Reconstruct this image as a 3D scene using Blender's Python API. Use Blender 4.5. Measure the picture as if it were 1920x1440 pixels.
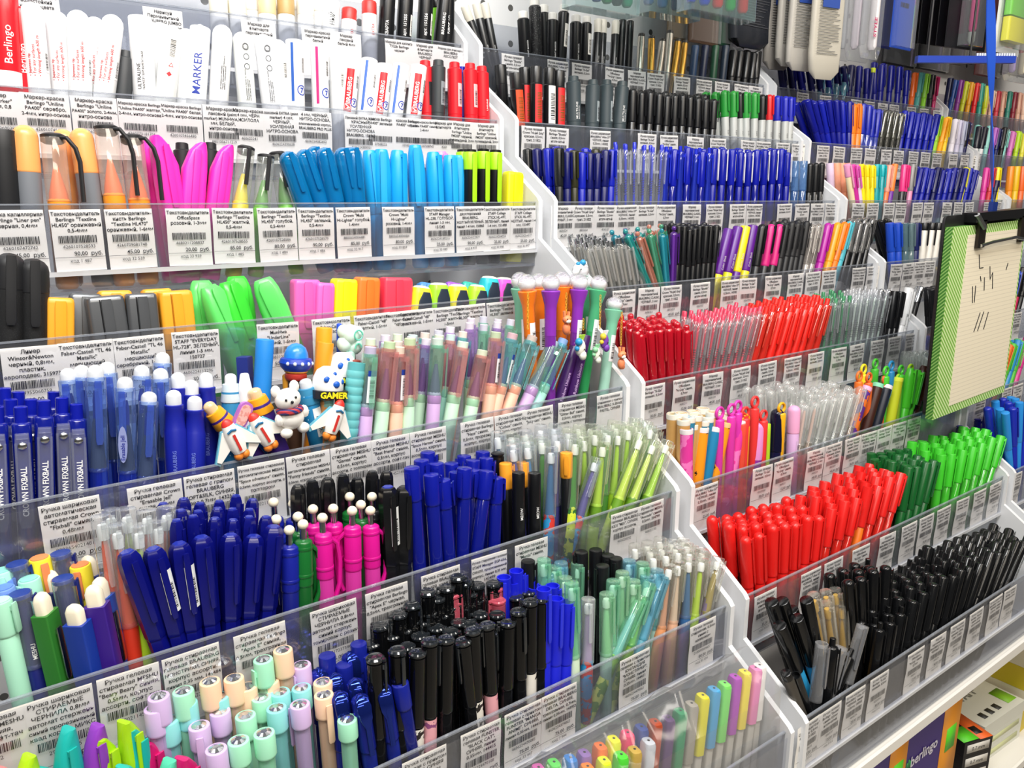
import bpy, math, random
from mathutils import Vector, Matrix

for _o in list(bpy.data.objects):
    bpy.data.objects.remove(_o)
SC = bpy.context.scene
COL = SC.collection
R = random.Random(7)

# ------------------------------------------------------------------ camera
CAMZ = 1.40
F = 1500.0                                   # focal length in pixels of the 1920 px wide frame
cd = bpy.data.cameras.new('camera')
cd.sensor_width = 36.0
cd.lens = 36.0 * F / 1920.0
cd.clip_start = 0.02
cam = bpy.data.objects.new('camera', cd)
COL.objects.link(cam)
_X = Vector((2040, -350, F)).normalized()    # wall direction seen from the camera (x right, y down, z forward)
_p = math.atan(350 / F)
_U = Vector((0, -math.cos(_p), -math.sin(_p)))
_Y = _U.cross(_X)
right = Vector((_X.x, _Y.x, _U.x)); down = Vector((_X.y, _Y.y, _U.y)); fwd = Vector((_X.z, _Y.z, _U.z))
cam.matrix_world = Matrix((
    (right.x, -down.x, -fwd.x, 0), (right.y, -down.y, -fwd.y, 0), (right.z, -down.z, -fwd.z, CAMZ), (0, 0, 0, 1)))
SC.camera = cam

# ------------------------------------------------------------------ world, lamps, exposure
w = bpy.data.worlds.new('shop'); SC.world = w; w.use_nodes = True
w.node_tree.nodes['Background'].inputs[0].default_value = (1.0, 0.97, 0.93, 1)
w.node_tree.nodes['Background'].inputs[1].default_value = 0.08

def area(name, loc, size, power, color, target=None):
    l = bpy.data.lights.new(name, 'AREA'); l.shape = 'RECTANGLE'; l.size, l.size_y = size
    l.energy = power; l.color = color
    o = bpy.data.objects.new(name, l); COL.objects.link(o); o.location = loc
    d = (Vector(target) - Vector(loc)) if target else Vector((0, 0, -1))
    o.rotation_euler = d.to_track_quat('-Z', 'Y').to_euler()
    return o
area('ceiling_lamp_near', (0.05, 0.0, 2.45), (1.3, 0.2), 37, (1.0, 0.985, 0.96), (0.35, 0.9, 1.5))
area('ceiling_lamp_far', (1.9, -0.5, 2.75), (1.5, 0.25), 9, (1.0, 0.89, 0.76), (1.6, 0.8, 1.2))
area('ceiling_lamp_aisle', (0.7, -1.3, 2.7), (2.4, 0.2), 31, (1.0, 0.90, 0.77), (0.8, 0.6, 1.0))
area('added_fill_row', (-0.4, -2.4, 2.7), (2.4, 0.2), 24, (1.0, 0.92, 0.80), (0.6, 0.6, 1.2))  # added light, out of view: frontal fill and sparkle on clear plastic
area('added_highlight_middle', (1.0, 0.15, 2.75), (1.8, 0.12), 9, (1.0, 0.95, 0.88), (1.0, 0.6, 1.0))  # added strip light, out of view, for more highlights on the pen tops

SC.view_settings.view_transform = 'Standard'
SC.view_settings.look = 'None'
SC.view_settings.gamma = 1
SC.view_settings.use_curve_mapping = False
SC.view_settings.exposure = -0.25
SC.cycles.transparent_max_bounces = 40
SC.cycles.max_bounces = 8
SC.cycles.caustics_reflective = False
SC.cycles.caustics_refractive = False

# ------------------------------------------------------------------ materials
def lin(h):
    h = h.lstrip('#')
    c = [int(h[i:i + 2], 16) / 255 for i in (0, 2, 4)]
    return tuple((v / 12.92 if v <= .04045 else ((v + .055) / 1.055) ** 2.4) for v in c) + (1,)
_M = {}
def plastic(hexc, rough=.3, metal=0.0, spec=.5, bump=0.0):
    k = ('p', hexc, rough, metal, spec, bump)
    if k in _M: return _M[k]
    m = bpy.data.materials.new('plastic'); m.use_nodes = True
    nt = m.node_tree; b = nt.nodes['Principled BSDF']
    c = lin(hexc)
    n = nt.nodes.new('ShaderNodeTexNoise'); n.inputs['Scale'].default_value = 220
    mr = nt.nodes.new('ShaderNodeMapRange')
    mr.inputs['To Min'].default_value = max(.02, rough - .06); mr.inputs['To Max'].default_value = rough + .06
    nt.links.new(n.outputs['Fac'], mr.inputs['Value']); nt.links.new(mr.outputs[0], b.inputs['Roughness'])
    b.inputs['Base Color'].default_value = c
    b.inputs['Metallic'].default_value = metal
    b.inputs['Specular IOR Level'].default_value = spec
    if bump:
        bp = nt.nodes.new('ShaderNodeBump'); bp.inputs['Strength'].default_value = bump; bp.inputs['Distance'].default_value = .001
        nt.links.new(n.outputs['Fac'], bp.inputs['Height']); nt.links.new(bp.outputs[0], b.inputs['Normal'])
    _M[k] = m
    return m
def clear(hexc='#eef4f6', dens=.1, edge=.55, rough=.06, haze=.38):
    """thin see-through plastic: part lets light through tinted, part scatters the plastic's own colour, the rims mirror"""
    k = ('c', hexc, dens, edge, rough, haze)
    if k in _M: return _M[k]
    m = bpy.data.materials.new('clear_plastic'); m.use_nodes = True
    nt = m.node_tree; nd = nt.nodes; L = nt.links
    for x in list(nd): nd.remove(x)
    out = nd.new('ShaderNodeOutputMaterial')
    c = lin(hexc)
    tr = nd.new('ShaderNodeBsdfTransparent'); tr.inputs[0].default_value = tuple(v ** .34 for v in c[:3]) + (1,)
    df = nd.new('ShaderNodeBsdfPrincipled'); df.inputs['Base Color'].default_value = c; df.inputs['Roughness'].default_value = .15
    gl = nd.new('ShaderNodeBsdfGlossy'); gl.inputs['Color'].default_value = (1, 1, 1, 1); gl.inputs['Roughness'].default_value = rough
    lw = nd.new('ShaderNodeLayerWeight'); lw.inputs['Blend'].default_value = .5
    pw = nd.new('ShaderNodeMath'); pw.operation = 'POWER'; pw.inputs[1].default_value = 3.0
    L.new(lw.outputs['Facing'], pw.inputs[0])
    ml = nd.new('ShaderNodeMath'); ml.operation = 'MULTIPLY_ADD'; ml.inputs[1].default_value = edge; ml.inputs[2].default_value = .045
    L.new(pw.outputs[0], ml.inputs[0])
    m2 = nd.new('ShaderNodeMath'); m2.operation = 'MULTIPLY_ADD'; m2.inputs[1].default_value = haze; m2.inputs[2].default_value = dens
    m2.use_clamp = True
    L.new(pw.outputs[0], m2.inputs[0])
    a = nd.new('ShaderNodeMixShader'); L.new(m2.outputs[0], a.inputs[0]); L.new(tr.outputs[0], a.inputs[1]); L.new(df.outputs[0], a.inputs[2])
    b = nd.new('ShaderNodeMixShader'); L.new(ml.outputs[0], b.inputs[0]); L.new(a.outputs[0], b.inputs[1]); L.new(gl.outputs[0], b.inputs[2])
    L.new(b.outputs[0], out.inputs[0])
    _M[k] = m
    return m
def pattern(kind, a, b, scale=300, rough=.4, thr=.5):
    k = (kind, a, b, scale, rough, thr)
    if k in _M: return _M[k]
    m = bpy.data.materials.new('printed_pattern'); m.use_nodes = True
    nt = m.node_tree; nd = nt.nodes; L = nt.links; p = nd['Principled BSDF']
    tc = nd.new('ShaderNodeTexCoord')
    if kind == 'dots':
        t = nd.new('ShaderNodeTexVoronoi'); t.inputs['Scale'].default_value = scale; o = t.outputs['Distance']
    elif kind == 'lines':
        t = nd.new('ShaderNodeTexWave'); t.bands_direction = 'DIAGONAL'; t.inputs['Scale'].default_value = scale; t.inputs['Distortion'].default_value = 0; o = t.outputs['Fac']
    elif kind == 'bands':
        t = nd.new('ShaderNodeTexWave'); t.bands_direction = 'Z'; t.inputs['Scale'].default_value = scale; o = t.outputs['Fac']
    else:
        t = nd.new('ShaderNodeTexNoise'); t.inputs['Scale'].default_value = scale; t.inputs['Detail'].default_value = 3; o = t.outputs['Fac']
    L.new(tc.outputs['Object'], t.inputs['Vector'])
    r = nd.new('ShaderNodeValToRGB'); r.color_ramp.interpolation = 'CONSTANT'
    r.color_ramp.elements[0].color = lin(a); r.color_ramp.elements[1].color = lin(b); r.color_ramp.elements[1].position = thr
    L.new(o, r.inputs[0]); L.new(r.outputs[0], p.inputs['Base Color']); p.inputs['Roughness'].default_value = rough
    _M[k] = m
    return m
INK = plastic('#15161c', .6)
PAPER = plastic('#f3f0ea', .75, bump=.05)
WHITE = plastic('#f4f5f6', .35)
STEEL = plastic('#c9ccd0', .22, 1.0)
GOLD = plastic('#c79a3a', .25, 1.0)
CLEAR = clear()
ACRYL = clear('#c9cdd6', .06, .26, .08, .16)
POCKET = clear('#eef0f6', .01, .16, .05, .06)

# ------------------------------------------------------------------ geometry helpers: a shape is (verts, faces)
def circ(r, n=12, cx=0, cy=0, sy=1.0):
    return [(cx + r * math.sin(2 * math.pi * i / n), cy - r * sy * math.cos(2 * math.pi * i / n)) for i in range(n)]
def rrect(wd, dp, r, n=3, cx=0, cy=0):
    r = min(r, wd / 2 - 1e-5, dp / 2 - 1e-5); P = []
    for q, (sx, sy) in enumerate(((1, -1), (1, 1), (-1, 1), (-1, -1))):
        for i in range(n + 1):
            a = -math.pi / 2 + q * math.pi / 2 + i * math.pi / 2 / n
            P.append((cx + sx * (wd / 2 - r) + r * math.cos(a), cy + sy * (dp / 2 - r) + r * math.sin(a)))
    return P
def loft(secs, caps=True):
    """secs: [(z, [(x, y)...])] from low to high, equal counts, counter-clockwise from above"""
    n = len(secs[0][1]); V = []; Fc = []
    for z, P in secs: V += [(x, y, z) for x, y in P]
    for s in range(len(secs) - 1):
        for i in range(n):
            j = (i + 1) % n
            Fc.append((s * n + i, s * n + j, (s + 1) * n + j, (s + 1) * n + i))
    if caps:
        Fc.append(tuple(range(n - 1, -1, -1))); Fc.append(tuple((len(secs) - 1) * n + i for i in range(n)))
    return V, Fc
def lathe(prof, n=12):
    return loft([(z, circ(max(r, 1e-5), n)) for r, z in prof])
def join(*gs):
    V = []; Fc = []
    for v, f in gs:
        k = len(V); V += list(v); Fc += [tuple(i + k for i in q) for q in f]
    return V, Fc
def xf(g, M):
    return [tuple(M @ Vector(v)) for v in g[0]], g[1]
def mv(g, x=0, y=0, z=0):
    return [(a + x, b + y, c + z) for a, b, c in g[0]], g[1]
def box(x0, x1, y0, y1, z0, z1):
    V = [(x, y, z) for z in (z0, z1) for x, y in ((x0, y0), (x1, y0), (x1, y1), (x0, y1))]
    return V, [(3, 2, 1, 0), (4, 5, 6, 7), (0, 1, 5, 4), (1, 2, 6, 5), (2, 3, 7, 6), (3, 0, 4, 7)]
def tube(path, r, n=6):
    V = []; Fc = []; path = [Vector(p) for p in path]
    for i, p in enumerate(path):
        d = (path[min(i + 1, len(path) - 1)] - path[max(i - 1, 0)]).normalized()
        u = d.orthogonal().normalized() if i == 0 else (u - d * u.dot(d)).normalized()
        v = d.cross(u)
        for a in range(n):
            t = 2 * math.pi * a / n
            V.append(tuple(p + r * (u * math.cos(t) + v * math.sin(t))))
    for i in range(len(path) - 1):
        for a in range(n):
            b = (a + 1) % n
            Fc.append((i * n + a, i * n + b, (i + 1) * n + b, (i + 1) * n + a))
    Fc.append(tuple(range(n - 1, -1, -1))); Fc.append(tuple((len(path) - 1) * n + a for a in range(n)))
    return V, Fc
def ball(c, r, n=10, sx=1, sy=1, sz=1):
    g = lathe([(r * math.sin(math.pi * i / (n // 2 + 1)), -r * math.cos(math.pi * i / (n // 2 + 1))) for i in range(0, n // 2 + 2)], n)
    return [(c[0] + a * sx, c[1] + b * sy, c[2] + d * sz) for a, b, d in g[0]], g[1]
_MESH = {}
def mesh(g, mat, name='m', sharp=38):
    me = bpy.data.meshes.new(name)
    me.from_pydata([tuple(v) for v in g[0]], [], g[1]); me.validate()
    me.materials.append(mat)
    me.shade_smooth()
    if sharp: me.set_sharp_from_angle(angle=math.radians(sharp))
    return me

# writing: glyph outlines of Blender's own font as flat shapes
_T = {}
def text(body, size, align='CENTER', bold=0.0, spacing=1.0):
    k = (body, size, align, bold, spacing)
    if k in _T: return _T[k]
    c = bpy.data.curves.new('t', 'FONT'); c.body = body; c.size = 1; c.align_x = align; c.resolution_u = 2
    c.offset = bold / size; c.space_line = spacing
    o = bpy.data.objects.new('t', c)
    me = o.to_mesh()
    g = [(v.co.x * size, v.co.y * size) for v in me.vertices], [tuple(p.vertices) for p in me.polygons]
    o.to_mesh_clear(); bpy.data.objects.remove(o); bpy.data.curves.remove(c)
    _T[k] = g
    return g
def bars(wd, ht, n=26, seed=1):
    rr = random.Random(seed); V = []; Fc = []; x = -wd / 2
    while x < wd / 2 - wd / n:
        b = rr.choice((.35, .5, .5, .9)) * wd / n
        k = len(V); V += [(x, 0), (x + b, 0), (x + b, ht), (x, ht)]; Fc.append((k, k + 1, k + 2, k + 3))
        x += b + rr.choice((.35, .5, .7)) * wd / n
    return V, Fc
def fine(g2, lim):
    """split faces until no edge is longer than lim, so that print bends with the barrel under it"""
    V = list(g2[0]); out = []; mid = {}
    todo = []
    for f in g2[1]:
        for i in range(1, len(f) - 1): todo.append((f[0], f[i], f[i + 1]))
    while todo:
        a, b, c = todo.pop()
        d = [((V[p][0] - V[q][0]) ** 2 + (V[p][1] - V[q][1]) ** 2, p, q, o) for p, q, o in ((a, b, c), (b, c, a), (c, a, b))]
        l, p, q, o = max(d)
        if l <= lim * lim: out.append((a, b, c)); continue
        k = (min(p, q), max(p, q))
        if k not in mid:
            mid[k] = len(V); V.append(((V[p][0] + V[q][0]) / 2, (V[p][1] + V[q][1]) / 2))
        m = mid[k]; todo += [(p, m, o), (m, q, o)]
    return V, out
def flat(g2, x=0, z=0, y=0, rot=0, r=None, ang=0):
    """2D shape to the face at -y (or wrapped round a barrel of radius r), turned rot degrees"""
    cr, sr = math.cos(math.radians(rot)), math.sin(math.radians(rot)); V = []
    if r: g2 = fine(g2, max(.0012, r * .2))
    for a, b in g2[0]:
        u, v = x + a * cr - b * sr, z + a * sr + b * cr
        if r: V.append((r * math.sin(u / r + ang), -r * math.cos(u / r + ang), v))
        else: V.append((u, y, v))
    return V, g2[1]
def grid2(wd, ht, nx=6):
    V = []; Fc = []
    for i in range(nx + 1):
        V += [(-wd / 2 + wd * i / nx, 0), (-wd / 2 + wd * i / nx, ht)]
    for i in range(nx): Fc.append((2 * i, 2 * i + 2, 2 * i + 3, 2 * i + 1))
    return V, Fc

# ------------------------------------------------------------------ scene bookkeeping
def link(name, me, parent=None, label=None):
    o = bpy.data.objects.new(name, me); COL.objects.link(o)
    if parent is not None: o.parent = parent
    if label: o['label'] = label
    return o
USED = {}
def tag(o, label, cat, group=None, kind=None):
    o['label'] = label; o['category'] = cat
    if group: o['group'] = group
    if kind: o['kind'] = kind
    return o
def structure(name, me):
    o = link(name, me); o['kind'] = 'structure'; return o
def build(model, M, label, group=None):
    """a thing from a model: an Empty at its base, a mesh per part, sub-parts under their part"""
    e = bpy.data.objects.new(model['name'], None); COL.objects.link(e)
    e.empty_display_size = .01
    e.matrix_world = M
    tag(e, label, model['cat'], group)
    for pn, me, subs in model['parts']:
        p = link(pn, me, e)
        for sn, sm in subs: link(sn, sm, p)
    return e

# ------------------------------------------------------------------ the stepped racks: tier k has its lip at (y, z)
TY = lambda k: .925 - .078 * k
TZ = lambda k: 1.5918 - .0991 * k
FLOOR = lambda k: TZ(k) - (.072 if k < 7 else .098)
BAYS = {'A': (-.06, .622), 'B': (.640, 1.262), 'C': (1.280, 1.902), 'D': (1.920, 2.542)}
def on_y(px, py, y):
    """the place at depth y that the photo shows at this pixel"""
    d = fwd * F + right * (px - 960) + down * (py - 720)
    s = y / d.y
    return Vector((d.x * s, y, CAMZ + d.z * s))
def on_yz(px, y, z):
    """x at depth y and height z for a pixel column"""
    dx = (px - 960) / F
    # (x*rx + y*ry + dz*rz) = dx * (x*fx + y*fy + dz*fz)
    dz = z - CAMZ
    x = (dx * (y * fwd.y + dz * fwd.z) - (y * right.y + dz * right.z)) / (right.x - dx * fwd.x)
    return x
# ------------------------------------------------------------------ room
def perforated():
    m = plastic('#e9eaec', .45).copy()
    nt = m.node_tree; nd = nt.nodes; L = nt.links; b = nd['Principled BSDF']
    tc = nd.new('ShaderNodeTexCoord'); mp = nd.new('ShaderNodeMapping'); mp.inputs['Scale'].default_value = (1 / .05, 1, 1 / .05)
    L.new(tc.outputs['Object'], mp.inputs[0])
    fr = nd.new('ShaderNodeVectorMath'); fr.operation = 'FRACTION'; L.new(mp.outputs[0], fr.inputs[0])
    sb = nd.new('ShaderNodeVectorMath'); sb.operation = 'SUBTRACT'; sb.inputs[1].default_value = (.5, 0, .5); L.new(fr.outputs[0], sb.inputs[0])
    ml = nd.new('ShaderNodeVectorMath'); ml.operation = 'MULTIPLY'; ml.inputs[1].default_value = (1, 0, 1); L.new(sb.outputs[0], ml.inputs[0])
    ln = nd.new('ShaderNodeVectorMath'); ln.operation = 'LENGTH'; L.new(ml.outputs[0], ln.inputs[0])
    r = nd.new('ShaderNodeValToRGB'); r.color_ramp.interpolation = 'CONSTANT'
    r.color_ramp.elements[0].color = lin('#5b5a58'); r.color_ramp.elements[1].color = lin('#e9eaec'); r.color_ramp.elements[1].position = .09
    L.new(ln.outputs['Value'], r.inputs[0]); L.new(r.outputs[0], b.inputs['Base Color'])
    return m
def tiles():
    m = plastic('#b9b2a6', .35).copy(); nt = m.node_tree; b = nt.nodes['Principled BSDF']
    t = nt.nodes.new('ShaderNodeTexBrick'); t.offset = 0; t.inputs['Scale'].default_value = 1.6; t.inputs['Brick Width'].default_value = .5; t.inputs['Row Height'].default_value = .5
    t.inputs['Color1'].default_value = lin('#c4bdb0'); t.inputs['Color2'].default_value = lin('#bdb6a9'); t.inputs['Mortar'].default_value = lin('#8d877c'); t.inputs['Mortar Size'].default_value = .006
    nt.links.new(t.outputs['Color'], b.inputs['Base Color'])
    return m
structure('floor', mesh(box(-3, 6, -4, 1.2, -.05, 0), tiles()))
structure('wall_back', mesh(box(-3, 6, 1.03, 1.08, 0, 3), perforated()))

# ------------------------------------------------------------------ racks
def side_profile():
    P = [(TY(0) + .09, TZ(0) + .075), (TY(0) + .075, TZ(0) + .075)]
    for k in range(8):
        y, z = TY(k) - .006, TZ(k) + .004
        P += [(y + .004, z + .003), (y, z - .002), (y, z - .046)]
    P[-1] = (P[-1][0], FLOOR(7) - .004)
    P.append((TY(0) + .09, FLOOR(7) - .004))
    return P
def side_panel(x, t=.006):
    P = side_profile(); n = len(P)
    V = [(x, y, z) for y, z in P] + [(x + t, y, z) for y, z in P]
    Fc = [tuple(range(n)), tuple(range(2 * n - 1, n - 1, -1))] + [((i + 1) % n, i, i + n, (i + 1) % n + n) for i in range(n)]
    return V, Fc
RACKM = plastic('#eceef1', .3)
TROUGH = clear('#c4c8d0', .25, .25, .1, .2)
LIPM = clear('#bcc2cc', .32, .3)
LEDGE = clear('#eef0f4', .5, .3)
RL = {'A': 'nearest stepped pen rack with white toothed side panels and clear troughs, marker tubes on top',
      'B': 'middle stepped pen rack holding the red and green pen bunches in clear troughs',
      'C': 'stepped pen rack behind the hanging clipboard, clear troughs between white panels',
      'D': 'farthest stepped pen rack beyond the clipboard, mostly cut off by the frame'}
for bay, (x0, x1) in BAYS.items():
    e = bpy.data.objects.new('pen_display_rack', None); COL.objects.link(e)
    e.location = ((x0 + x1) / 2, .7, FLOOR(7)); tag(e, RL[bay], 'display rack')
    inv = Matrix.Translation(-e.location)
    for x in (x0, x1 - .006):
        link('side_panel', mesh(xf(side_panel(x), inv), RACKM, sharp=20), e)
    a, b = x0 + .0065, x1 - .0065
    for k in range(8):
        y, z, f = TY(k), TZ(k), FLOOR(k)
        t = link('trough', mesh(xf(box(a, b, y + .002, y + .0755, f - .003, f), inv), TROUGH), e)
        link('front_panel', mesh(xf(box(a, b, y, y + .0018, f - .003, z), inv), ACRYL), t)
        if k == 0: link('back_panel', mesh(xf(box(a, b, y + .074, y + .0758, f, z + .05), inv), ACRYL), t)
        link('label_pocket', mesh(xf(join(box(a, b, y - .0030, y - .0024, z - .053, z - .004), box(a, b, y - .0032, y, z - .0545, z - .053)), inv), POCKET), t)
        link('pocket_ledge', mesh(xf(box(a, b, y - .0045, y - .0001, z - .0585, z - .0546), inv), LEDGE), t)
        link('lip_edge', mesh(xf(box(a, b, y - .0004, y + .0022, z, z + .0014), inv), LIPM), t)

# ------------------------------------------------------------------ shelves under the racks
SHELF = plastic('#e6e3dc', .4)
def shelf_board(z, y0, x0, x1, lab):
    e = bpy.data.objects.new('gondola_shelf', None); COL.objects.link(e); e.location = ((x0 + x1) / 2, .7, z); tag(e, lab, 'shelf')
    inv = Matrix.Translation(-e.location)
    link('board', mesh(xf(box(x0, x1, y0 + .004, 1.029, z - .011, z), inv), SHELF), e)
    link('front_edge', mesh(xf(box(x0, x1, y0, y0 + .0038, z - .012, z + .0015), inv), plastic('#f2f0ea', .3)), e)
shelf_board(FLOOR(7) - .0045, .371, -.1, 2.6, 'white metal shelf carrying the stepped racks, its front edge above the boxes')
shelf_board(.575, .368, -.1, 2.6, 'lower white shelf carrying the boxes of pens below the racks')

# ------------------------------------------------------------------ price tags
_TAG = {}
def tag_meshes(lines, code, price, kod, wd=.0385, ht=.051):
    k = (lines, code, price, kod, wd)
    if k in _TAG: return _TAG[k]
    n = 8; V = []; Fc = []
    for i in range(n + 1):                          # a slightly curled slip
        zz = -ht * i / n; yy = -.0006 * math.sin(i / n * 6)
        V += [(-wd / 2, yy, zz), (wd / 2, yy, zz)]
    for i in range(n): Fc.append((2 * i, 2 * i + 2, 2 * i + 3, 2 * i + 1))
    paper = mesh((V, Fc), PAPER)
    gs = []; z = -.0048; y = -.0009
    for ln in lines:
        s = min(.0042, .0042 * (wd - .0015) / max(1e-6, max(q[0] for q in text(ln, .0042)[0]) * 2))
        gs.append(flat(text(ln, s, bold=.00006), 0, z, y)); z -= .0046
    z = min(z - .004, -.0275)
    if code:
        gs.append(flat(bars(wd * .78, .0062, 34, sum(map(ord, code))), 0, z, y)); z -= .0042
        gs.append(flat(text(code, .0038), 0, z, y)); z -= .0062
    if price:
        gs.append(flat(text(price, .0046, 'RIGHT', bold=.00006), wd / 2 - .002, z, y)); z -= .0016
        gs.append(flat(([(-wd / 2, 0), (wd / 2, 0), (wd / 2, .0003), (-wd / 2, .0003)], [(0, 1, 2, 3)]), 0, z, y)); z -= .0042
    if kod and z > -ht: gs.append(flat(text(kod, .0038), 0, z, y))
    _TAG[k] = (paper, mesh(join(*gs), INK, sharp=0))
    return _TAG[k]
TAGC = [0]
def price_tag(k, p0, p1, py, lines, code=None, price=None, kod=None, label=None, group=None, wd=None):
    """slip in the pocket of tier k between two pixel columns of the photo (py: row where they were read)"""
    y = TY(k) - .0011 - .0002 * (TAGC[0] % 2); TAGC[0] += 1
    z = TZ(k) - .0035
    x = (on_yz(p0, y, z) + on_yz(p1, y, z)) / 2
    pm, im = tag_meshes(tuple(lines), code, price, kod, wd or .0385)
    e = link('price_tag', pm); e.location = (x, y, z)
    e.rotation_euler = (0, math.radians(R.uniform(-1.2, 1.2)), 0)
    link('printed_text', im, e)
    tag(e, label, 'price tag', group)
    return e
# ------------------------------------------------------------------ pen models (base at the origin, standing up +z, clip towards -y), sizes in mm
mm = .001
def top_prof(z0, z1, r0, r, style):
    if style == 'flat': return [(r0, z0), (r, z1 - 1.0), (r - .3, z1 - .3), (r - .9, z1), (0, z1)]
    if style == 'round': return [(r0, z0)] + [(r * math.cos(a), z1 - r + r * math.sin(a)) for a in (0, .4, .8, 1.2, 1.57)]
    if style == 'low': return [(r0, z0)] + [(r * math.cos(a), z1 - r * .45 + r * .45 * math.sin(a)) for a in (0, .4, .8, 1.2, 1.57)]
    if style == 'cone': return [(r0, z0), (r, z1 - 14), (r * .62, z1 - 1), (r * .5, z1), (0, z1)]
    if style == 'step': return [(r0, z0), (r, z1 - 8), (r * .74, z1 - 6.6), (r * .70, z1 - .6), (r * .6, z1), (0, z1)]
    if style == 'disc': return [(r0, z0), (r, z1 - 4), (r * .86, z1 - 3.6), (r * .86, z1 - 2.6), (r * 1.04, z1 - 2.2), (r * 1.04, z1 - .9), (r * .8, z1 - .1), (r * .66, z1 - .5), (0, z1 - .6)]
    if style == 'open': return [(r0, z0), (r, z1), (r * .82, z1), (r * .78, z1 - 4), (0, z1 - 4)]
    return [(r0, z0), (r, z1), (0, z1)]
def s_(prof): return [(a * mm, b * mm) for a, b in prof]
def clip_geo(r, L, cl, cw, off=2.2, splay=0.0, taper=1.0, drop=2.0):
    """a flat clip running down the front of a barrel of radius r from its top"""
    zt, zb = L - drop, L - drop - cl
    secs = []
    for t, wq, dq in ((0, .72 * taper, 1.0), (.06, taper, 1.5), (.5, (1 + taper) / 2, 1.5), (.9, 1, 1.5), (1, .9, 1.2)):
        z = zb + cl * t
        secs.append((z * mm, rrect(cw * wq * mm, dq * mm, .5 * mm, 2, 0, -(r + off + splay * (1 - t)) * mm)))
    return join(loft(secs), box(-cw * .4 * mm, cw * .4 * mm, -(r + off) * mm, -r * .5 * mm, (zt - 5) * mm, (zt - 1.5) * mm))
def sticker_parts(r, wd, z0, z1, ang=0.0, seed=3, paper=None, vertical=True, frac=(.1, .75)):
    """white label round the barrel with a bar code on it"""
    rr = (r + .12) * mm
    g = flat(grid2(wd * mm, (z1 - z0) * mm), 0, z0 * mm, r=rr, ang=ang)
    h = z1 - z0
    if vertical: b = flat(bars(h * (frac[1] - frac[0]) * mm, wd * .55 * mm, 18, seed), wd * .28 * mm, (z0 + h * (frac[0] + frac[1]) / 2) * mm, r=rr + .00008, rot=90, ang=ang)
    else: b = flat(bars(wd * .75 * mm, h * .5 * mm, 14, seed), 0, (z0 + h * .2) * mm, r=rr + .00008, ang=ang)
    return ('sticker', mesh(g, paper or PAPER, sharp=0), [('barcode', mesh(b, INK, sharp=0))])
def writing(txts, r, mat):
    """[(text, size mm, z mm, angle, rot)] wrapped on the barrel as one print"""
    gs = []
    for t, s, z, ang, rot in txts:
        gs.append(flat(text(t, s * mm, 'LEFT' if rot else 'CENTER', bold=.00003), 0, z * mm, r=(r + .14) * mm, rot=rot, ang=ang))
    return mesh(join(*gs), mat, sharp=0)
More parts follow.
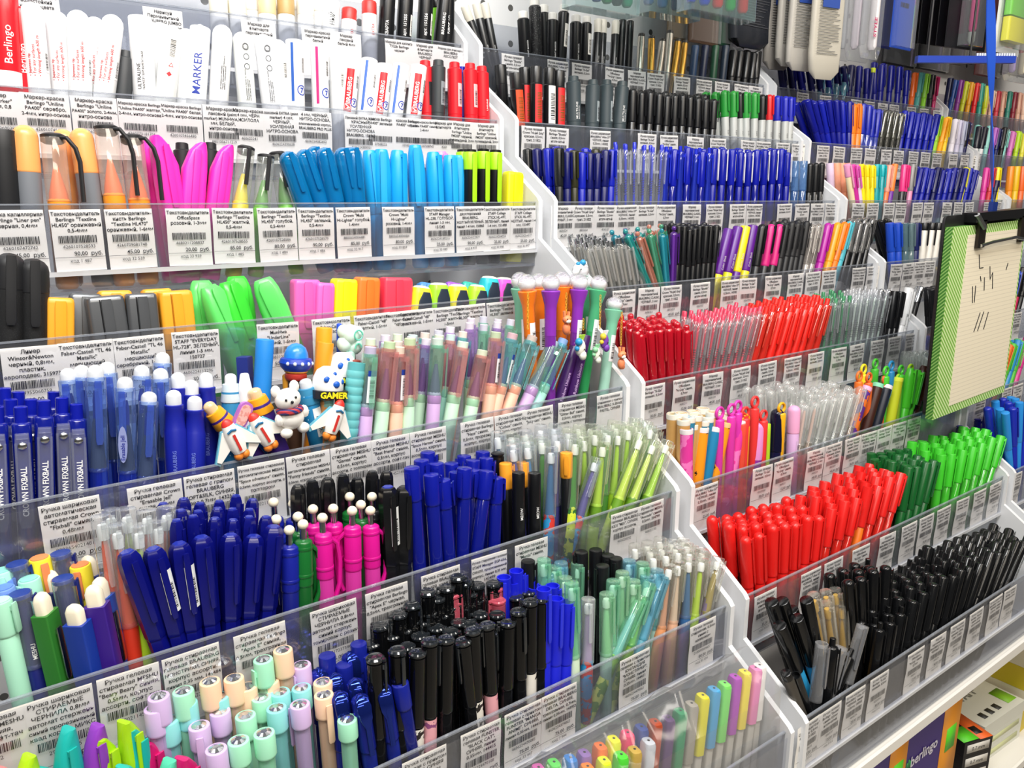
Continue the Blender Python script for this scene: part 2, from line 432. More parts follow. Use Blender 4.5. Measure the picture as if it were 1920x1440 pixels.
def pen(name, cat, L=142, r=5.5, body=None, cap=None, capl=50, capr=None, top='flat', clip=None, clipl=36, clipw=3.4, off=1.6, splay=0,
        tip=None, refill=None, refr=1.6, band=None, sticker=None, prints=None, pmat=None, n=14, taper=1.0, button=None, grip=None, lower=None, inner=None, drop=2.0):
    parts = []
    capr = capr or r + .5
    zc = L - capl if cap is not None else L
    if cap is None:
        g = lathe(s_([(0, 0), (r * .8, 0), (r, 3)] + top_prof(L - 18, L, r, r, top)), n)
    else:
        g = lathe(s_([(0, 0), (r * .8, 0), (r, 3), (r, zc + 1), (r * .8, zc + 3), (0, zc + 3)]), n)
    parts.append(['barrel', mesh(g, body), []])
    if lower: parts[0][2].append(('grip', mesh(lathe(s_([(r * .9, 1), (r + .25, 2), (r + .25, lower[1]), (r * .9, lower[1] + .8)]), n), lower[0])))
    if refill: parts[0][2].append(('refill', mesh(lathe(s_([(0, 4), (refr, 4), (refr, zc - 6 if cap is None else L - 16), (refr * .6, (zc - 3) if cap is None else L - 10), (0, (zc - 3) if cap is None else L - 10)]), 8), refill)))
    if cap is not None:
        parts.append(['cap', mesh(lathe(s_([(capr * .93, zc), (capr, zc + 1)] + top_prof(zc + 2, L, capr, capr, top)), n), cap), []])
        if inner: parts[-1][2].append(('writing_tip', mesh(lathe(s_([(r * .86, zc + 2), (r * .8, zc + 8), (inner[1], L - inner[2] - 6), (inner[1] * .6, L - inner[2]), (0, L - inner[2])]), 10), inner[0])))
    if inner and cap is None:
        parts[0][2].append(('refill', mesh(lathe(s_([(inner[1], 6), (inner[1], L - inner[2])]), 8), inner[0])))
    rt = capr if cap is not None else r
    if clip is not None:
        (parts[-1][2] if cap is not None else parts).append(('clip', mesh(clip_geo(rt, L, clipl, clipw, off, splay, taper, drop), clip)) + (() if cap is not None else ([],)))
    if tip:
        st, m, tr, h = tip
        if st == 'dome': g = lathe(s_([(tr, L - 3), (tr, L + h - tr * .9)] + [(tr * math.cos(a), L + h - tr * .9 + tr * .9 * math.sin(a)) for a in (.4, .8, 1.2, 1.57)]), 12)
        elif st == 'ball': g = lathe(s_([(0, L + h - 2 * tr)] + [(tr * math.cos(a), L + h - tr + tr * math.sin(a)) for a in (-1.2, -.8, -.4, 0, .4, .8, 1.2, 1.57)]), 12)
        elif st == 'square': g = loft([((L - 4) * mm, rrect(tr * 1.9 * mm, tr * 1.5 * mm, 1.5 * mm)), ((L + h - 4) * mm, rrect(tr * 1.9 * mm, tr * 1.5 * mm, 1.5 * mm)), ((L + h - 1) * mm, rrect(tr * 1.6 * mm, tr * 1.2 * mm, 1.5 * mm)), ((L + h) * mm, rrect(tr * .8 * mm, tr * .6 * mm, .5 * mm))])
        else: g = lathe(s_([(tr, L - 3), (tr, L + h - .6), (tr - .6, L + h), (0, L + h)]), 12)
        parts.append(('eraser' if st in ('dome', 'square', 'ball') else 'push_button', mesh(g, m), []))
    if button:
        m, br, z0, z1 = button
        parts.append(('neck', mesh(lathe(s_([(br, z0), (br, z1), (0, z1)]), 10), m), []))
    for m, z0, z1, q in (band or []):
        parts.append(('band', mesh(lathe(s_([(q * .97, z0), (q, z0 + .4), (q, z1 - .4), (q * .97, z1)]), n), m), []))
    if sticker: parts.append(sticker_parts(**sticker))
    if prints: parts.append(('printed_text', writing(prints, rt if cap is not None and prints[0][2] > zc else r, pmat or plastic('#f5f5f5', .5)), []))
    H = L + (tip[3] if tip else 0)
    return dict(name=name, cat=cat, L=H * mm, r=max(rt, r) * mm, parts=[(a, b, c) for a, b, c in parts])
def custom(name, cat, L, r, parts):
    return dict(name=name, cat=cat, L=L * mm, r=r * mm, parts=[(p[0], p[1], p[2] if len(p) > 2 else []) for p in parts])

# ------------------------------------------------------------------ putting pens into the troughs
def stand(model, base, top, label, group=None, roll=0.0, fit=True, slim=1.0):
    d = top - base
    base = base + Vector((0, 0, model['r'] * slim * math.hypot(d.x, d.y) / d.length))   # the tilted foot rests on its edge
    d = top - base; ln = d.length
    z = d / ln; x = (Vector((1, 0, 0)) - z * z.x).normalized(); y = z.cross(x)
    M = Matrix(((x.x, y.x, z.x, base.x), (x.y, y.y, z.y, base.y), (x.z, y.z, z.z, base.z), (0, 0, 0, 1)))
    M = M @ Matrix.Rotation(roll, 4, 'Z')
    if fit: M = M @ Matrix.Diagonal((slim, slim, ln / model['L'], 1))
    return build(model, M, label, group)
def place(k, model, tx, ty, bx, label, dy=None, dyt=None, roll=0.0, group=None, by=None):
    """one pen in tier k: its top at photo pixel (tx, ty), its axis crossing the lip height at column bx"""
    far = .069 - model['r']
    yb = TY(k) + min(far, dy if dy is not None else .006 + model['r'])
    yt = TY(k) + min(far + .002, dyt if dyt is not None else (dy if dy is not None else .006 + model['r']) + .004)
    top = on_y(tx, ty, yt)
    mid = Vector((on_yz(bx, yb, TZ(k)), yb, TZ(k)))
    d = (top - mid); s = (top.z - FLOOR(k) - .0008) / max(.01, d.z)
    base = top - d * s
    base.y = min(max(base.y, TY(k) + .0035 + model['r']), TY(k) + .073 - model['r'])
    base = clampx(k, base, model['r'])
    return stand(model, base, inbay(k, base, top, model['r']), label, group, roll)
ORD = ['', 'first', 'second', 'third', 'fourth', 'fifth', 'sixth', 'seventh', 'eighth', 'ninth', 'tenth', '11th', '12th', '13th', '14th', '15th', '16th', '17th', '18th', '19th', '20th']
def bunch(k, models, t0, t1, b0, b1, n, rows, desc, where, pitch=None, jit=.0012, jh=.003, rise=.001, roll=.5, order=None, y0=None, skew=.5, back=None, shared=False, keep=None, leany=.004):
    """rows of pens standing close: the front row's tops run from photo pixel t0 to t1 and its feet cross the lip between columns b0 and b1"""
    if not isinstance(models, (list, tuple)): models = [models]
    r0 = max(m['r'] for m in models)
    y0 = (y0 if y0 is not None else .004 + r0)
    slim = 1.0
    if n > 1:                                       # as many as the photo shows, no thicker than the room they have
        ya = TY(k) + y0
        gap = min(abs(on_yz(b1, ya, TZ(k)) - on_yz(b0, ya, TZ(k))), abs(on_y(t1[0], t1[1], ya).x - on_y(t0[0], t0[1], ya).x)) / (n - 1) - jit
        slim = min(1.0, gap / (2 * r0))
        slim = max(.68, min(slim, max(.86, (.0705 - leany - y0 + r0) / ((1 + (rows - 1) * .9) * (2 * r0 + .001))))); r0 *= slim
    if not pitch:                                   # rows set in the gaps of the row before
        pitch = 2 * r0 + .0014
        if n > 3: pitch = max(1.35 * r0, math.sqrt(max(0, 4 * r0 * r0 - (gap / 2) ** 2))) + .0019
    rows = max(1, min(rows, 1 + int(max(0, .0712 - leany - y0 - r0) / pitch + .04)))
    grp = (desc + ' ' + where)
    c = 0
    for j in range(rows):
        y = TY(k) + y0 + j * pitch
        nn = n if j % 2 == 0 or n < 4 else n - 1
        for i in range(nn):
            f = (i + (0 if j % 2 == 0 else .5)) / max(1, n - 1)
            yy0 = TY(k) + y0 + leany
            a, b = on_y(t0[0], t0[1], yy0), on_y(t1[0], t1[1], yy0)
            xa, xb = on_yz(b0, TY(k) + y0, TZ(k)), on_yz(b1, TY(k) + y0, TZ(k))
            mx = xa + (xb - xa) * f
            tx = a.x + (b.x - a.x) * f + R.uniform(-jit, jit)
            tz = a.z + (b.z - a.z) * f + R.uniform(-jh, jh) + rise * j
            ty_ = y + leany + R.uniform(-jit, jit)
            top = Vector((tx, ty_, tz)); mid = Vector((mx, y, TZ(k)))
            d = top - mid; s = (tz - FLOOR(k) - .0008) / max(.012, d.z)
            base = top - d * s
            base.y = min(max(base.y, TY(k) + .0035 + r0), TY(k) + .0735 - r0)
            base = clampx(k, base, r0)
            top = inbay(k, base, top, r0)
            m = models[order[c % len(order)]] if order else (models[0] if len(models) == 1 else R.choice(models))
            c += 1
            q = m.get('label', desc)
            if j == 0 and n <= 20 and not shared and n > 1:
                lab = f'{q}, {ORD[i + 1]} from left in front, {where}'; g = None
            elif j == 0 and n == 1: lab = f'{q}, in front {where}'; g = None
            else:
                lab = f'{q}, in back rows, {where}' if rows > 1 and not shared else f'{q}, {where}'; g = f'{q} {where}'
            stand(m, base, top, lab, g, R.uniform(-roll, roll) + skew, slim=slim)
def clampx(k, p, r):
    """keep a point between the side panels of the bay it is in"""
    for a, b in BAYS.values():
        if a - .012 <= p.x <= b + .012:
            p.x = min(max(p.x, a + .0085 + r), b - .0085 - r)
    return p
def inbay(k, base, top, r):
    """a leaning pen clears the toothed side panel next to it"""
    zp = TZ(k) + max(0, (base.y - TY(k)) / .078) * .053 + .004
    if top.z > zp:
        t = (zp - base.z) / (top.z - base.z); x = base.x + (top.x - base.x) * t
        for a, b in BAYS.values():
            if a - .004 <= base.x <= b + .004:
                lo, hi = a + .0075 + r, b - .0075 - r
                if x < lo: top = top + Vector(((lo - x) / t, 0, 0))
                elif x > hi: top = top + Vector(((hi - x) / t, 0, 0))
    return top
def place_top(k, model, px, py, label, h=.055, bx=None, roll=0.0, group=None, lean=(0, .003), ymin=None):
    """one pen in tier k: its top at pixel (px, py), h above the lip where that lies over the trough"""
    d = fwd * F + right * (px - 960) + down * (py - 720)
    s = (TZ(k) + h - CAMZ) / d.z
    lo, hi = TY(k) + (ymin or .005 + model['r']), TY(k) + .070 - model['r']
    y = min(max(d.y * s, lo), hi)
    top = on_y(px, py, y)
    if bx is not None: lx = on_yz(bx, y, TZ(k)) - top.x; lx *= (top.z - FLOOR(k)) / max(.02, top.z - TZ(k))
    else: lx = -lean[0] * (top.z - FLOOR(k)) / .13
    base = Vector((top.x + lx, max(top.y - lean[1], TY(k) + .004 + model['r']), FLOOR(k) + .0008))
    base = clampx(k, base, model['r'])
    return stand(model, base, inbay(k, base, top, model['r']), label, group, roll)
# ================================================================== NEAREST RACK
P = plastic
RED = P('#d8202c', .3); DKRED = P('#a81420', .3); BLK = P('#121316', .3); BLKM = P('#1b1c1f', .5); NAVY = P('#10187c', .25); BLUE = P('#1019a4', .22)
SLATE = P('#3c474c', .4); GREY = P('#6d7074', .4); DGREY = P('#3a3d40', .45); SKY = P('#18a4e6', .35); LIME = P('#a6e41e', .35); YEL = P('#f4ee14', .4)
ORG = P('#f6a056', .4); PINK = P('#f432b4', .35); GRN = P('#2f9a3e', .35); CREAM = P('#efe6cf', .45); LGREY = P('#b2b5b3', .4)
WTXT = P('#f2f2f2', .5); RTXT = P('#c9202c', .5); BTXT = P('#1a3fae', .5); KTXT = P('#2a2b30', .6)

# --- top tier: paint markers standing behind the first row of slips
for i, (tx, bx, cc, nm) in enumerate([(408, 412, '#e9e2cf', 'cream'), (443, 448, '#f0ead9', 'ivory'), (500, 503, '#dcc79a', 'sand coloured'), (535, 538, '#b99a63', 'tan'), (572, 574, '#ece8df', 'off-white')]):
    m = pen('paint_marker', 'marker', 140, 9.6, WHITE, P(cc, .45), 34, 9.8, top='low', n=18)
    place(0, m, tx, -14, bx, f'white paint marker with {nm} cap standing in the top tier')
m = pen('paint_marker', 'marker', 140, 9.8, WHITE, top='flat', n=18, prints=[('НЫЙ', 8.5, 100, .1, 90)], pmat=KTXT)
place(0, m, 622, 2, 620, 'white marker with black upright letters at the end of the top tier')
for i, (tx, ty, bx) in enumerate([(655, 14, 655), (692, 0, 694)]):
    m = pen('paint_marker', 'marker', 134, 9.4, WHITE, P('#c8322e', .4), 22, 9.0, top='low', n=18, prints=[('EXTRA', 5, 84, .2, 90)], pmat=RTXT)
    place(0, m, tx, ty, bx, ('white marker with round red cap, left of the pair' if i == 0 else 'white marker with round red cap beside the black drawing ink markers'))
for i, (tx, bx, t) in enumerate([(728, 724, 'КВАРТА'), (762, 757, 'арт. 151255'), (800, 795, 'арт. 151256'), (838, 826, 'BRAUBERG'), (856, 846, 'КВАРТА')]):
    m = pen('flipchart_marker', 'marker', 140, 9.6, BLK, top='flat', n=18, prints=[(t, 5.2, 76, -.2, 90)], pmat=WTXT,
            sticker=dict(r=9.6, wd=7, z0=78, z1=104, ang=.75, seed=i) if i in (1, 2) else None)
    place(0, m, tx, -22 - 4 * i, bx, f'black marker with white upright letters, {ORD[i + 1]} from left in the top tier')
m = pen('highlighter', 'highlighter', 140, 8, P('#7fd61c', .35), BLK, 20)
place(0, m, 836, -10, 846, 'lime barrelled marker behind the black ink markers', dy=.04)
m = pen('paint_marker', 'marker', 138, 9.5, WHITE, P('#e9e5da', .45), 30, top='low', n=18)
for i, (tx, bx) in enumerate([(424, 428), (470, 474), (518, 520), (556, 556), (600, 600)]):
    place(0, m, tx, -16, bx, 'white paint marker with pale cap, half hidden in the back row of the top tier', dy=.035, group='pale paint markers in the back row of the top tier')

# --- second tier: white and red paint markers
redm = pen('paint_marker', 'marker', 142, 11, RED, top='low', n=20, prints=[('Berlingo', 9, 84, .25, 90)], pmat=WTXT, band=[(WHITE, 66, 79, 11.1)])
place(1, redm, 6, -18, 18, 'big red marker with white upright lettering at the rack edge')
redm2 = pen('paint_marker', 'marker', 142, 9.5, RED, top='low', n=20, prints=[('Berlingo', 7.5, 84, .2, 90)], pmat=WTXT)
place(1, redm2, 36, 12, 45, 'red marker with white lettering, next to the big red one', dy=.022)
def uniline(i):
    return pen('paint_marker', 'marker', 142, 9.6, WHITE, top='round', n=20, pmat=RTXT,
               prints=[('• Japanese tip', 3.4, 80, -.62, 90), ('• For any surfaces', 3.6, 80, -.22, 90), ('• Writing length 600 m', 3.6, 80, .2, 90)],
               sticker=dict(r=9.6, wd=5.5, z0=84, z1=106, ang=.85, seed=20 + i, paper=P('#f6f6f6')))
for i, (tx, ty, bx, dy) in enumerate([(58, 4, 74, None), (105, 20, 116, .03), (146, 19, 152, None), (178, 32, 180, .03), (213, 28, 196, None)]):
    place(1, uniline(i), tx, ty, bx, ['white marker with red print, upright beside the red markers', 'white marker with bar code, tucked behind the red-print markers', 'white marker with red print between two others like it', 'white marker with red edge, tucked in the second row',
          'white marker with red print, leaning away from the others'][i], dy=dy)
m = pen('paint_marker', 'marker', 120, 8, DGREY, top='step')
place(1, m, 236, 96, 230, 'short dark marker in the gap after the red-print markers', dy=.02)
m = pen('paint_marker', 'marker', 142, 10.5, WHITE, top='flat', n=20, prints=[('ULTRALINE', 4.6, 76, -.45, 90), ('МАРКЕР ПЕРМАНЕНТНЫЙ', 2.6, 76, -.15, 90)], pmat=KTXT)
place(1, m, 262, 32, 272, 'thick white marker with black upright name along its edge')
place(1, pen('paint_marker', 'marker', 142, 10, P('#e6e8ea', .35), top='round', n=20), 300, 42, 300, 'plain pale marker behind the thick white one', dy=.03)
m = pen('paint_marker', 'marker', 142, 9.8, P('#eef0ee', .35), top='round', n=20, sticker=dict(r=9.8, wd=9, z0=108, z1=134, ang=0, seed=31),
        prints=[('△', 5, 101, 0, 0), ('◆', 5, 92, -.1, 0)], pmat=RTXT)
place(1, m, 324, 48, 310, 'white marker with bar code and small red diamond, leaning')
place(1, pen('paint_marker', 'marker', 142, 9, WHITE, top='round', n=20), 350, 54, 345, 'white marker squeezed in before the blue lettered one', dy=.025)
m = pen('paint_marker', 'marker', 142, 9.6, WHITE, top='flat', n=20, tip=('dome', WHITE, 5, 3), prints=[('MARKER', 10.6, 76, .05, 90)], pmat=P('#16349c', .45))
place(1, m, 376, 46, 368, 'white marker with big blue upright letters')
m = pen('paint_marker', 'marker', 142, 9.6, WHITE, top='round', n=20, prints=[('Перед применением встряхнуть', 2, 80, .1, 90), ('хранить горизонтально', 2, 80, .3, 90), ('не подвергать нагреву', 2, 80, -.1, 90)], pmat=KTXT)
place(1, m, 418, 47, 410, 'white marker with small print, just right of the blue lettered one')
for i, (tx, ty, bx) in enumerate([(452, 60, 464), (492, 64, 508)]):
    m = pen('paint_marker', 'marker', 142, 9.2, P('#f1f2f6' if i else '#eef1ee', .35), top='round', n=20,
            prints=[('☺', 7, 124, 0, 0), ('○', 8, 123.5, 0, 0), ('○', 8, 114, 0, 0), ('○', 8, 104.5, 0, 0), ('Произведено в Китае по заказу', 2, 74, -.2, 90), ('Применение маркера', 2, 74, 0, 90), ('состав нитро краска', 2, 74, .2, 90)], pmat=P('#55585e', .6))
    place(1, m, tx, ty, bx, ['white marker with three ring pictograms, left one of two', 'white marker with three ring pictograms, right one of two'][i])
place(1, pen('paint_marker', 'marker', 142, 9, P('#f3f3f6', .35), top='round', n=20, sticker=dict(r=9, wd=6, z0=100, z1=124, ang=.3, seed=41)), 520, 74, 530, 'white marker with bar code in the second row', dy=.026)
def ring2(ro, ri, n=20):
    V = []; Fc = []
    for i in range(n):
        a = 2 * math.pi * i / n
        V += [(ro * math.cos(a), ro * math.sin(a)), (ri * math.cos(a), ri * math.sin(a))]
    for i in range(n):
        j = (i + 1) % n; Fc.append((2 * i, 2 * j, 2 * j + 1, 2 * i + 1))
    return V, Fc
def brau(i, label=True, seed=5, r=9.3, side='#2f5fb4'):
    m = pen('paint_marker', 'marker', 142, r, WHITE, top='flat', n=20, sticker=dict(r=r, wd=7, z0=106, z1=130, ang=.62, seed=seed, paper=P('#fbfbfb')))
    g = join(flat(ring2(5.4 * mm, 4.3 * mm), 0, 90 * mm, r=(r + .15) * mm, ang=.35), flat(text('7', 7 * mm, bold=.0003), 0, 87.6 * mm, r=(r + .15) * mm, ang=.35))
    m['parts'].append(('ring_mark', mesh(g, BTXT, sharp=0), []))
    if label:
        m['parts'].append(('name_patch', mesh(flat(grid2(8.5 * mm, 52 * mm), 0, 78 * mm, r=(r + .1) * mm, ang=-.45), RED, sharp=0),
                           [('printed_text', mesh(flat(text('☑BRAUBERG', 6.4 * mm, 'LEFT', bold=.0001), 2.2 * mm, 80 * mm, r=(r + .2) * mm, rot=90, ang=-.45), WTXT, sharp=0))]))
    else:
        m['parts'].append(('side_stripe', mesh(flat(grid2(3 * mm, 60 * mm), 0, 78 * mm, r=(r + .1) * mm, ang=-.7), P(side, .4), sharp=0), []))
    return m
place(1, brau(0, False, 51), 552, 76, 556, 'white marker with blue ring mark and blue edge stripe')
place(1, brau(0, False, 52, 9.3, '#c4307a'), 598, 84, 602, 'white marker with bar code and magenta edge stripe')
place(1, pen('paint_marker', 'marker', 142, 9, P('#e9ebec', .35), top='flat', n=20, sticker=dict(r=9, wd=6, z0=104, z1=128, ang=.2, seed=55)), 632, 108, 634, 'pale marker with bar code before the red patched ones', dy=.022)
for i, (tx, ty, bx) in enumerate([(660, 114, 652), (693, 112, 683), (722, 122, 712), (752, 122, 741), (786, 124, 776)]):
    place(1, brau(i, i in (0, 2, 4), 60 + i), tx, ty, bx, f'white marker with red name patch and blue ring, {ORD[i + 1]} from left of five leaning' if i in (0, 2, 4) else f'white marker with blue ring mark, {ORD[i + 1]} from left of five leaning', dy=.018 if i % 2 else None, dyt=.024 if i % 2 else None)
def capmark(c, seed, wd=True, sub=BLKM, txt=None):
    return pen('permanent_marker', 'marker', 132, 8.7, c, c, 60, 8.8, top='step', n=20, sticker=dict(r=8.8, wd=8, z0=82, z1=108, ang=.35, seed=seed, paper=sub) if not txt else None, prints=txt and [(txt, 3.6, 80, .3, 90)], pmat=WTXT)
place(1, capmark(RED, 70), 797, 114, 800, 'red chisel marker half hidden behind the white leaning ones', dy=.024)
place(1, capmark(P('#33383b', .45), 71, sub=P('#8b9096', .5)), 822, 113, 821, 'dark grey chisel marker among the red ones')
for i, (tx, ty, bx) in enumerate([(852, 117, 854), (881, 119, 884), (908, 125, 909)]):
    place(1, capmark(RED, 72 + i, sub=P('#f1b9bd', .5), txt='UNILINE' if i == 2 else None), tx, ty, bx, f'red chisel marker with stepped cap, {ORD[i + 1]} after the dark grey one')
place(1, capmark(BLUE, 79), 866, 126, 868, 'blue capped marker peeping out behind the red chisel markers', dy=.03)

# --- third tier: highlighters
blk = pen('felt_liner', 'felt pen', 142, 11, BLKM, top='flat', n=18, prints=[('/////', 4, 122, .6, 90)], pmat=DGREY)
place(2, blk, 3, 244, 12, 'thick black pen with grooved top at the rack edge')
def hl_round(seed): return pen('highlighter', 'highlighter', 140, 9.4, P('#7a7e85', .35), P('#f8a962', .28), 40, 9.7, top='round', n=20)
def hl_clearhook(tipc, shell='#f3e3d6', body='#f79c2e', hook=True, r=9.6):
    m = pen('highlighter', 'highlighter', 138, r - .6, P(body, .35), clear(shell, .16, .4), 58, r, top='flat', n=18, inner=(P(tipc, .4), 3.2, 26))
    top = mesh(lathe(s_([(r * .7, 132), (r * .98, 134), (r * .98, 140), (r * .7, 141.5), (0, 141.5)]), 18), BLKM)
    pp = [(0, -r * .4, 138), (r * .9, -r - 1, 137), (r * 1.5, -r - 2.5, 128), (r * 1.75, -r - 2.5, 116), (r * 1.75, -r - 2, 80)] if hook else [(0, -r * .4, 139), (0, -r - 2, 138), (0, -r - 2, 100)]
    m['parts'].append(('end_plug', top, [('clip', mesh(tube([(a * mm, b * mm, c * mm) for a, b, c in pp], 1.9 * mm, 8), BLKM))]))
    m['L'] = .1415
    return m
place(2, hl_round(0), 45, 234, 58, 'orange capped highlighter with grey barrel, next to the black one')
place(2, hl_clearhook('#f0743a'), 98, 250, 112, 'clear orange brush highlighter with black hooked clip, left of three')
place(2, hl_round(1), 150, 240, 172, 'orange capped highlighter with grey barrel, between two hooked ones', dy=.022)
place(2, pen('highlighter', 'highlighter', 140, 9.2, P('#f2a766', .3), top='round', n=18), 118, 242, 126, 'plain orange highlighter in the second row', dy=.04)
place(2, hl_clearhook('#f0743a'), 198, 234, 216, 'clear orange brush highlighter with black hooked clip, middle of three')
place(2, hl_clearhook('#f0743a'), 246, 252, 262, 'clear orange brush highlighter with black hooked clip, next to the pink ones')
def wedge(c, L=142, w=26, d=15, tilt=1, slot=None, clipm=None):
    """flat highlighter whose cap runs to a slanted tongue"""
    secs = []
    for t, sx, ox in ((0, .92, 0), (.02, 1, 0), (.55, 1, 0), (.80, .98, 0), (.93, .72, -.10 * tilt), (.985, .42, -.20 * tilt), (1, .2, -.24 * tilt)):
        secs.append((L * t * mm, rrect(w * sx * mm, d * (1 if t < .9 else .8) * mm, 4 * mm, 3, ox * w * mm)))
    ps = [('barrel', mesh(loft([s for s in secs[:3]]), c), []), ('cap', mesh(loft(secs[2:]), c), [('clip', mesh(clip_geo(d / 2, L * .95, 60, 6, 1.5), clipm or c))])]
    return custom('highlighter', 'highlighter', L, w / 2, ps)
place(2, wedge(PINK, 142, 22, 15, 1), 300, 254, 322, 'pink highlighter with slanted cap, first from left of four', roll=.2)
place(2, pen('highlighter', 'highlighter', 136, 8, BLKM, top='step'), 341, 268, 345, 'black plugged highlighter behind the pink ones', dy=.045)
place(2, wedge(PINK, 140, 18, 14, 1), 278, 258, 300, 'pink highlighter behind the slanted pink one', dy=.045)
place(2, wedge(PINK, 142, 22, 15, -1), 368, 266, 360, 'pink highlighter with slanted cap, second from left of four', dy=.02)
place(2, wedge(PINK, 142, 20, 15, -1), 421, 270, 408, 'pink highlighter with slanted cap, beside the yellow tipped one')
place(2, pen('highlighter', 'highlighter', 136, 7.5, BLKM, top='step'), 395, 268, 392, 'black plugged highlighter between the two right pink ones', dy=.045)
def hl_plug(c, tipc): return hl_clearhook(tipc, '#e4e8e2', c, False, 8.2)
place(2, hl_plug('#f6e018', '#e8d800'), 462, 274, 452, 'clear capped yellow highlighter with black plug')
place(2, hl_plug('#7fdc2c', '#4e9a2a'), 499, 290, 492, 'clear capped green highlighter with black plug, left of two')
place(2, hl_plug('#7fdc2c', '#4e9a2a'), 519, 284, 535, 'clear capped green highlighter with black plug, leaning right of two', dy=.03)
CYANT = clear('#0b86c9', .55, .4)
hb = pen('highlighter', 'highlighter', 140, 9, CYANT, CYANT, 62, 9.4, top='round', n=18, clip=CYANT, clipl=44, clipw=5, inner=(P('#0a6fae'), 3.5, 24))
for i, (tx, ty, bx, dy) in enumerate([(536, 284, 570, None), (566, 280, 600, .022), (586, 274, 614, .04), (606, 276, 630, None), (640, 276, 660, .02), (660, 275, 670, None)]):
    place(2, hb, tx, ty, bx, f'translucent blue highlighter, {ORD[i + 1]} from left, leaning beside the green tipped ones', dy=dy)
def multi(c):
    m = pen('highlighter', 'highlighter', 142, 9.2, c, c, 76, 9.9, top='flat', n=18, clip=c, clipl=60, clipw=6)
    m['parts'][1] = ('cap', mesh(lathe(s_([(9.4, 66), (9.9, 67), (9.9, 112), (8.6, 130), (6.6, 140.5), (6, 141.7), (0, 142)]), 18), c), [('clip', mesh(clip_geo(8.2, 140, 66, 7, 2.2, 1.2), c))])
    return m
MU = multi(SKY)
for i, (tx, ty, bx, dy) in enumerate([(692, 282, 702, .025), (715, 280, 718, None), (745, 282, 746, None), (778, 272, 784, None), (812, 285, 816, None), (843, 291, 846, None), (860, 292, 858, .025)]):
    place(2, MU, tx, ty, bx, f'opaque sky blue highlighter with tapered cap, {ORD[i + 1]} from left', dy=dy, roll=R.uniform(-.5, .8))
place(2, multi(P('#c98ad8', .35)), 826, 284, 832, 'lilac highlighter showing between the sky blue ones', dy=.05)
def limeblack():
    m = pen('highlighter', 'highlighter', 138, 8, BLK, LIME, 22, 8.3, top='flat', n=16, clip=LIME, clipl=60, clipw=6, off=1.2)
    m['parts'].append(('end_plug', mesh(lathe(s_([(6.8, 137), (6.8, 141), (0, 141)]), 14), BLK), [])); m['L'] = .141
    return m
for i, (tx, ty, bx, dy) in enumerate([(868, 281, 870, .025), (882, 281, 882, None), (906, 280, 906, None), (929, 282, 928, None)]):
    place(2, limeblack(), tx, ty, bx, f'black highlighter with lime collar and clip, {ORD[i + 1]} from left', dy=dy)
def slab(c, w=27, d=15, L=118, slotm=None):
    secs = [(0, rrect(w * .94 * mm, d * .9 * mm, 3 * mm)), (1 * mm, rrect(w * mm, d * mm, 3 * mm)), ((L - 5) * mm, rrect(w * mm, d * mm, 3 * mm)), ((L - 1.5) * mm, rrect(w * .96 * mm, d * .94 * mm, 3 * mm)), (L * mm, rrect(w * .84 * mm, d * .75 * mm, 2.5 * mm))]
    ps = [('barrel', mesh(loft(secs[:2] + [(L * .5 * mm, secs[2][1])]), c), []),
          ('cap', mesh(loft([((L * .5 + .6) * mm, secs[2][1])] + secs[2:]), c), [('clip', mesh(clip_geo(d / 2, L - 1, L * .42, 8, .9), c)), ] + ([('clip_slot', mesh(box(-5.0 * mm, -4.2 * mm, -(d / 2 + .25) * mm, -d / 2 * mm, L * .55 * mm, (L - 3) * mm), slotm))] if slotm else []))]
    return custom('highlighter', 'highlighter', L, w / 2, ps)
place(2, slab(YEL, 24, 15, 118), 962, 323, 962, 'flat yellow highlighter, the last of its tier, by the white panel')
place(2, slab(YEL, 20, 13, 118), 990, 332, 990, 'flat yellow highlighter tucked behind the last one', dy=.035)

# --- fourth tier: flat highlighters
for i, (tx, ty, bx) in enumerate([(18, 474, 18), (62, 484, 64)]):
    m = pen('felt_liner', 'felt pen', 145, 10.6, pattern('dots', '#2c2d30', '#17181a', 900, .55, .25), BLKM, 30, 10.8, top='round', n=18, clip=BLKM, clipl=55, clipw=7)
    place(3, m, tx, ty, bx, ['tall black textured pen, left one of the pair at the rack edge', 'tall black textured pen, right one of the pair, beside an orange highlighter'][i])
AMB = P('#f2a62c', .35); GM = P('#6e7175', .3, .6)
for lab, m, tx, ty, bx, dy in [('amber flat highlighter, the first beside the black pens', slab(AMB, 20, 15), 111, 558, 112, None), ('steel grey flat highlighter in the second row', slab(GM, 24, 14), 160, 551, 162, .035),
        ('steel grey flat highlighter with clip slot, left one in front', slab(GM, 28, 15, slotm=BLK), 194, 555, 205, None), ('amber flat highlighter peeping out between the grey ones', slab(AMB, 26, 14), 214, 545, 220, .04),
        ('steel grey flat highlighter, right one in front, next to amber', slab(GM, 24, 15, slotm=BLK), 262, 550, 270, None), ('amber flat highlighter in the second row by the green ones', slab(AMB, 24, 14), 292, 542, 300, .035),
        ('amber flat highlighter with clip slot, right of the grey ones', slab(AMB, 27, 15, slotm=P('#a86a10')), 326, 545, 334, None)]:
    place(3, m, tx, ty, bx, lab, dy=dy)
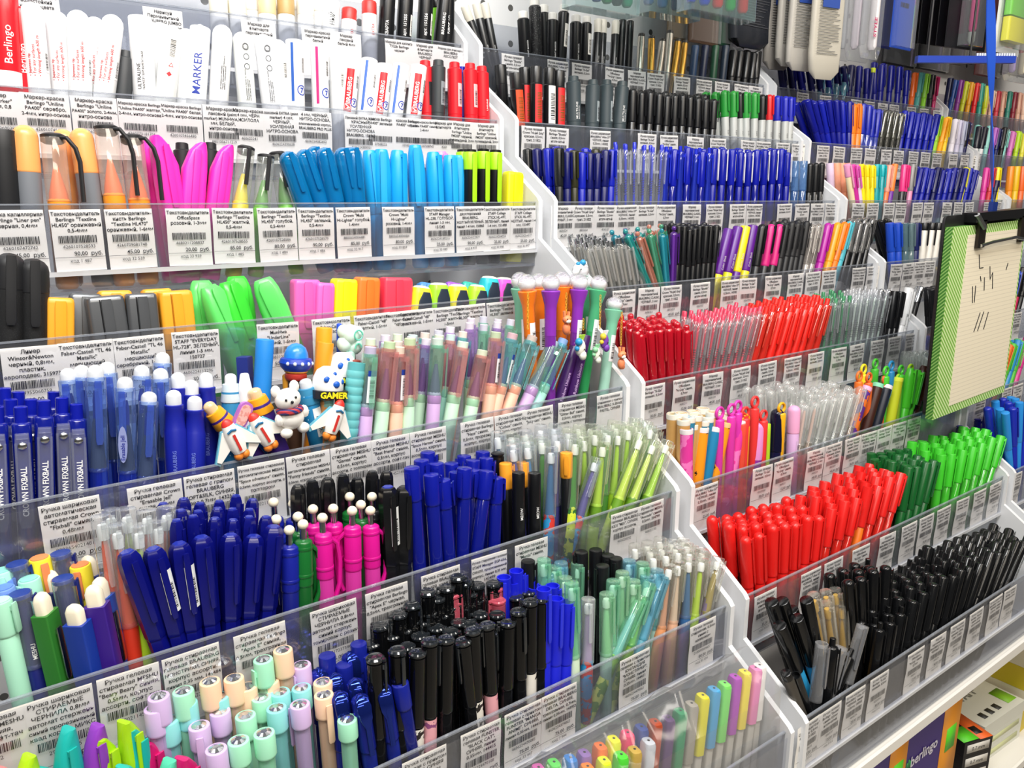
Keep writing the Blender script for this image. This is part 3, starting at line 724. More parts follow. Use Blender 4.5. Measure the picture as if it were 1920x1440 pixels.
def tongue(c, tl=1):
    secs = [(0, rrect(22 * mm, 14 * mm, 5 * mm))]
    for t, sx, sy, oy in ((.02, 1, 1, 0), (.45, 1.05, 1, 0), (.75, 1.05, 1, 0), (.90, .92, .9, .4), (.975, .74, .72, 1.5), (1, .6, .5, 2)):
        secs.append((142 * t * mm, rrect(24 * sx * mm, 15 * sy * mm, 5 * mm, 3, 0, oy * mm)))
    cl = loft([(70 * mm, rrect(7 * mm, 2 * mm, .9 * mm, 3, 0, -8.2 * mm)), (110 * mm, rrect(12 * mm, 2 * mm, .9 * mm, 3, 0, -8.4 * mm)), (132 * mm, rrect(13 * mm, 2 * mm, .9 * mm, 3, 0, -7.6 * mm)), (139 * mm, rrect(9 * mm, 2 * mm, .9 * mm, 3, 0, -6 * mm))])
    return custom('highlighter', 'highlighter', 142, 12, [('barrel', mesh(loft(secs[:3]), c)), ('cap', mesh(loft(secs[2:]), c), [('clip', mesh(cl, c))])])
G1 = P('#63dc6a', .3); G2 = P('#3fd23a', .3)
for lab, c, tx, ty, bx, dy, ro in [('pale green highlighter in the second row beside amber', G1, 378, 526, 384, .04, 0), ('light green highlighter with broad clip, front left of the greens', G1, 393, 536, 418, None, .5), ('bright green highlighter between the two light green ones', G2, 428, 528, 448, .022, .5),
                           ('bright green highlighter with flat top in the second row', G2, 444, 518, 452, .045, 0), ('light green highlighter leaning, front right of the greens', G1, 492, 524, 520, None, -.3)]:
    place(3, tongue(c), tx, ty, bx, lab, dy=dy, roll=ro)
def slab2(c, w, d=15): return slab(c, w, d, 120, None)
for lab, c, wd, tx, ty, bx, dy in [('pink flat highlighter, wider of the two', '#f062b4', 26, 572, 524, 574, .02), ('pink flat highlighter in front of the wider one', '#f46abf', 18, 607, 530, 607, None), ('lemon yellow flat highlighter beside pink', '#fbf21c', 24, 645, 523, 645, None),
                               ('orange flat highlighter between yellow and coral', '#fb7a2e', 24, 688, 520, 688, None), ('coral pink flat highlighter, broadest of the row', '#fb3f58', 33, 742, 520, 744, None)]:
    place(3, slab2(P(c, .35), wd), tx, ty, bx, lab, dy=dy)
def duo(c, seed=0):
    L = 120; w = 22; d = 16
    sec = lambda z, s=1, e=1: (z * mm, rrect(w * s * mm, d * e * mm, 5 * mm))
    body = loft([sec(0, .9), sec(2), sec(L - 10), sec(L - 2, .85, .85), sec(L, .62, .6)])
    grip = [loft([(50 * mm, rrect(19 * mm, 2 * mm, .9 * mm, 3, 1.5 * mm, s * 8 * mm)), (100 * mm, rrect(15 * mm, 2 * mm, .9 * mm, 3, 2 * mm, s * 8 * mm)), (113 * mm, rrect(8 * mm, 2 * mm, .9 * mm, 3, 2.5 * mm, s * 7.6 * mm))]) for s in (-1, 1)]
    return custom('highlighter', 'highlighter', L, 11, [('barrel', mesh(body, P(c, .35)))] + [('grip', mesh(g, P('#1c2a3c', .5))) for g in grip] + [('cap_top', mesh(loft([sec(L - 1.6, .8, .8), sec(L + .6, .7, .7), sec(L + 1.6, .4, .4)]), P('#f6f8d8', .35)))])
for i, (c, tx, ty, bx, dy, nm) in enumerate([('#f6e52a', 790, 538, 790, None, 'yellow'), ('#9adf2e', 822, 532, 824, .025, 'lime'), ('#f6e52a', 858, 535, 860, None, 'yellow'), ('#a6e62e', 896, 536, 897, None, 'lime'), ('#23b6c4', 918, 520, 918, .04, 'teal'), ('#f04ec4', 945, 522, 946, None, 'magenta')]):
    place(3, duo(c), tx, ty, bx, f'{nm} highlighter with navy grip, {ORD[i + 1]} from left of six')
for i, (c, tx) in enumerate([('#d64a8a', 640), ('#4a8ad2', 800), ('#9a5ad2', 850), ('#2faf9f', 880)]):
    place(3, slab2(P(c, .35), 22, 13), tx, 532, tx, f'{["rose", "blue", "violet", "sea green"][i]} flat highlighter hidden in the back row of the fourth tier', dy=.055)
# --- fifth tier: blue erasable pens, toy pens, pastel pens, glitter wands
BT = clear('#13229c', .66, .35); BT2 = clear('#3b5fc4', .32, .5); TIPW = clear('#f2f6fa', .72, .3); DBLUE = P('#0e1788', .25)
fix = pen('retractable_pen', 'pen', 146, 6.2, BT, top='low', refill=P('#0c1470'), tip=('cyl', P('#0e1a9c', .25), 4.3, 12), n=14)
fix['parts'].append(('clip', mesh(join(clip_geo(6.2, 140, 78, 9, 3.2, 0, .9), tube([(-4 * mm, -9.6 * mm, 130 * mm), (-4 * mm, -9.6 * mm, 66 * mm)], .8 * mm), tube([(4 * mm, -9.6 * mm, 130 * mm), (4 * mm, -9.6 * mm, 66 * mm)], .8 * mm)), clear('#f4f8ff', .06, .85)),
                     [('badge', mesh(ball((0, -10.6 * mm, 128 * mm), 3 * mm, 10, 1, .45, 1), STEEL)), ('printed_text', mesh(flat(text('CROWN FIXBALL', 5.2 * mm, 'LEFT', bold=.0001), 1.8 * mm, 70 * mm, y=-10.7 * mm, rot=90), WTXT, sharp=0))]))
for i, (tx, ty, bx, dy) in enumerate([(-6, 762, 2, None), (38, 762, 48, None), (82, 750, 86, None), (116, 745, 122, .018), (143, 757, 150, .014)]):
    place(4, fix, tx, ty, bx, f'blue click pen with clear lettered clip, {ORD[i + 1]} from left in the front row', dy=dy, roll=-.1)
for i, (tx, ty, bx, dy) in enumerate([(8, 727, 14, .04), (34, 734, 40, .045), (58, 748, 62, .032), (101, 734, 105, .045), (120, 742, 124, .05), (20, 748, 25, .03)]):
    place(4, fix, tx, ty, bx, 'blue click pen with clear clip in the back rows at the rack edge', dy=dy, group='back row blue click pens')
def jell(name=True):
    m = pen('erasable_pen', 'pen', 142, 6.4, clear('#2a48d8', .2, .6), clear('#8fb0f4', .1, .8), 66, 7.0, top='flat', clip=clear('#5f7fe0', .3, .6), clipl=44, clipw=5, tip=('dome', TIPW, 5.6, 8), inner=(P('#5a5a66', .3, .6), 3, 26), refill=P('#0d1684'), refr=2.4)
    if name:
        o = [(3.2 * mm * math.cos(t), 14 * mm * math.sin(t)) for t in [i * math.pi / 8 for i in range(16)]]
        m['parts'].append(('name_badge', mesh(flat((o, [tuple(range(16))]), 0, 100 * mm, y=-9.9 * mm), P('#8d97c8', .4), sharp=0), [('printed_text', mesh(flat(text('Erasable Jell', 4 * mm, 'LEFT', bold=.00005), 1.3 * mm, 88 * mm, y=-10 * mm, rot=90), P('#1a2390'), sharp=0))]))
    return m
J = jell(False); JN = jell(True)
for lab, m, tx, ty, bx, dy in [('clear blue erasable pen with white dome, front left beside the click pens', J, 178, 684, 186, None), ('clear blue erasable pen with oval name badge on its clip', JN, 234, 706, 240, None), ('clear blue erasable pen with white dome, front right', J, 280, 734, 274, None),
        ('clear blue erasable pen behind, at the left end of the bunch', J, 126, 690, 150, .03), ('clear blue erasable pen in the second row, leaning left', J, 152, 684, 172, .03), ('clear blue erasable pen in the second row between the two front ones', J, 200, 678, 216, .035),
        ('clear blue erasable pen in the second row behind the badge', J, 266, 684, 264, .03), ('clear blue erasable pen at the back, leaning right', J, 305, 660, 300, .045), ('clear blue erasable pen in the second row next to white domes', J, 300, 690, 312, .03)]:
    place(4, m, tx, ty, bx, lab, dy=dy, roll=R.uniform(-.5, .5))
def soft():
    return custom('erasable_pen', 'pen', 147, 8.2, [('barrel', mesh(lathe(s_([(6, 0), (8, 3), (8.2, 112), (7.6, 114), (6.6, 130), (6.9, 131), (6.9, 134), (6, 134.5), (0, 134.5)]), 18), P('#131f96', .4)), [('printed_text', writing([('BRAUBERG', 4, 76, -.2, 90)], 8.2, P('#6f80d8')))]),
                                                   ('eraser', mesh(lathe(s_([(5.6, 134)] + [(5.6 * math.cos(a), 141.5 + 5.6 * math.sin(a)) for a in (0, .4, .8, 1.2, 1.57)]), 14), TIPW))])
S = soft()
for lab, tx, ty, bx, dy in [('matt blue pen with milky dome eraser, front left of the blue five', 325, 731, 332, None), ('matt blue pen with milky dome eraser, front right of the blue five', 365, 742, 366, None), ('matt blue pen with milky dome, behind at left', 333, 698, 340, .032),
                            ('matt blue pen with milky dome, behind in the middle', 358, 712, 362, .028), ('matt blue pen with milky dome, behind at right', 386, 698, 392, .034)]:
    place(4, S, tx, ty, bx, lab, dy=dy)
# toy pens
PURP = P('#3a1f7a', .4); TEALB = pattern('dots', '#cfe6ee', '#2a7fb0', 260, .4, .12)
def stub(body, r=7, collar=None, tipm=TIPW, L=140, sq=False):
    ps = [('barrel', mesh(lathe(s_([(r * .8, 0), (r, 3), (r, L - 16), (r * .96, L - 15), (0, L - 15)]), 16), body))]
    ps.append(('collar', mesh(lathe(s_([(r + .6, L - 24), (r + .8, L - 23), (r * .86, L - 9), (r * .5, L - 8.6), (0, L - 8.6)]), 16), collar or body)))
    ps.append(('eraser', mesh(lathe(s_([(r * .62, L - 10), (r * .62, L - 3.5)] + [(r * .62 * math.cos(a), L - 3.5 + 3.5 * math.sin(a)) for a in (.4, .8, 1.2, 1.57)]), 14), tipm)))
    return custom('erasable_pen', 'pen', L, r + .8, ps)
YCOL = P('#f2a81c', .4); YTIP = clear('#f3d8a8', .7, .3)
place(4, stub(TEALB, 7.5, tipm=P('#eeeef0', .5), collar=P('#cfe0e8')), 432, 700, 436, 'speckled teal pen with white rubber dome behind the orange collared ones', dy=.03)
place(4, stub(PURP, 8, YCOL, YTIP), 386, 756, 470, 'purple pen with amber collar and cloudy tip, leaning far left', dy=.014)
place(4, stub(PURP, 9, YCOL, YTIP), 474, 728, 520, 'purple pen with amber collar and cloudy tip, upright beside the bear')
tb = stub(pattern('dots', '#d8eef4', '#1f7fb4', 200, .4, .1), 8.5, P('#3a8ab4', .4), TIPW); tb['parts'].append(sticker_parts(8.5, 8, 84, 112, .2, 91, P('#e8eef0')))
place(4, tb, 571, 710, 598, 'teal starry pen with cloudy tip and bar code, right of the bear')
place(4, pen('gel_pen', 'pen', 140, 7, P('#1b2a7a', .45), top='flat', n=4), 458, 668, 468, 'square navy pen behind the plain blue one', dy=.05)
place(4, pen('gel_pen', 'pen', 150, 7.4, P('#1f86dc', .5), top='flat', n=16), 497, 636, 486, 'plain bright blue cylinder pen standing tall', dy=.036)
place(4, pen('gel_pen', 'pen', 150, 7.2, P('#f5a11c', .5), top='flat', n=16), 608, 614, 602, 'plain orange cylinder pen, the taller of two', dy=.05)
place(4, pen('gel_pen', 'pen', 150, 7.2, P('#f3961a', .5), top='flat', n=16), 611, 642, 588, 'plain orange cylinder pen in front, leaning', dy=.036)
place(4, pen('gel_pen', 'pen', 140, 7, P('#8e3f34', .5), top='flat', n=16), 662, 674, 650, 'brick red cylinder pen behind the ribbed teal one', dy=.03)
rib = pen('gel_pen', 'pen', 140, 7.6, P('#58aeb4', .5), top='open', n=16)
for i in range(8): rib['parts'].append(('band', mesh(lathe(s_([(7.5, 74 + 7.5 * i), (8, 76 + 7.5 * i), (8, 79 + 7.5 * i), (7.5, 81 + 7.5 * i)]), 16), P('#6cc0c4', .5)), []))
place(4, rib, 669, 680, 655, 'ribbed pale teal pen standing left of the pastel pens')
place(4, pen('gel_pen', 'pen', 138, 5, P('#e8a02a', .4), top='low'), 540, 700, 545, 'small amber pen behind the bear', dy=.04)
place(4, pen('gel_pen', 'pen', 138, 5.6, P('#f0f0f4', .4), top='cone'), 458, 700, 468, 'white pointed pen between the collared ones', dy=.024)
# pens with toys on top
def ufo():
    b = pen('topper_pen', 'pen', 132, 6.6, P('#4a3020', .5), top='flat', n=14)
    b['parts'] += [('topper', mesh(lathe(s_([(6, 128), (8, 129), (13, 134), (14.5, 138), (13, 141.5), (9, 143), (0, 143)]), 20), P('#1b3fae', .35)),
                    [('dome', mesh(lathe(s_([(10.5, 142), (10, 146), (8, 151), (4, 154), (0, 155)]), 18), P('#2a86dc', .25))), ('ring', mesh(lathe(s_([(8, 123), (9.4, 125), (9.4, 128), (8, 129.5)]), 18), P('#b8352a', .4))), ('ring', mesh(lathe(s_([(8.4, 129), (9.8, 130), (9.8, 132), (8.4, 133)]), 18), P('#e8a83a', .4)))]
                    + [('lamp_spot', mesh(ball((13.6 * mm * math.sin(a), -13.6 * mm * math.cos(a), 138 * mm), 1.7 * mm, 8), P('#dfe8f2'))) for a in (-.9, -.45, 0, .45, .9)])]
    b['L'] = .155; return b
place(4, ufo(), 556, 643, 552, 'brown pen topped with a blue flying saucer', dy=.034)
def helmet():
    b = pen('topper_pen', 'pen', 124, 6.2, pattern('noise', '#e8a05a', '#7fb8b0', 130), top='flat', n=14)
    b['parts'] += [('topper', mesh(lathe(s_([(12.5, 118), (13.5, 121), (13, 130), (10, 137), (5, 140.5), (0, 141)]), 18), P('#f4f4f2', .4)),
                    [('brim', mesh(loft([(113 * mm, rrect(30 * mm, 26 * mm, 6 * mm)), (120 * mm, rrect(30 * mm, 28 * mm, 6 * mm))]), P('#22252e', .4))), ('printed_text', mesh(flat(text('GAMER', 7.5 * mm, bold=.0003), 0, 114 * mm, y=-14.2 * mm), P('#f0e02a'), sharp=0))]
                    + [('spot', mesh(ball((x * mm, y * mm, z * mm), q * mm, 8, 1, .5, 1), P('#1f5fc4', .35))) for x, y, z, q in ((-6, -11, 130, 3), (2, -13, 126, 3.2), (8, -9.5, 128, 2.6), (1, -10, 134.5, 2.4))])]
    b['L'] = .141; return b
place(4, helmet(), 617, 686, 608, 'pen topped with a white helmet with blue spots and black brim, the front one')
place(4, helmet(), 641, 660, 640, 'pen topped with a white spotted helmet, tucked behind', dy=.034)
def cloud():
    b = pen('topper_pen', 'pen', 122, 6, P('#bfe6dc', .4), top='flat', n=14)
    b['parts'] += [('topper', mesh(join(*[ball((x * mm, y * mm, z * mm), q * mm, 12) for x, y, z, q in ((-5, 0, 128, 7), (5, 0, 127, 8), (0, -2, 136, 8.5), (7, -2, 137, 6), (-6, 0, 138, 6))]), P('#d4f0e6', .45)),
                    [('swirl', mesh(tube([((4 + 4 * math.cos(a)) * mm, -10.5 * mm, (136 + 4 * math.sin(a)) * mm) for a in [i * .5 for i in range(13)]], .7 * mm), P('#63c4ac', .4))), ('swirl', mesh(tube([((5 + 3 * math.cos(a)) * mm, -9 * mm, (126 + 3 * math.sin(a)) * mm) for a in [i * .5 for i in range(8)]], .7 * mm), P('#63c4ac', .4)))])]
    b['L'] = .145; return b
place(4, cloud(), 656, 606, 650, 'pen topped with a pale mint bubbly cloud', dy=.055)
place(4, pen('gel_pen', 'pen', 150, 2.5, P('#1f4fd0', .4), top='low', n=10), 636, 606, 636, 'thin blue stick pen behind the orange ones', dy=.06)
# charms, small rubber toys hanging in front of the pens
def charm(name, parts, px, py, k, dy, label, rot=0, s=1.0, cat='toy charm'):
    p = on_y(px, py, TY(k) + dy)
    return build(dict(name=name, cat=cat, parts=[(a, b, c[0] if c else []) for a, b, *c in parts]), Matrix.Translation(p) @ Matrix.Rotation(rot, 4, 'Y') @ Matrix.Diagonal((s, s, s, 1)), label)
WR = P('#f1efe9', .5)
def rocket():
    wing = [(-15, -9), (-13, -11), (0, -3), (13, -11), (15, -9), (5, 6), (-5, 6)]
    V = [(x * mm, y * mm, z * mm) for y in (-1.6, 1.6) for x, z in wing]; n = 7
    Wg = (V, [tuple(range(n)), tuple(range(2 * n - 1, n - 1, -1))] + [((i + 1) % n, i, i + n, (i + 1) % n + n) for i in range(n)])
    V2 = [(x * 1.1 * mm, y * mm, (z * 1.12) * mm) for y in (-1, 1) for x, z in wing]
    return [('body', mesh(loft([(z * mm, circ(r * mm, 14, 0, -1 * mm, .75)) for z, r in ((-10, 4.2), (-6, 5.2), (4, 5), (9, 3.6))]), WR)), ('nose', mesh(loft([(z * mm, circ(r * mm, 14, 0, -1 * mm, .75)) for z, r in ((9, 3.7), (11, 3), (12.5, 1.6), (13, .3))]), P('#d8342c', .4))),
            ('wing', mesh(Wg, WR, sharp=30)), ('wing_edge', mesh((V2, Wg[1]), P('#6db6cc', .4), sharp=30)), ('stripe', mesh(box(-.8 * mm, .8 * mm, -5.3 * mm, -4 * mm, -8 * mm, 3 * mm), P('#c8322c', .4))),
            ('window', mesh(tube([(-2.6 * mm, -4.2 * mm, 5 * mm), (0, -4.9 * mm, 6.2 * mm), (2.6 * mm, -4.2 * mm, 5 * mm)], .8 * mm), P('#2d6f9c', .3))), ('flame', mesh(join(ball((-2 * mm, -1 * mm, -12 * mm), 3 * mm, 8), ball((2 * mm, -1 * mm, -12.5 * mm), 3 * mm, 8)), P('#e6862e', .4)))]
RK = rocket()
charm('rocket_charm', RK, 437, 820, 4, .001, 'white toy rocket with red nose, lowest left, over the lip', -.35, 1.3)
charm('rocket_charm', RK, 489, 806, 4, .003, 'white toy rocket with red nose, between the lowest rocket and the bear', -.45, 1.3)
charm('rocket_charm', RK, 627, 784, 4, .001, 'white toy rocket with red nose, right of the bar coded teal pen', .4, 1.3)
def bear():
    return [('body', mesh(join(ball((0, 0, 0), 9 * mm, 14, 1, .8, .95), ball((-6 * mm, -2 * mm, -9 * mm), 4.2 * mm, 10, 1, 1, .9), ball((6 * mm, -2 * mm, -9 * mm), 4.2 * mm, 10, 1, 1, .9), ball((9 * mm, -2 * mm, 2 * mm), 3.2 * mm, 8, 1, 1, 1.4), ball((-9 * mm, -2 * mm, 1 * mm), 3 * mm, 8, 1, 1, 1.4)), WR)),
            ('head', mesh(join(ball((0, -1 * mm, 13 * mm), 8.4 * mm, 14, 1.05, .85, .9), ball((-6.5 * mm, 0, 20 * mm), 3.4 * mm, 10, 1, .6, 1.3), ball((6.5 * mm, 0, 20 * mm), 3.4 * mm, 10, 1, .6, 1.3)), WR),
             [('nose', mesh(ball((0, -8.4 * mm, 12.4 * mm), 1.1 * mm, 8), BLK)), ('eye', mesh(ball((-3.4 * mm, -7.4 * mm, 14.6 * mm), .9 * mm, 8), BLK)), ('eye', mesh(ball((3.4 * mm, -7.4 * mm, 14.6 * mm), .9 * mm, 8), BLK))]),
            ('scarf', mesh(tube([(7.2 * mm * math.cos(a), 6.2 * mm * math.sin(a) - .5 * mm, (5.4 - .8 * math.cos(a)) * mm) for a in [i * .45 for i in range(15)]], 2.2 * mm, 8), pattern('lines', '#b8343c', '#2a2a6a', 120, .6)))]
charm('bear_charm', bear(), 546, 782, 4, .0, 'white toy bear with striped scarf, in front of the pens', -.15, 1.22)
charm('rubber_charm', [('pad', mesh(xf(loft([(-2 * mm, rrect(11 * mm, 22 * mm, 5 * mm)), (2 * mm, rrect(11 * mm, 22 * mm, 5 * mm))]), Matrix.Rotation(math.pi / 2, 4, 'X')), P('#b06cc0', .4))), ('face', mesh(xf(loft([(1 * mm, rrect(8 * mm, 18 * mm, 4 * mm)), (2.8 * mm, rrect(8 * mm, 18 * mm, 4 * mm))]), Matrix.Rotation(math.pi / 2, 4, 'X')), pattern('noise', '#eab4ac', '#d8948c', 300)))], 455, 778, 4, .006, 'pink and violet oval rubber pad between the collared pens', .5)

# pastel pens with clear tinted tops
def haze(bodyc, topc, plug, stick=False, seed=1):
    t = clear(topc, .17, .75)
    m = pen('erasable_pen', 'pen', 141, 6.5, P(bodyc, .5), t, 47, 7.1, top='open', clip=t, clipl=46, clipw=5.5, off=3, tip=('cyl', P(plug, .5), 5.3, 6), inner=(P('#5a2c74', .35), 2.6, 18), n=16)
    m['parts'].append(('collar', mesh(lathe(s_([(6.5, 86), (6.9, 87), (6.9, 93), (6.6, 94)]), 16), clear(bodyc, .55, .4)), []))
    if stick: m['parts'].append(sticker_parts(7.15, 9, 98, 126, .1, seed, P('#eef0f4'), True, (.15, .75))); m['parts'][-1][2].append(('printed_text', mesh(flat(grid2(9.2 * mm, 5 * mm), 0, 121.5 * mm, r=7.4 * mm, ang=.1), P('#24409c'), sharp=0)))
    return m
MINT, LILAC, PEACH, AQUA = '#bfe6c8', '#c9a6d6', '#f2bda4', '#a4dccf'
GT, PT, VT, BTQ = '#b4ecd4', '#fac4c2', '#d0b4ec', '#98e0e6'
for i, (bc, tc, pl, tx, ty, bx, st) in enumerate([(LILAC, GT, '#b8b0cc', 695, 650, 684, 1), (MINT, PT, '#b9d2a8', 731, 640, 714, 0), (PEACH, PT, '#d8c8b8', 748, 650, 742, 1), (MINT, PT, '#bcd0a8', 769, 634, 764, 0), (LILAC, GT, '#c8d8d0', 821, 634, 812, 0), (MINT, PT, '#cfe0d0', 869, 640, 846, 0),
                                                  (MINT, PT, '#c8d0b8', 905, 656, 884, 0), (PEACH, PT, '#b8c8a8', 930, 622, 916, 1), (PEACH, BTQ, '#c8a8b0', 962, 625, 930, 1), (PEACH, BTQ, '#c0b0a8', 999, 630, 956, 0), (LILAC, GT, '#9fb0c4', 1040, 640, 990, 0), (AQUA, BTQ, '#7f9fd0', 1057, 636, 1012, 0)]):
    place(4, haze(bc, tc, pl, st, 100 + i), tx, ty, bx, f'pastel {["lilac","mint","peach","mint","lilac","mint","mint","peach","peach","peach","lilac","aqua"][i]} pen with tinted clear top, {ORD[i + 1]} from left of the front row', roll=[0, .3, .5, .2, .9, -.2, .3, .5, .6, .5, .6, .8][i])
HZ = [haze(b, t, p) for b, t, p in ((MINT, PT, '#d0e0c8'), (LILAC, GT, '#c8c8d8'), (PEACH, BTQ, '#e0d0c8'), (MINT, VT, '#d8d0e0'), (AQUA, PT, '#c0d8d8'))]
bunch(4, HZ, (695, 640), (870, 622), 690, 850, 8, 2, 'pastel pen with tinted clear top', 'behind the front pastel pens', y0=.03, shared=True, order=[0, 4, 2, 1, 3])
bunch(4, HZ, (880, 606), (960, 598), 880, 935, 4, 2, 'pastel pen with violet tinted top', 'behind the peach pastel pens', y0=.03, shared=True, order=[3, 1])
up = pen('gel_pen', 'pen', 144, 6.2, P('#3b1658', .35), top='flat', prints=[('Rainbow Unicorn', 5, 76, 0, 90)], pmat=P('#c8a8d8'))
for i, (tx, ty, bx, dy) in enumerate([(1078, 650, 1052, .016), (1098, 628, 1074, None)]): place(4, up, tx, ty, bx, f'dark purple pen with script lettering, {["left", "right"][i]} one, under the glitter wands', dy=dy)
place(4, pen('gel_pen', 'pen', 140, 6, P('#c8581c', .4)), 1062, 660, 1038, 'burnt orange pen beside the dark purple script pens', dy=.03)
def wand(c, seed, stick=True, body=None):
    L = 178
    col = P(c, .3); b = clear(c, .75, .3)
    m = custom('wand_pen', 'pen', 199, 9.5, [('barrel', mesh(lathe(s_([(4, 0), (6, 6), (6, 150), (0, 150)]), 14), body or b)),
        ('collar', mesh(lathe(s_([(6.1, 136), (6.1, 162), (6.6, 168), (9.6, 179), (9.9, 181.5), (9, 182.5), (0, 182.5)]), 18), col)),
        ('globe', mesh(lathe([(9.6 * mm * math.sin(math.pi * i / 12), (189.5 - 9.6 * math.cos(math.pi * i / 12)) * mm) for i in range(13)], 20), clear('#f4f6fa', .10, .8)),
         [('glitter_heap', mesh(lathe([(8.7 * mm * math.sin(math.pi * i / 14), (189.5 - 8.7 * math.cos(math.pi * i / 14)) * mm) for i in range(9)] + [(0, 192.4 * mm)], 18), pattern('dots', '#c9b8e0', '#ffffff', 1300, .25, .22))), ('glitter', mesh(join(*[([(x + a, y, z), (x - a, y + a, z), (x, y - a, z + a)], [(0, 1, 2)]) for x, y, z, a in glit(seed)]), P('#f4eef8', .25, .15), sharp=0))])])
    if stick: m['parts'].append(sticker_parts(6.05, 10, 116, 150, .25, seed, P('#eef0f2')))
    return m
def glit(seed):
    rr = random.Random(seed); out = []
    while len(out) < 160:
        x, y, z = (rr.uniform(-1, 1) for _ in range(3))
        if x * x + y * y + z * z < .85 and z > .2: out.append((x * 8.6 * mm, y * 8.6 * mm, (189.5 + z * 8.6) * mm, rr.uniform(.5, 1.1) * mm))
    return out
WP, WO, WG, WM = '#8a34b4', '#ee7a1c', '#4aa876', '#7fc4a4'
for i, (c, tx, ty, bx, dy, nm, bd) in enumerate([(WM, 974, 510, 980, .05, 'mint collar, farthest left at the back', None), (WO, 987, 514, 1000, .022, 'orange collar, left in front', None), (WO, 1010, 512, 1012, .05, 'orange collar, second row left', None), (WP, 1033, 514, 1031, None, 'violet collar, left in front', None), (WO, 1054, 508, 1050, .036, 'orange collar, right of the left violet one', None),
                               (WO, 1076, 510, 1066, .055, 'orange collar, at the back in the middle', None), (WP, 1088, 514, 1072, .022, 'violet collar, right one of two', None), (WG, 1125, 516, 1094, .022, 'green collar and bar code, third from right', '#2f9a58'), (WM, 1119, 488, 1108, .06, 'pale collar, tallest at the back', None), (WG, 1108, 512, 1112, .05, 'green collar, behind', '#6d4a3a'), (WM, 1157, 556, 1134, None, 'mint collar, lowest at the right end', '#a8d8c4')]):
    place(4, wand(c, 200 + i, i not in (3, 4), P(bd, .35) if bd else None), tx, ty, bx, f'glitter globe wand pen, {nm}', dy=dy)
def chain(px, py0, py1, k, dy, label):
    a, b = on_y(px, py0, TY(k) + dy), on_y(px, py1, TY(k) + dy)
    n = int((a.z - b.z) / .003); gs = []
    for i in range(n):
        z = -.003 * i
        gs.append(tube([(.0011 * math.cos(t) * (i % 2), .0011 * math.cos(t) * (1 - i % 2), z + .0019 * math.sin(t)) for t in [j * math.pi / 3 for j in range(7)]], .0004, 4))
    return tag(link('chain', mesh(join(*gs), P('#dcae3c', .25))), label, 'chain'), a
for px, p0, p1, dy, lab in [(990, 552, 622, .006, 'gold chain hanging from the left orange wand'), (1062, 552, 592, .012, 'gold chain above the fox charm among the wands'), (1094, 600, 622, .006, 'short gold chain above the white unicorn charm'), (1126, 556, 622, .004, 'gold chain by the green collared wand'), (1166, 588, 652, .001, 'gold chain hanging from the mint wand at the right end')]:
    o, a = chain(px, p0, p1, 4, dy, lab); o.location = a
def uni(c1='#f1efe6', mane='#2f9ad0', horn='#a8d04a'):
    return [('head', mesh(join(ball((0, 0, 0), 5.4 * mm, 12, 1, .8, 1.5), ball((1.5 * mm, -2 * mm, -7 * mm), 3.8 * mm, 10, 1, .9, 1.2)), P(c1, .5)), [('eye', mesh(ball((1.2 * mm, -4.6 * mm, -1 * mm), .7 * mm, 6), BLK))]), ('mane', mesh(join(ball((-3.6 * mm, -2 * mm, 6 * mm), 3.6 * mm, 10), ball((-4.6 * mm, -1 * mm, 0), 2.6 * mm, 8)), P(mane, .4))), ('tuft', mesh(join(*[tube([(q * mm, 0, 7 * mm), (q * 1.6 * mm, -1 * mm, 12 * mm)], 1 * mm, 6) for q in (-1, 0, 1.4, 2.6)]), P(horn, .4)))]
charm('unicorn_charm', uni(), 1088, 652, 4, .002, 'white toy unicorn with blue tuft hanging among the wands', 0, 1.15)
charm('unicorn_charm', uni('#e9efe0', '#8fd0a0', '#8fd0a0'), 1118, 664, 4, .004, 'white toy unicorn with green tuft beside the violet figure', 0, .9)
charm('unicorn_charm', uni('#7a3fb0', '#f0d040', '#e8e8f0'), 1133, 640, 4, .004, 'violet toy figure with yellow belt hanging among the wands', 0, 1.0)
charm('unicorn_charm', uni('#f0f2f4', '#2f9ad0', '#f0f2f4'), 1085, 502, 4, .058, 'white toy head with blue ball behind the globes', 1.2, 1.0)
def fox():
    return [('body', mesh(join(ball((0, 0, -6 * mm), 5 * mm, 12, .9, .8, 1.3), ball((3 * mm, 1 * mm, -10 * mm), 3 * mm, 8)), P('#ee8a5c', .5))), ('head', mesh(join(ball((0, -1 * mm, 4 * mm), 5 * mm, 12, 1.1, .85, .9), tube([(-2.6 * mm, 0, 7 * mm), (-3 * mm, 0, 13 * mm)], 1.8 * mm, 6), tube([(2.6 * mm, 0, 7 * mm), (3 * mm, 0, 12 * mm)], 1.8 * mm, 6)), P('#ef9060', .5)),
             [('muzzle', mesh(ball((-.5 * mm, -4 * mm, 2.4 * mm), 2.8 * mm, 8, 1.1, .7, .8), WR)), ('eye', mesh(ball((-2.4 * mm, -4.8 * mm, 5 * mm), .7 * mm, 6), BLK)), ('eye', mesh(ball((2 * mm, -4.8 * mm, 5 * mm), .7 * mm, 6), BLK))])]
charm('fox_charm', fox(), 1165, 672, 4, .001, 'orange toy fox on a gold chain in front of the white panels')
charm('fox_charm', fox(), 1062, 606, 4, .012, 'orange toy fox peeping out between violet and orange wands')

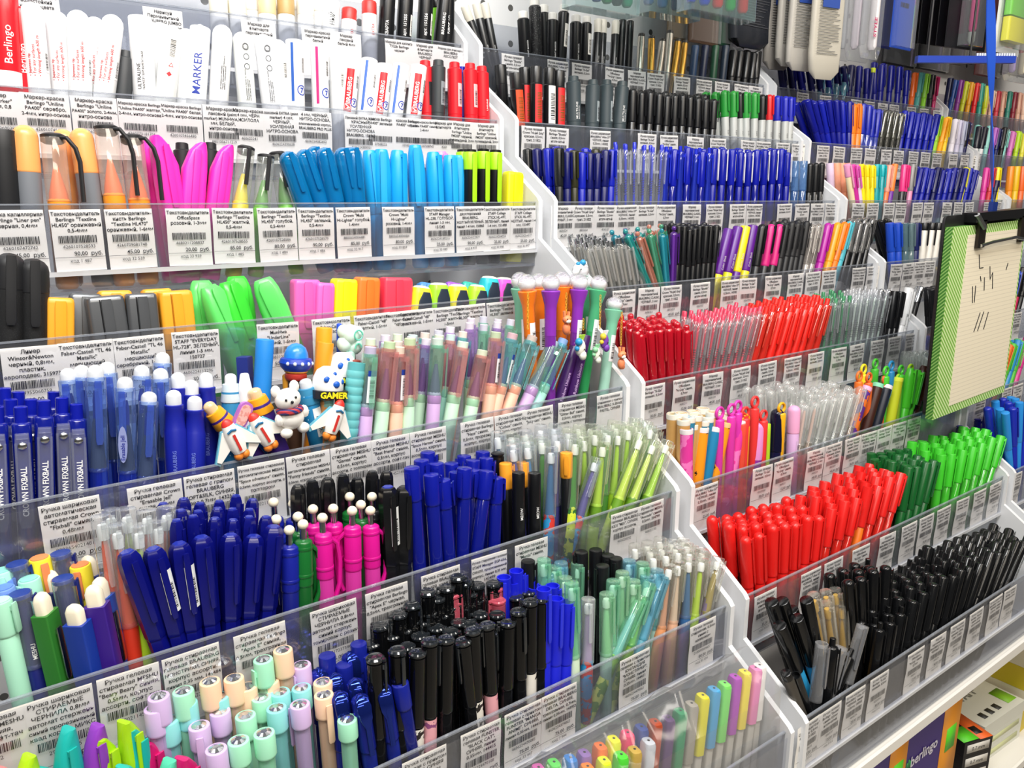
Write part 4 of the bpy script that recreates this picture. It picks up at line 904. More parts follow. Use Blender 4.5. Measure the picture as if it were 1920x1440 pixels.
# --- sixth tier
NCAP = P('#1c3a8e', .35); CB = clear('#cfd8ea', .12, .8)
def navydisk():
    m = pen('erasable_pen', 'pen', 140, 6.2, P('#141c66', .35), CB, 58, 7.0, top='open', inner=(P('#141c5c', .35), 5.2, 4), clip=P('#16226e', .3), clipl=30, clipw=4, prints=[('MESHU', 4, 90, -.9, 90)], n=18)
    m['parts'].append(('top_disc', mesh(lathe(s_([(6.4, 137), (6.6, 139.5), (6.2, 140.4), (0, 140.6)]), 18), NCAP), [])); return m
ND = navydisk()
for lab, px, py in [('navy pen with clear cap and blue disc top, lowest left in front', 37, 1112), ('navy pen with clear cap and blue disc top, in the middle', 117, 1084), ('navy pen with blue disc top, back right', 113, 1037), ('navy pen with blue disc top, back left', 31, 1057)]:
    place_top(5, ND, px, py, lab, bx=None, lean=(-.006, .004), roll=1.2, ymin=.012)
def knurl(c, disc, clipc, rr=6.8):
    m = pen('gel_pen', 'pen', 138, 6.2, P(c, .4), P(c, .45), 26, rr, top='flat', n=20, clip=P(clipc, .4), clipl=22, clipw=5, off=1.5)
    m['parts'].append(('top_disc', mesh(lathe(s_([(5.6, 137), (5.6, 138.6), (0, 138.8)]), 18), P(disc, .45)), [])); return m
for lab, m, px, py in [('yellow ribbed cap pen with orange disc top, left one', knurl('#f2e23a', '#f5905a', '#f5905a'), 74, 1046), ('yellow ribbed cap pen with orange disc top, right one', knurl('#f2e23a', '#f5905a', '#f5905a'), 150, 1059), ('mint cap pen between the navy discs', knurl('#a8e6d2', '#8fe0cc', '#a8e6d2'), 54, 1085), ('mint cap pen cut by the frame, upper', knurl('#a8e6d2', '#8fe0cc', '#a8e6d2'), 2, 1070),
                       ('periwinkle blue cap pen at the frame, upper one', knurl('#5f86d8', '#4f76c8', '#4f76c8'), 12, 1083), ('periwinkle blue cap pen at the frame, lower one', knurl('#6f94de', '#5f86d0', '#4f76c8'), 6, 1102), ('tall mint pen cut by the frame in front', knurl('#a4dcc0', '#b4ead0', '#a4dcc0'), 0, 1126)]:
    place_top(5, m, px, py, lab, roll=R.uniform(-1, 1), lean=(-.006, .004))
def sqpen(c, clipm=None):
    b = loft([(0, rrect(14 * mm, 11 * mm, 1 * mm)), (126 * mm, rrect(14 * mm, 11 * mm, 1 * mm))])
    e = loft([(125 * mm, rrect(10.5 * mm, 8 * mm, 2.5 * mm)), (136 * mm, rrect(10.5 * mm, 8 * mm, 2.5 * mm)), (140 * mm, rrect(8 * mm, 6 * mm, 2.5 * mm)), (141.5 * mm, rrect(4 * mm, 3 * mm, 1 * mm))])
    ps = [('barrel', mesh(b, P(c, .4)), [('clip', mesh(clip_geo(5.5, 116, 42, 5, 1.6), STEEL))]), ('eraser', mesh(e, CREAM))]
    return custom('erasable_pen', 'pen', 141.5, 7.5, ps)
for lab, c, px, py, ro in [('square green pen with big white eraser', '#2f7a2c', 75, 1112, .9), ('square blue pen with big white eraser, in front', '#16389c', 137, 1134, 2.4), ('square purple pen with big white eraser', '#3a1c86', 173, 1098, 2.6), ('square blue pen with big white eraser, behind the purple', '#1a4aa8', 184, 1084, .8), ('square pen with white eraser behind the discs', '#24306a', 92, 1070, 2), ('square pen with white eraser at the back before clear caps', '#2a3f8a', 163, 1043, 2)]:
    place_top(5, sqpen(c), px, py, lab, roll=ro, lean=(-.008, .004))
def clearcap(inn, body, capc='#eef2f4', cd=.08, tipc='#f4f6f6', stickc=None, L=142, r=5.6, artm=None):
    m = pen('gel_pen', 'pen', L, r, P(body, .4) if isinstance(body, str) else body, clear(capc, cd, .85), 66, r + .9, top='flat', clip=clear(capc, cd + .05, .8), clipl=40, clipw=3.6, inner=(P(inn, .4), 2.6, 15), n=14)
    m['parts'][1][2].append(('eraser', mesh(lathe(s_([(3.4, L - 15), (3.6, L - 8), (2.8, L - 6), (0, L - 6)]), 10), P(tipc, .5))))
    if artm: m['parts'][0][2].append(('printed_art', mesh(lathe(s_([(r + .1, 55), (r + .12, 76)]), 14), artm)))
    return m
OC, LC = clearcap('#e8562a', '#c8321c'), clearcap('#b8d82c', '#a4cc2a')
for i, (m, px, py, bx, dy) in enumerate([(OC, 217, 983, 248, .026), (LC, 259, 984, 272, .028), (OC, 296, 976, 300, .032), (OC, 188, 965, 226, .03), (LC, 236, 952, 258, .035), (OC, 275, 955, 280, .035), (OC, 312, 950, 310, .04), (LC, 340, 958, 330, .045), (OC, 205, 955, 240, .05)]):
    place(5, m, px, py, bx, f'clear capped pen with {"lime" if m is LC else "orange"} core, {ORD[i + 1]} counted from the front, left of the navy bunch' if i < 3 else f'clear capped pen with {"lime" if m is LC else "orange"} core in the back, left of the navy bunch', dy=dy, group=None if i < 3 else 'clear capped back row pens %s' % (m is LC))

def apex(c, stick=False, seed=1, tops='#26339a'):
    M_ = P(c, .18)
    hexa = lambda r: [(r * math.sin(math.pi * 2 * i / 6 + .26), -r * math.cos(math.pi * 2 * i / 6 + .26)) for i in range(6)]
    tri = lambda q: circ(q * mm, 6)
    L = 142
    ps = [('barrel', mesh(loft([(z * mm, tri(r)) for z, r in ((0, 5), (4, 6.4), (78, 6.6), (80, 6))]), M_, sharp=20)),
          ('cap', mesh(loft([(z * mm, tri(r)) for z, r in ((76, 7), (78, 7.4), (128, 8.2), (137, 7.6), (140, 6.2), (141, 5.6), (142, 3.4))]), M_, sharp=20), [('cap_top', mesh(loft([(141.2 * mm, tri(4.8)), (142.2 * mm, tri(4.2))]), P(tops, .15), sharp=20)), ('clip', mesh(clip_geo(7.2, 138, 46, 4.5, 1.2), M_))])]
    m = custom('erasable_pen', 'pen', L, 7.6, ps)
    if stick: m['parts'].append(sticker_parts(8.1, 9, 94, 126, .25, seed, P('#eceff0')))
    return m
AX = apex('#0a0f6c'); AXS = apex('#0a0f6c', True, 7)
for i, (tx, ty, bx, m) in enumerate([(237, 1034, 298, AX), (286, 1028, 332, AXS), (335, 1018, 362, AXS), (377, 1006, 396, AX), (432, 1002, 434, AX), (476, 1004, 468, AX), (513, 986, 502, AX)]):
    place(5, m, tx, ty, bx, f'glossy navy faceted cap pen{" with bar code label" if m is AXS else ""}, {ORD[i + 1]} from left in the front row', roll=.2)
bunch(5, AX, (330, 975), (500, 962), 345, 490, 6, 3, 'glossy navy faceted cap pen', 'behind the front navy ones', y0=.026, pitch=.0158, shared=True, rise=.0015)
def ballpen(c, low):
    m = pen('retractable_pen', 'pen', 128, 6.4, low, P(c, .28), 40, 6.9, top='low', n=16, button=(STEEL, 2.6, 127, 138), band=[(P(c, .28), 96, 99, 7.3), (P(c, .28), 119, 122, 7.2)])
    m['parts'].append(('eraser', mesh(ball((0, 0, 140 * mm), 4.2 * mm, 12), CREAM), []))
    m['parts'].append(('clip', mesh(tube([(5 * mm, 0, 122 * mm), (11 * mm, -1 * mm, 116 * mm), (13 * mm, -1 * mm, 100 * mm), (12 * mm, -1 * mm, 80 * mm), (8 * mm, -1 * mm, 70 * mm)], 2 * mm, 8), P(c, .28)), []))
    m['L'] = .1442; m['r'] = .0074; return m
BP = {'navy': ballpen('#141f8e', P('#121a70', .25)), 'green': ballpen('#14662a', P('#0f5020', .25)), 'magenta': ballpen('#d0148c', clear('#d83aa4', .7, .3)), 'black': ballpen('#1a1c1e', BLK)}
for i, (q, px, py, bx) in enumerate([('navy', 542, 985, 546), ('green', 568, 974, 572), ('magenta', 604, 962, 612), ('magenta', 660, 949, 664), ('magenta', 694, 949, 700)]):
    place(5, BP[q], px, py, bx, f'{q} pen with white ball eraser and looped clip, {ORD[i + 1]} from left in front', roll=[.2, 0, .1, 2.8, .1][i])
for i, (q, px, py) in enumerate([('navy', 517, 965), ('navy', 512, 933), ('navy', 549, 936), ('green', 558, 960), ('black', 588, 926), ('magenta', 586, 946), ('green', 655, 923), ('green', 676, 938), ('black', 697, 923), ('magenta', 624, 945)]):
    place_top(5, BP[q], px, py, f'{q} pen with white ball eraser in the back rows', .066, group=f'{q} ball eraser pens in the back rows', roll=R.uniform(-2, 2), ymin=.026)
AB = apex('#131417', tops='#2f3236'); ABS = apex('#131417', True, 9)
bunch(5, AB, (558, 905), (722, 886), 565, 722, 7, 2, 'glossy black faceted cap pen', 'behind the white ball eraser pens', y0=.05, pitch=.0155, shared=True)
place(5, ABS, 727, 912, 735, 'glossy black faceted cap pen with bar code label, in front of its bunch')
place(5, AB, 758, 912, 758, 'glossy black faceted cap pen between the label pen and the blue caps')
BCP = pen('gel_pen', 'pen', 142, 6, clear('#0f1a8c', .75, .35), P('#0e1992', .22), 26, 6.7, top='flat', clip=P('#0e1992', .22), clipl=22, clipw=4.5, off=2, refill=P('#0c1268'), refr=2.5, n=18)
for i, (tx, ty, bx, dy) in enumerate([(772, 876, 786, None), (808, 889, 818, None), (830, 899, 842, None), (871, 877, 868, None), (913, 882, 896, None), (930, 895, 928, None)]):
    place(5, BCP, tx, ty, bx, f'dark blue flat capped gel pen, {ORD[i + 1]} from left in the front row', roll=R.uniform(-1.5, 1.5), dy=dy)
for tx, ty, bx, dy in [(802, 847, 806, .05), (818, 868, 824, .03), (846, 868, 850, .045), (870, 854, 868, .055), (887, 862, 880, .04), (905, 846, 900, .055), (912, 858, 905, .04), (790, 862, 796, .035), (856, 884, 858, .024), (888, 880, 884, .024), (938, 872, 930, .045)]:
    place(5, BCP, tx, ty, bx, 'dark blue flat capped gel pen in the back rows', dy=dy, roll=R.uniform(-2, 2), group='dark blue flat capped gel pens in the back rows')
blkp = pen('gel_pen', 'pen', 140, 6, BLK, top='flat', prints=[('MEOW', 4, 92, .1, 90)], pmat=WTXT, n=16)
for i, (tx, ty, bx) in enumerate([(972, 885, 974), (1002, 886, 1004)]): place(5, blkp, tx, ty, bx, f'flat topped black pen before the amber caps, {["left", "right"][i]} one')
ycap = pen('gel_pen', 'pen', 142, 5.6, BLK, P('#f2a02a', .4), 26, 6.2, top='flat', clip=P('#f2a02a', .4), clipl=20, clipw=4)
for i, (tx, ty, bx, dy) in enumerate([(948, 868, 952, .03), (980, 866, 980, .03), (1062, 848, 1062, .016)]): place(5, ycap, tx, ty, bx, f'amber capped pen, {ORD[i + 1]} from left among the black ones', dy=dy, roll=R.uniform(-1.5, 1.5))
place(5, pen('gel_pen', 'pen', 142, 5.6, BLK, BLK, 26, 6.2, top='disc'), 933, 848, 935, 'black disc topped pen behind the amber caps', dy=.045)
AVO = pattern('noise', '#2f6a2c', '#c8d83a', 90); ART1 = pattern('noise', '#c4342c', '#2a8ac0', 110); ART2 = pattern('noise', '#d8e86a', '#6a9a2a', 80)
for i, (inn, bod, px, py, bx, nm, cc) in enumerate([('#2a6a9c', ART1, 1034, 838, 1030, 'blue core and red art', '#dfe8ee'), ('#3f8a2c', AVO, 1080, 822, 1070, 'green core and pear art', '#e4f0e0'), ('#4a3f8a', ART1, 1120, 858, 1090, 'violet core, leaning right across the others', '#e4ecf2'), ('#b4d82c', '#a8d42a', 1132, 828, 1118, 'lime core', '#eaf4d8'), ('#c4dc4a', '#bcd83a', 1204, 815, 1160, 'pale lime core, leaning', '#eaf4d8'),
                                             ('#c8e05a', ART2, 1228, 826, 1190, 'pale lime core and print, leaning', '#eef4e0'), ('#a4d42c', '#a0cc2c', 1253, 826, 1220, 'lime core, last by the white panel', '#eef4e0')]):
    place(5, clearcap(inn, bod, cc, artm=ART2 if i > 2 else None), px, py, bx, f'clear capped pen with {nm}, {ORD[i + 1]} from left in front', roll=[0, .1, -.4, .3, .5, .5, .6][i])
AVS = [clearcap('#a8d42a', '#9ac82a', '#eef4e6'), clearcap('#4f9a3a', '#3f7a2c', '#e8f0e8'), clearcap('#5a4f9a', '#3a3a7a', '#e8ecf2'), clearcap('#3f7fb0', '#2a5a8a', '#e8f0f4')]
bunch(5, AVS, (962, 830), (1070, 812), 975, 1060, 5, 3, 'clear capped pen with dark core', 'behind the pear print pens', y0=.028, shared=True, order=[2, 3, 1, 2])
bunch(5, AVS, (1095, 812), (1240, 796), 1095, 1215, 8, 3, 'clear capped pen with lime core', 'behind the lime pens', y0=.026, shared=True, order=[0, 0, 1, 0])

# --- seventh tier
for i, (c, px, py, t) in enumerate([('#1fb0a8', 117, 1372, -1), ('#8a3cb4', 172, 1366, -1), ('#a8d81c', 196, 1378, 1), ('#a8d81c', 242, 1346, 1), ('#1fb0a8', 252, 1360, 1), ('#c81a6c', 282, 1386, 1), ('#c81a6c', 350, 1414, 1), ('#a8d81c', 42, 1424, -1), ('#a8d81c', 134, 1428, 1), ('#2fb8b0', 240, 1430, 1), ('#8a3cb4', 160, 1430, -1), ('#4fc4a0', 308, 1432, -1), ('#f08a8a', 8, 1432, 1), ('#1fb0a8', 90, 1434, 1)]):
    place_top(6, wedge(P(c, .3), 140, 18, 13, t), px, py, f'{["teal","violet","lime","lime","teal","magenta","magenta","lime","lime","teal","violet","green","coral","teal"][i]} pen with slanted wedge cap, {ORD[i + 1]} of the wedge caps counted from the price slips', .05, roll=.5)
PAST = {'mint': '#a8ecc8', 'peach': '#f8d2b0', 'lilac': '#d4b8e6', 'aqua': '#8fdcdc'}
def pastelcap(c):
    m = pen('gel_pen', 'pen', 141, 5.6, clear(PAST[c], .4, .5), P(PAST[c], .42), 19, 7.1, top='flat', clip=P(PAST[c], .42), clipl=34, clipw=5, off=1.2, n=20, refill=P('#7f8fa0'), refr=1.6, drop=5)
    m['parts'].append(('top_disc', mesh(loft([(140.6 * mm, circ(5.2 * mm, 12)), (141.4 * mm, circ(5.0 * mm, 12)), (142.6 * mm, circ(2.2 * mm, 12))]), P('#d8dce2', .08, .9), sharp=10), [])); return m
PC = {k_: pastelcap(k_) for k_ in PAST}
PCL = ([('mint', 493, 1236), ('peach', 530, 1218), ('lilac', 565, 1246), ('peach', 393, 1277), ('peach', 438, 1271), ('peach', 463, 1287), ('peach', 505, 1276), ('aqua', 525, 1297), ('aqua', 565, 1289), ('peach', 605, 1278), ('lilac', 297, 1305), ('mint', 343, 1295), ('aqua', 350, 1317), ('aqua', 410, 1306), ('mint', 490, 1307), ('lilac', 290, 1327),
                                 ('aqua', 315, 1350), ('lilac', 412, 1333), ('mint', 460, 1341), ('aqua', 518, 1327), ('lilac', 562, 1320), ('peach', 607, 1302), ('lilac', 373, 1360), ('mint', 447, 1388), ('mint', 495, 1374), ('lilac', 405, 1404), ('mint', 651, 1348)])
for i, (c, px, py) in enumerate(PCL):
    place_top(6, PC[c], px, py, f'pastel pen with round {c} cap and sparkling top, {ORD[1 + sum(1 for q in PCL if q[0] == c and q[1] < px)]} from left of the {c} ones', .055, roll={21: 0, 22: -.3, 2: -1.3, 0: -1.4}.get(i, R.uniform(2.2, 4.0)), lean=(-.002, .003))
def spoon():
    m = pen('ballpoint_pen', 'pen', 142, 5.6, P('#16237c', .3), P('#1a2aa0', .12, .5), 50, 6.4, top='low', n=16)
    m['parts'].append(('clip', mesh(loft([(92 * mm, rrect(4 * mm, 1.6 * mm, .7 * mm, 2, 0, -8.6 * mm)), (118 * mm, rrect(4 * mm, 1.6 * mm, .7 * mm, 2, 0, -8.6 * mm)), (126 * mm, rrect(9 * mm, 2 * mm, .9 * mm, 2, 0, -8.4 * mm)), (136 * mm, rrect(11 * mm, 3 * mm, 1.4 * mm, 2, 0, -6.5 * mm)), (142 * mm, rrect(9 * mm, 4 * mm, 1.4 * mm, 2, 0, -3 * mm)), (144 * mm, rrect(3 * mm, 3 * mm, 1.4 * mm, 2, 0, 0))]), P('#24389c', .08, .8)), []))
    return m
SPN = spoon(); NVF = pen('ballpoint_pen', 'pen', 142, 5.8, clear('#16207c', .7), P('#16228a', .25), 24, 6.5, top='flat', n=16, refill=P('#0a0f50'))
for i, (px, py, m) in enumerate([(665, 1276, SPN), (674, 1306, SPN), (717, 1288, SPN), (750, 1280, NVF), (672, 1206, NVF), (655, 1226, SPN), (613, 1228, NVF), (597, 1256, SPN), (627, 1266, SPN), (636, 1300, SPN), (645, 1245, NVF), (690, 1225, NVF)]):
    place_top(6, m, px, py, f'navy {"spoon clip" if m is SPN else "flat top"} pen, {ORD[i + 1]} of those left of the black bunch', .055, roll=R.uniform(-.6, .6), bx=px + (18 if i < 4 else 8))
ARTW = pattern('noise', '#e8e4da', '#2a2422', 75, .5, .58); ARTP = pattern('noise', '#e8a8b0', '#8a4a7a', 75, .5, .6); ARTR = pattern('noise', '#8a1c1c', '#2a1414', 120, .5, .55)
def disc(c='#17191b', art=None, capc=None):
    m = pen('gel_pen', 'pen', 142, 5.6, P('#0b0c0e' if c == '#17191b' else c, .15), capc or P('#0b0c0e', .1), 60, 6.5, top='disc', n=16)
    M0 = capc or P('#202428', .07, 0, 1.0)
    m['parts'][1][2].append(('cap_top', mesh(lathe(s_([(6.9, 139.6), (6.95, 141.2), (5.6, 142.3), (4.6, 141.9), (0, 141.9)]), 16), M0)))
    m['parts'][1][2].append(('clip', mesh(join(loft([(140.2 * mm, rrect(3.4 * mm, 9 * mm, 1 * mm, 2, 0, -4.5 * mm)), (141.8 * mm, rrect(3 * mm, 8.4 * mm, 1 * mm, 2, 0, -4.5 * mm))]), clip_geo(6.5, 141, 32, 3, 2)), M0)))
    if art: m['parts'][0][2].append(('printed_art', mesh(lathe(s_([(5.75, 56), (5.78, 66), (5.75, 81)]), 16), art))); m['parts'][0][2].append(('printed_band', mesh(lathe(s_([(5.8, 46), (5.8, 56)]), 16), ARTR)))
    return m
D0, D1, D2 = disc(), disc(art=ARTW), disc(art=ARTP)
DP = disc(capc=clear('#e0687c', .5, .5))
for i, (px, py, bx, m) in enumerate([(703, 1231, 712, D0), (745, 1217, 752, D0), (783, 1222, 782, D1), (806, 1200, 806, D2), (836, 1196, 836, D0), (868, 1200, 884, D0), (886, 1180, 894, D1), (913, 1170, 922, D2), (952, 1166, 950, D0), (972, 1144, 976, D0), (994, 1126, 994, D1), (1014, 1120, 1012, D0)]):
    place(6, m, px, py, bx, f'glossy black disc topped pen{" with white art" if m is D1 else " with pink art" if m is D2 else ""}, {ORD[i + 1]} from left in the front row', roll=R.choice([-2.2, -1.2, 0, .6, 1.4, 2.2]))
for i, (px, py) in enumerate([(697, 1205), (712, 1172), (735, 1190), (758, 1178), (748, 1150), (772, 1133), (763, 1210), (792, 1163), (818, 1175), (786, 1190), (828, 1150), (805, 1145), (820, 1120), (802, 1108), (838, 1100), (870, 1090), (858, 1080), (895, 1095), (882, 1110), (868, 1135), (845, 1182), (896, 1120), (860, 1165), (900, 1150), (932, 1150), (968, 1118), (990, 1108), (842, 1135), (880, 1168), (915, 1185), (776, 1160), (925, 1092)]):
    place_top(6, D0, px, py, 'glossy black disc topped pen in the back rows', .06, group='black disc topped pens in the back rows', roll=R.uniform(-3, 3), ymin=.018)
for i, (px, py) in enumerate([(848, 1112), (930, 1100), (934, 1124), (856, 1124)]):
    place_top(6, DP, px, py, f'pink clear capped pen among the black disc tops, {ORD[i + 1]} from left', .064, roll=R.uniform(-2, 2), ymin=.03)
BB = pen('gel_pen', 'pen', 142, 6, P('#1a22c4', .35), P('#1c24cc', .3), 60, 6.5, top='open', clip=P('#2a34d8', .3), clipl=40, clipw=3.4, n=16)
for i, (tx, ty, bx) in enumerate([(1020, 1104, 1020), (1043, 1122, 1040), (1064, 1128, 1060)]): place(6, BB, tx, ty, bx, f'bright blue capped pen, {ORD[i + 1]} from left of three in front')
for tx, ty in [(945, 1082), (962, 1090), (978, 1076), (995, 1086), (1003, 1100), (1036, 1098), (968, 1070)]: place_top(6, BB, tx, ty, 'bright blue capped pen behind the black disc tops', .062, group='bright blue capped pens behind the black ones', roll=R.uniform(-2, 2), ymin=.03)
MTC = '#9fe6c4'; AQC = '#8fcfe4'
for i, (inn, bod, cc, px, py, bx, nm) in enumerate([('#a4dcb4', '#c8dcc0', MTC, 1072, 1092, 1076, 'mint'), ('#a88cc0', ART1, '#e8eef0', 1103, 1122, 1102, 'violet cored printed'), ('#a8dcae', '#a8ccb8', '#b8ecc8', 1137, 1112, 1138, 'pale green'), ('#a0c4dc', ART2, MTC, 1203, 1116, 1166, 'aqua leaning'), ('#b4dc6a', ART2, MTC, 1218, 1090, 1186, 'lime core leaning'), ('#8fc4dc', '#5fa4b8', AQC, 1243, 1078, 1208, 'blue tinted leaning')]):
    place(6, clearcap(inn, bod, cc, .22), px, py, bx, f'clear {nm} pen, {ORD[i + 1]} from left in front of the black flat caps', roll=R.uniform(-.4, .5))
for i, (px, py, cc) in enumerate([(1020, 1048, MTC), (1052, 1054, AQC), (1083, 1055, MTC), (1026, 1076, AQC), (1060, 1082, '#b8ecc8'), (1167, 1072, '#b8ecc8'), (1213, 1078, AQC), (1180, 1050, AQC), (1205, 1055, MTC), (1150, 1088, MTC), (1188, 1088, '#b8ecc8'), (1232, 1068, AQC), (1040, 1062, MTC)]):
    place_top(6, clearcap('#b0e0c0', '#b0d0c4', cc, .22), px, py, 'clear mint or aqua capped pen in the back rows', .066, group='clear mint and aqua capped pens in the back rows', lean=(.004, .003), ymin=.02)
BF = pen('gel_pen', 'pen', 142, 5.6, BLK, BLK, 50, 6.4, top='flat', clip=BLK, clipl=30, clipw=4)
for i, (px, py) in enumerate([(990, 1051), (1090, 1034), (1117, 1030), (1155, 1046), (1130, 1060), (1140, 1040)]): place_top(6, BF, px, py, f'black flat capped pen among the mint ones, {ORD[i + 1]} counted from the disc tops', .07, roll=R.uniform(-2, 2), ymin=.02)
CCX = [clearcap(a, b, '#f2f2ec', .06) for a, b in (('#d8a080', '#d89060'), ('#3f6f9c', '#2f5f94'), ('#b8d83a', '#a8c83a'), ('#a8943a', '#8a7a2c'), ('#7a5f9a', '#5a4a8a'), ('#e0c8b0', '#d8a88a'))]
for i, (q, tx, ty, bx) in enumerate([(0, 1256, 1058, 1240), (5, 1272, 1052, 1262), (1, 1292, 1046, 1286), (2, 1317, 1046, 1304), (3, 1353, 1042, 1332), (4, 1383, 1046, 1354)]):
    place(6, CCX[q], tx, ty, bx, f'clear capped pen with {["peach","blue","lime","olive","violet","cream"][q]} core, {ORD[i + 1]} from left in front by the white panel', roll=.4)
bunch(6, CCX, (1225, 1035), (1360, 1020), 1225, 1340, 7, 3, 'clear capped pen with pale core', 'behind the last six of its tier', y0=.027, shared=True, order=[5, 0, 5, 2, 5, 0, 4])

# --- lowest tier: pens in clear bags
def flatpen(c):
    g = loft([(0, rrect(10 * mm, 8 * mm, 2 * mm)), (90 * mm, rrect(10 * mm, 8 * mm, 2 * mm)), (91 * mm, rrect(13 * mm, 10 * mm, 3 * mm))])
    h = loft([(91 * mm, rrect(13 * mm, 10 * mm, 3 * mm)), (139 * mm, rrect(13 * mm, 10 * mm, 3 * mm)), (141.4 * mm, rrect(11.4 * mm, 8.6 * mm, 3 * mm)), (142 * mm, rrect(9 * mm, 6.5 * mm, 3 * mm))])
    return custom('felt_pen', 'felt pen', 142, 6.2, [('barrel', mesh(g, P('#c8c4bc', .4))), ('cap', mesh(h, P(c, .35)), [('cap_hole', mesh(lathe(s_([(1.3, 141.9), (1.2, 142.15), (0, 142.15)]), 8), P('#3a3a3a')))])])
for i, (nm, c, px, py) in enumerate([('white', '#eeeae6', 1434, 1241), ('pink', '#e888bc', 1417, 1251), ('yellow', '#f0dc4a', 1397, 1258), ('purple', '#b04cb8', 1379, 1267), ('light green', '#7fdc6a', 1359, 1280), ('light blue', '#4f9fd0', 1339, 1290), ('mustard yellow', '#dcd42c', 1318, 1303), ('grey', '#a09a90', 1297, 1318), ('sea green', '#2f8a5c', 1276, 1332), ('plum', '#5a3f6a', 1253, 1345), ('brown', '#a8482c', 1229, 1352), ('navy', '#3a4a8a', 1203, 1362),
                               ('crimson', '#e03a6a', 1177, 1373), ('yellow', '#e8e42c', 1151, 1384), ('orange', '#e8743a', 1126, 1397), ('violet', '#8a6aa8', 1096, 1410), ('blue', '#2f7ac4', 1070, 1420), ('green', '#5fd05a', 1039, 1428), ('magenta', '#d05aa8', 1010, 1438)]):
    place_top(7, flatpen(c), px, py, f'{nm} flat capped felt pen in the clear bag, {ORD[i + 1]} from the white panel end', .062, lean=(.012, .002), roll=1.35, ymin=.03)
for i, (nm, c, px, py) in enumerate([('silver', '#b8bcc4', 1216, 1388), ('gold', '#b89a4a', 1190, 1404), ('green', '#4fd03a', 1165, 1414), ('lime', '#d8ec2c', 1133, 1424), ('orange', '#f0862c', 1102, 1436)]):
    place_top(7, flatpen(c), px, py, f'{nm} flat capped felt pen in the front row of the bag', .058, lean=(.012, .002), roll=1.35)
def bag(xa, xb, ya, yb, za, zb, seed):
    rr = random.Random(seed); n = 26; V = []; Fc = []
    for j, t in enumerate((0, .3, .6, .85, 1)):
        z = za + (zb - za) * t
        for s in (0, 1):
            for i in range(n + 1):
                f = i / n; x = xa + (xb - xa) * f
                y = (ya if s == 0 else yb) * (1 - t * .0) + rr.uniform(-.0012, .0012)
                if t == 1: y = ya * .45 + yb * .55 + (-.006 if s == 0 else .006) + rr.uniform(-.002, .002)
                V.append((x, y, z + (rr.uniform(-.002, .004) if t == 1 else 0)))
    w2 = 2 * (n + 1)
    for j in range(4):
        for s in (0, 1):
            for i in range(n):
                a = j * w2 + s * (n + 1) + i
                q = (a, a + 1, a + 1 + w2, a + w2); Fc.append(q if s == 0 else q[::-1])
        for i in (0, n):
            a = j * w2 + i; Fc.append((a, a + n + 1, a + n + 1 + w2, a + w2))
    for i in range(n):
        a = 4 * w2 + i; Fc.append((a, a + 1, a + n + 2, a + n + 1))
    return V, Fc
e = bpy.data.objects.new('plastic_bag', None); COL.objects.link(e); e.location = (.47, TY(7) + .03, FLOOR(7)); tag(e, 'crinkly clear plastic bag holding the flat capped felt pens', 'plastic bag')
xl, xr = on_yz(1000, TY(7) + .03, TZ(7)), BAYS['A'][1] - .009
link('pouch', mesh(xf(bag(xl, xr, TY(7) + .006, TY(7) + .071, FLOOR(7) + .002, TZ(7) + .07, 5), Matrix.Translation(-e.location)), clear('#f2f4f6', .05, .5, .12)), e)
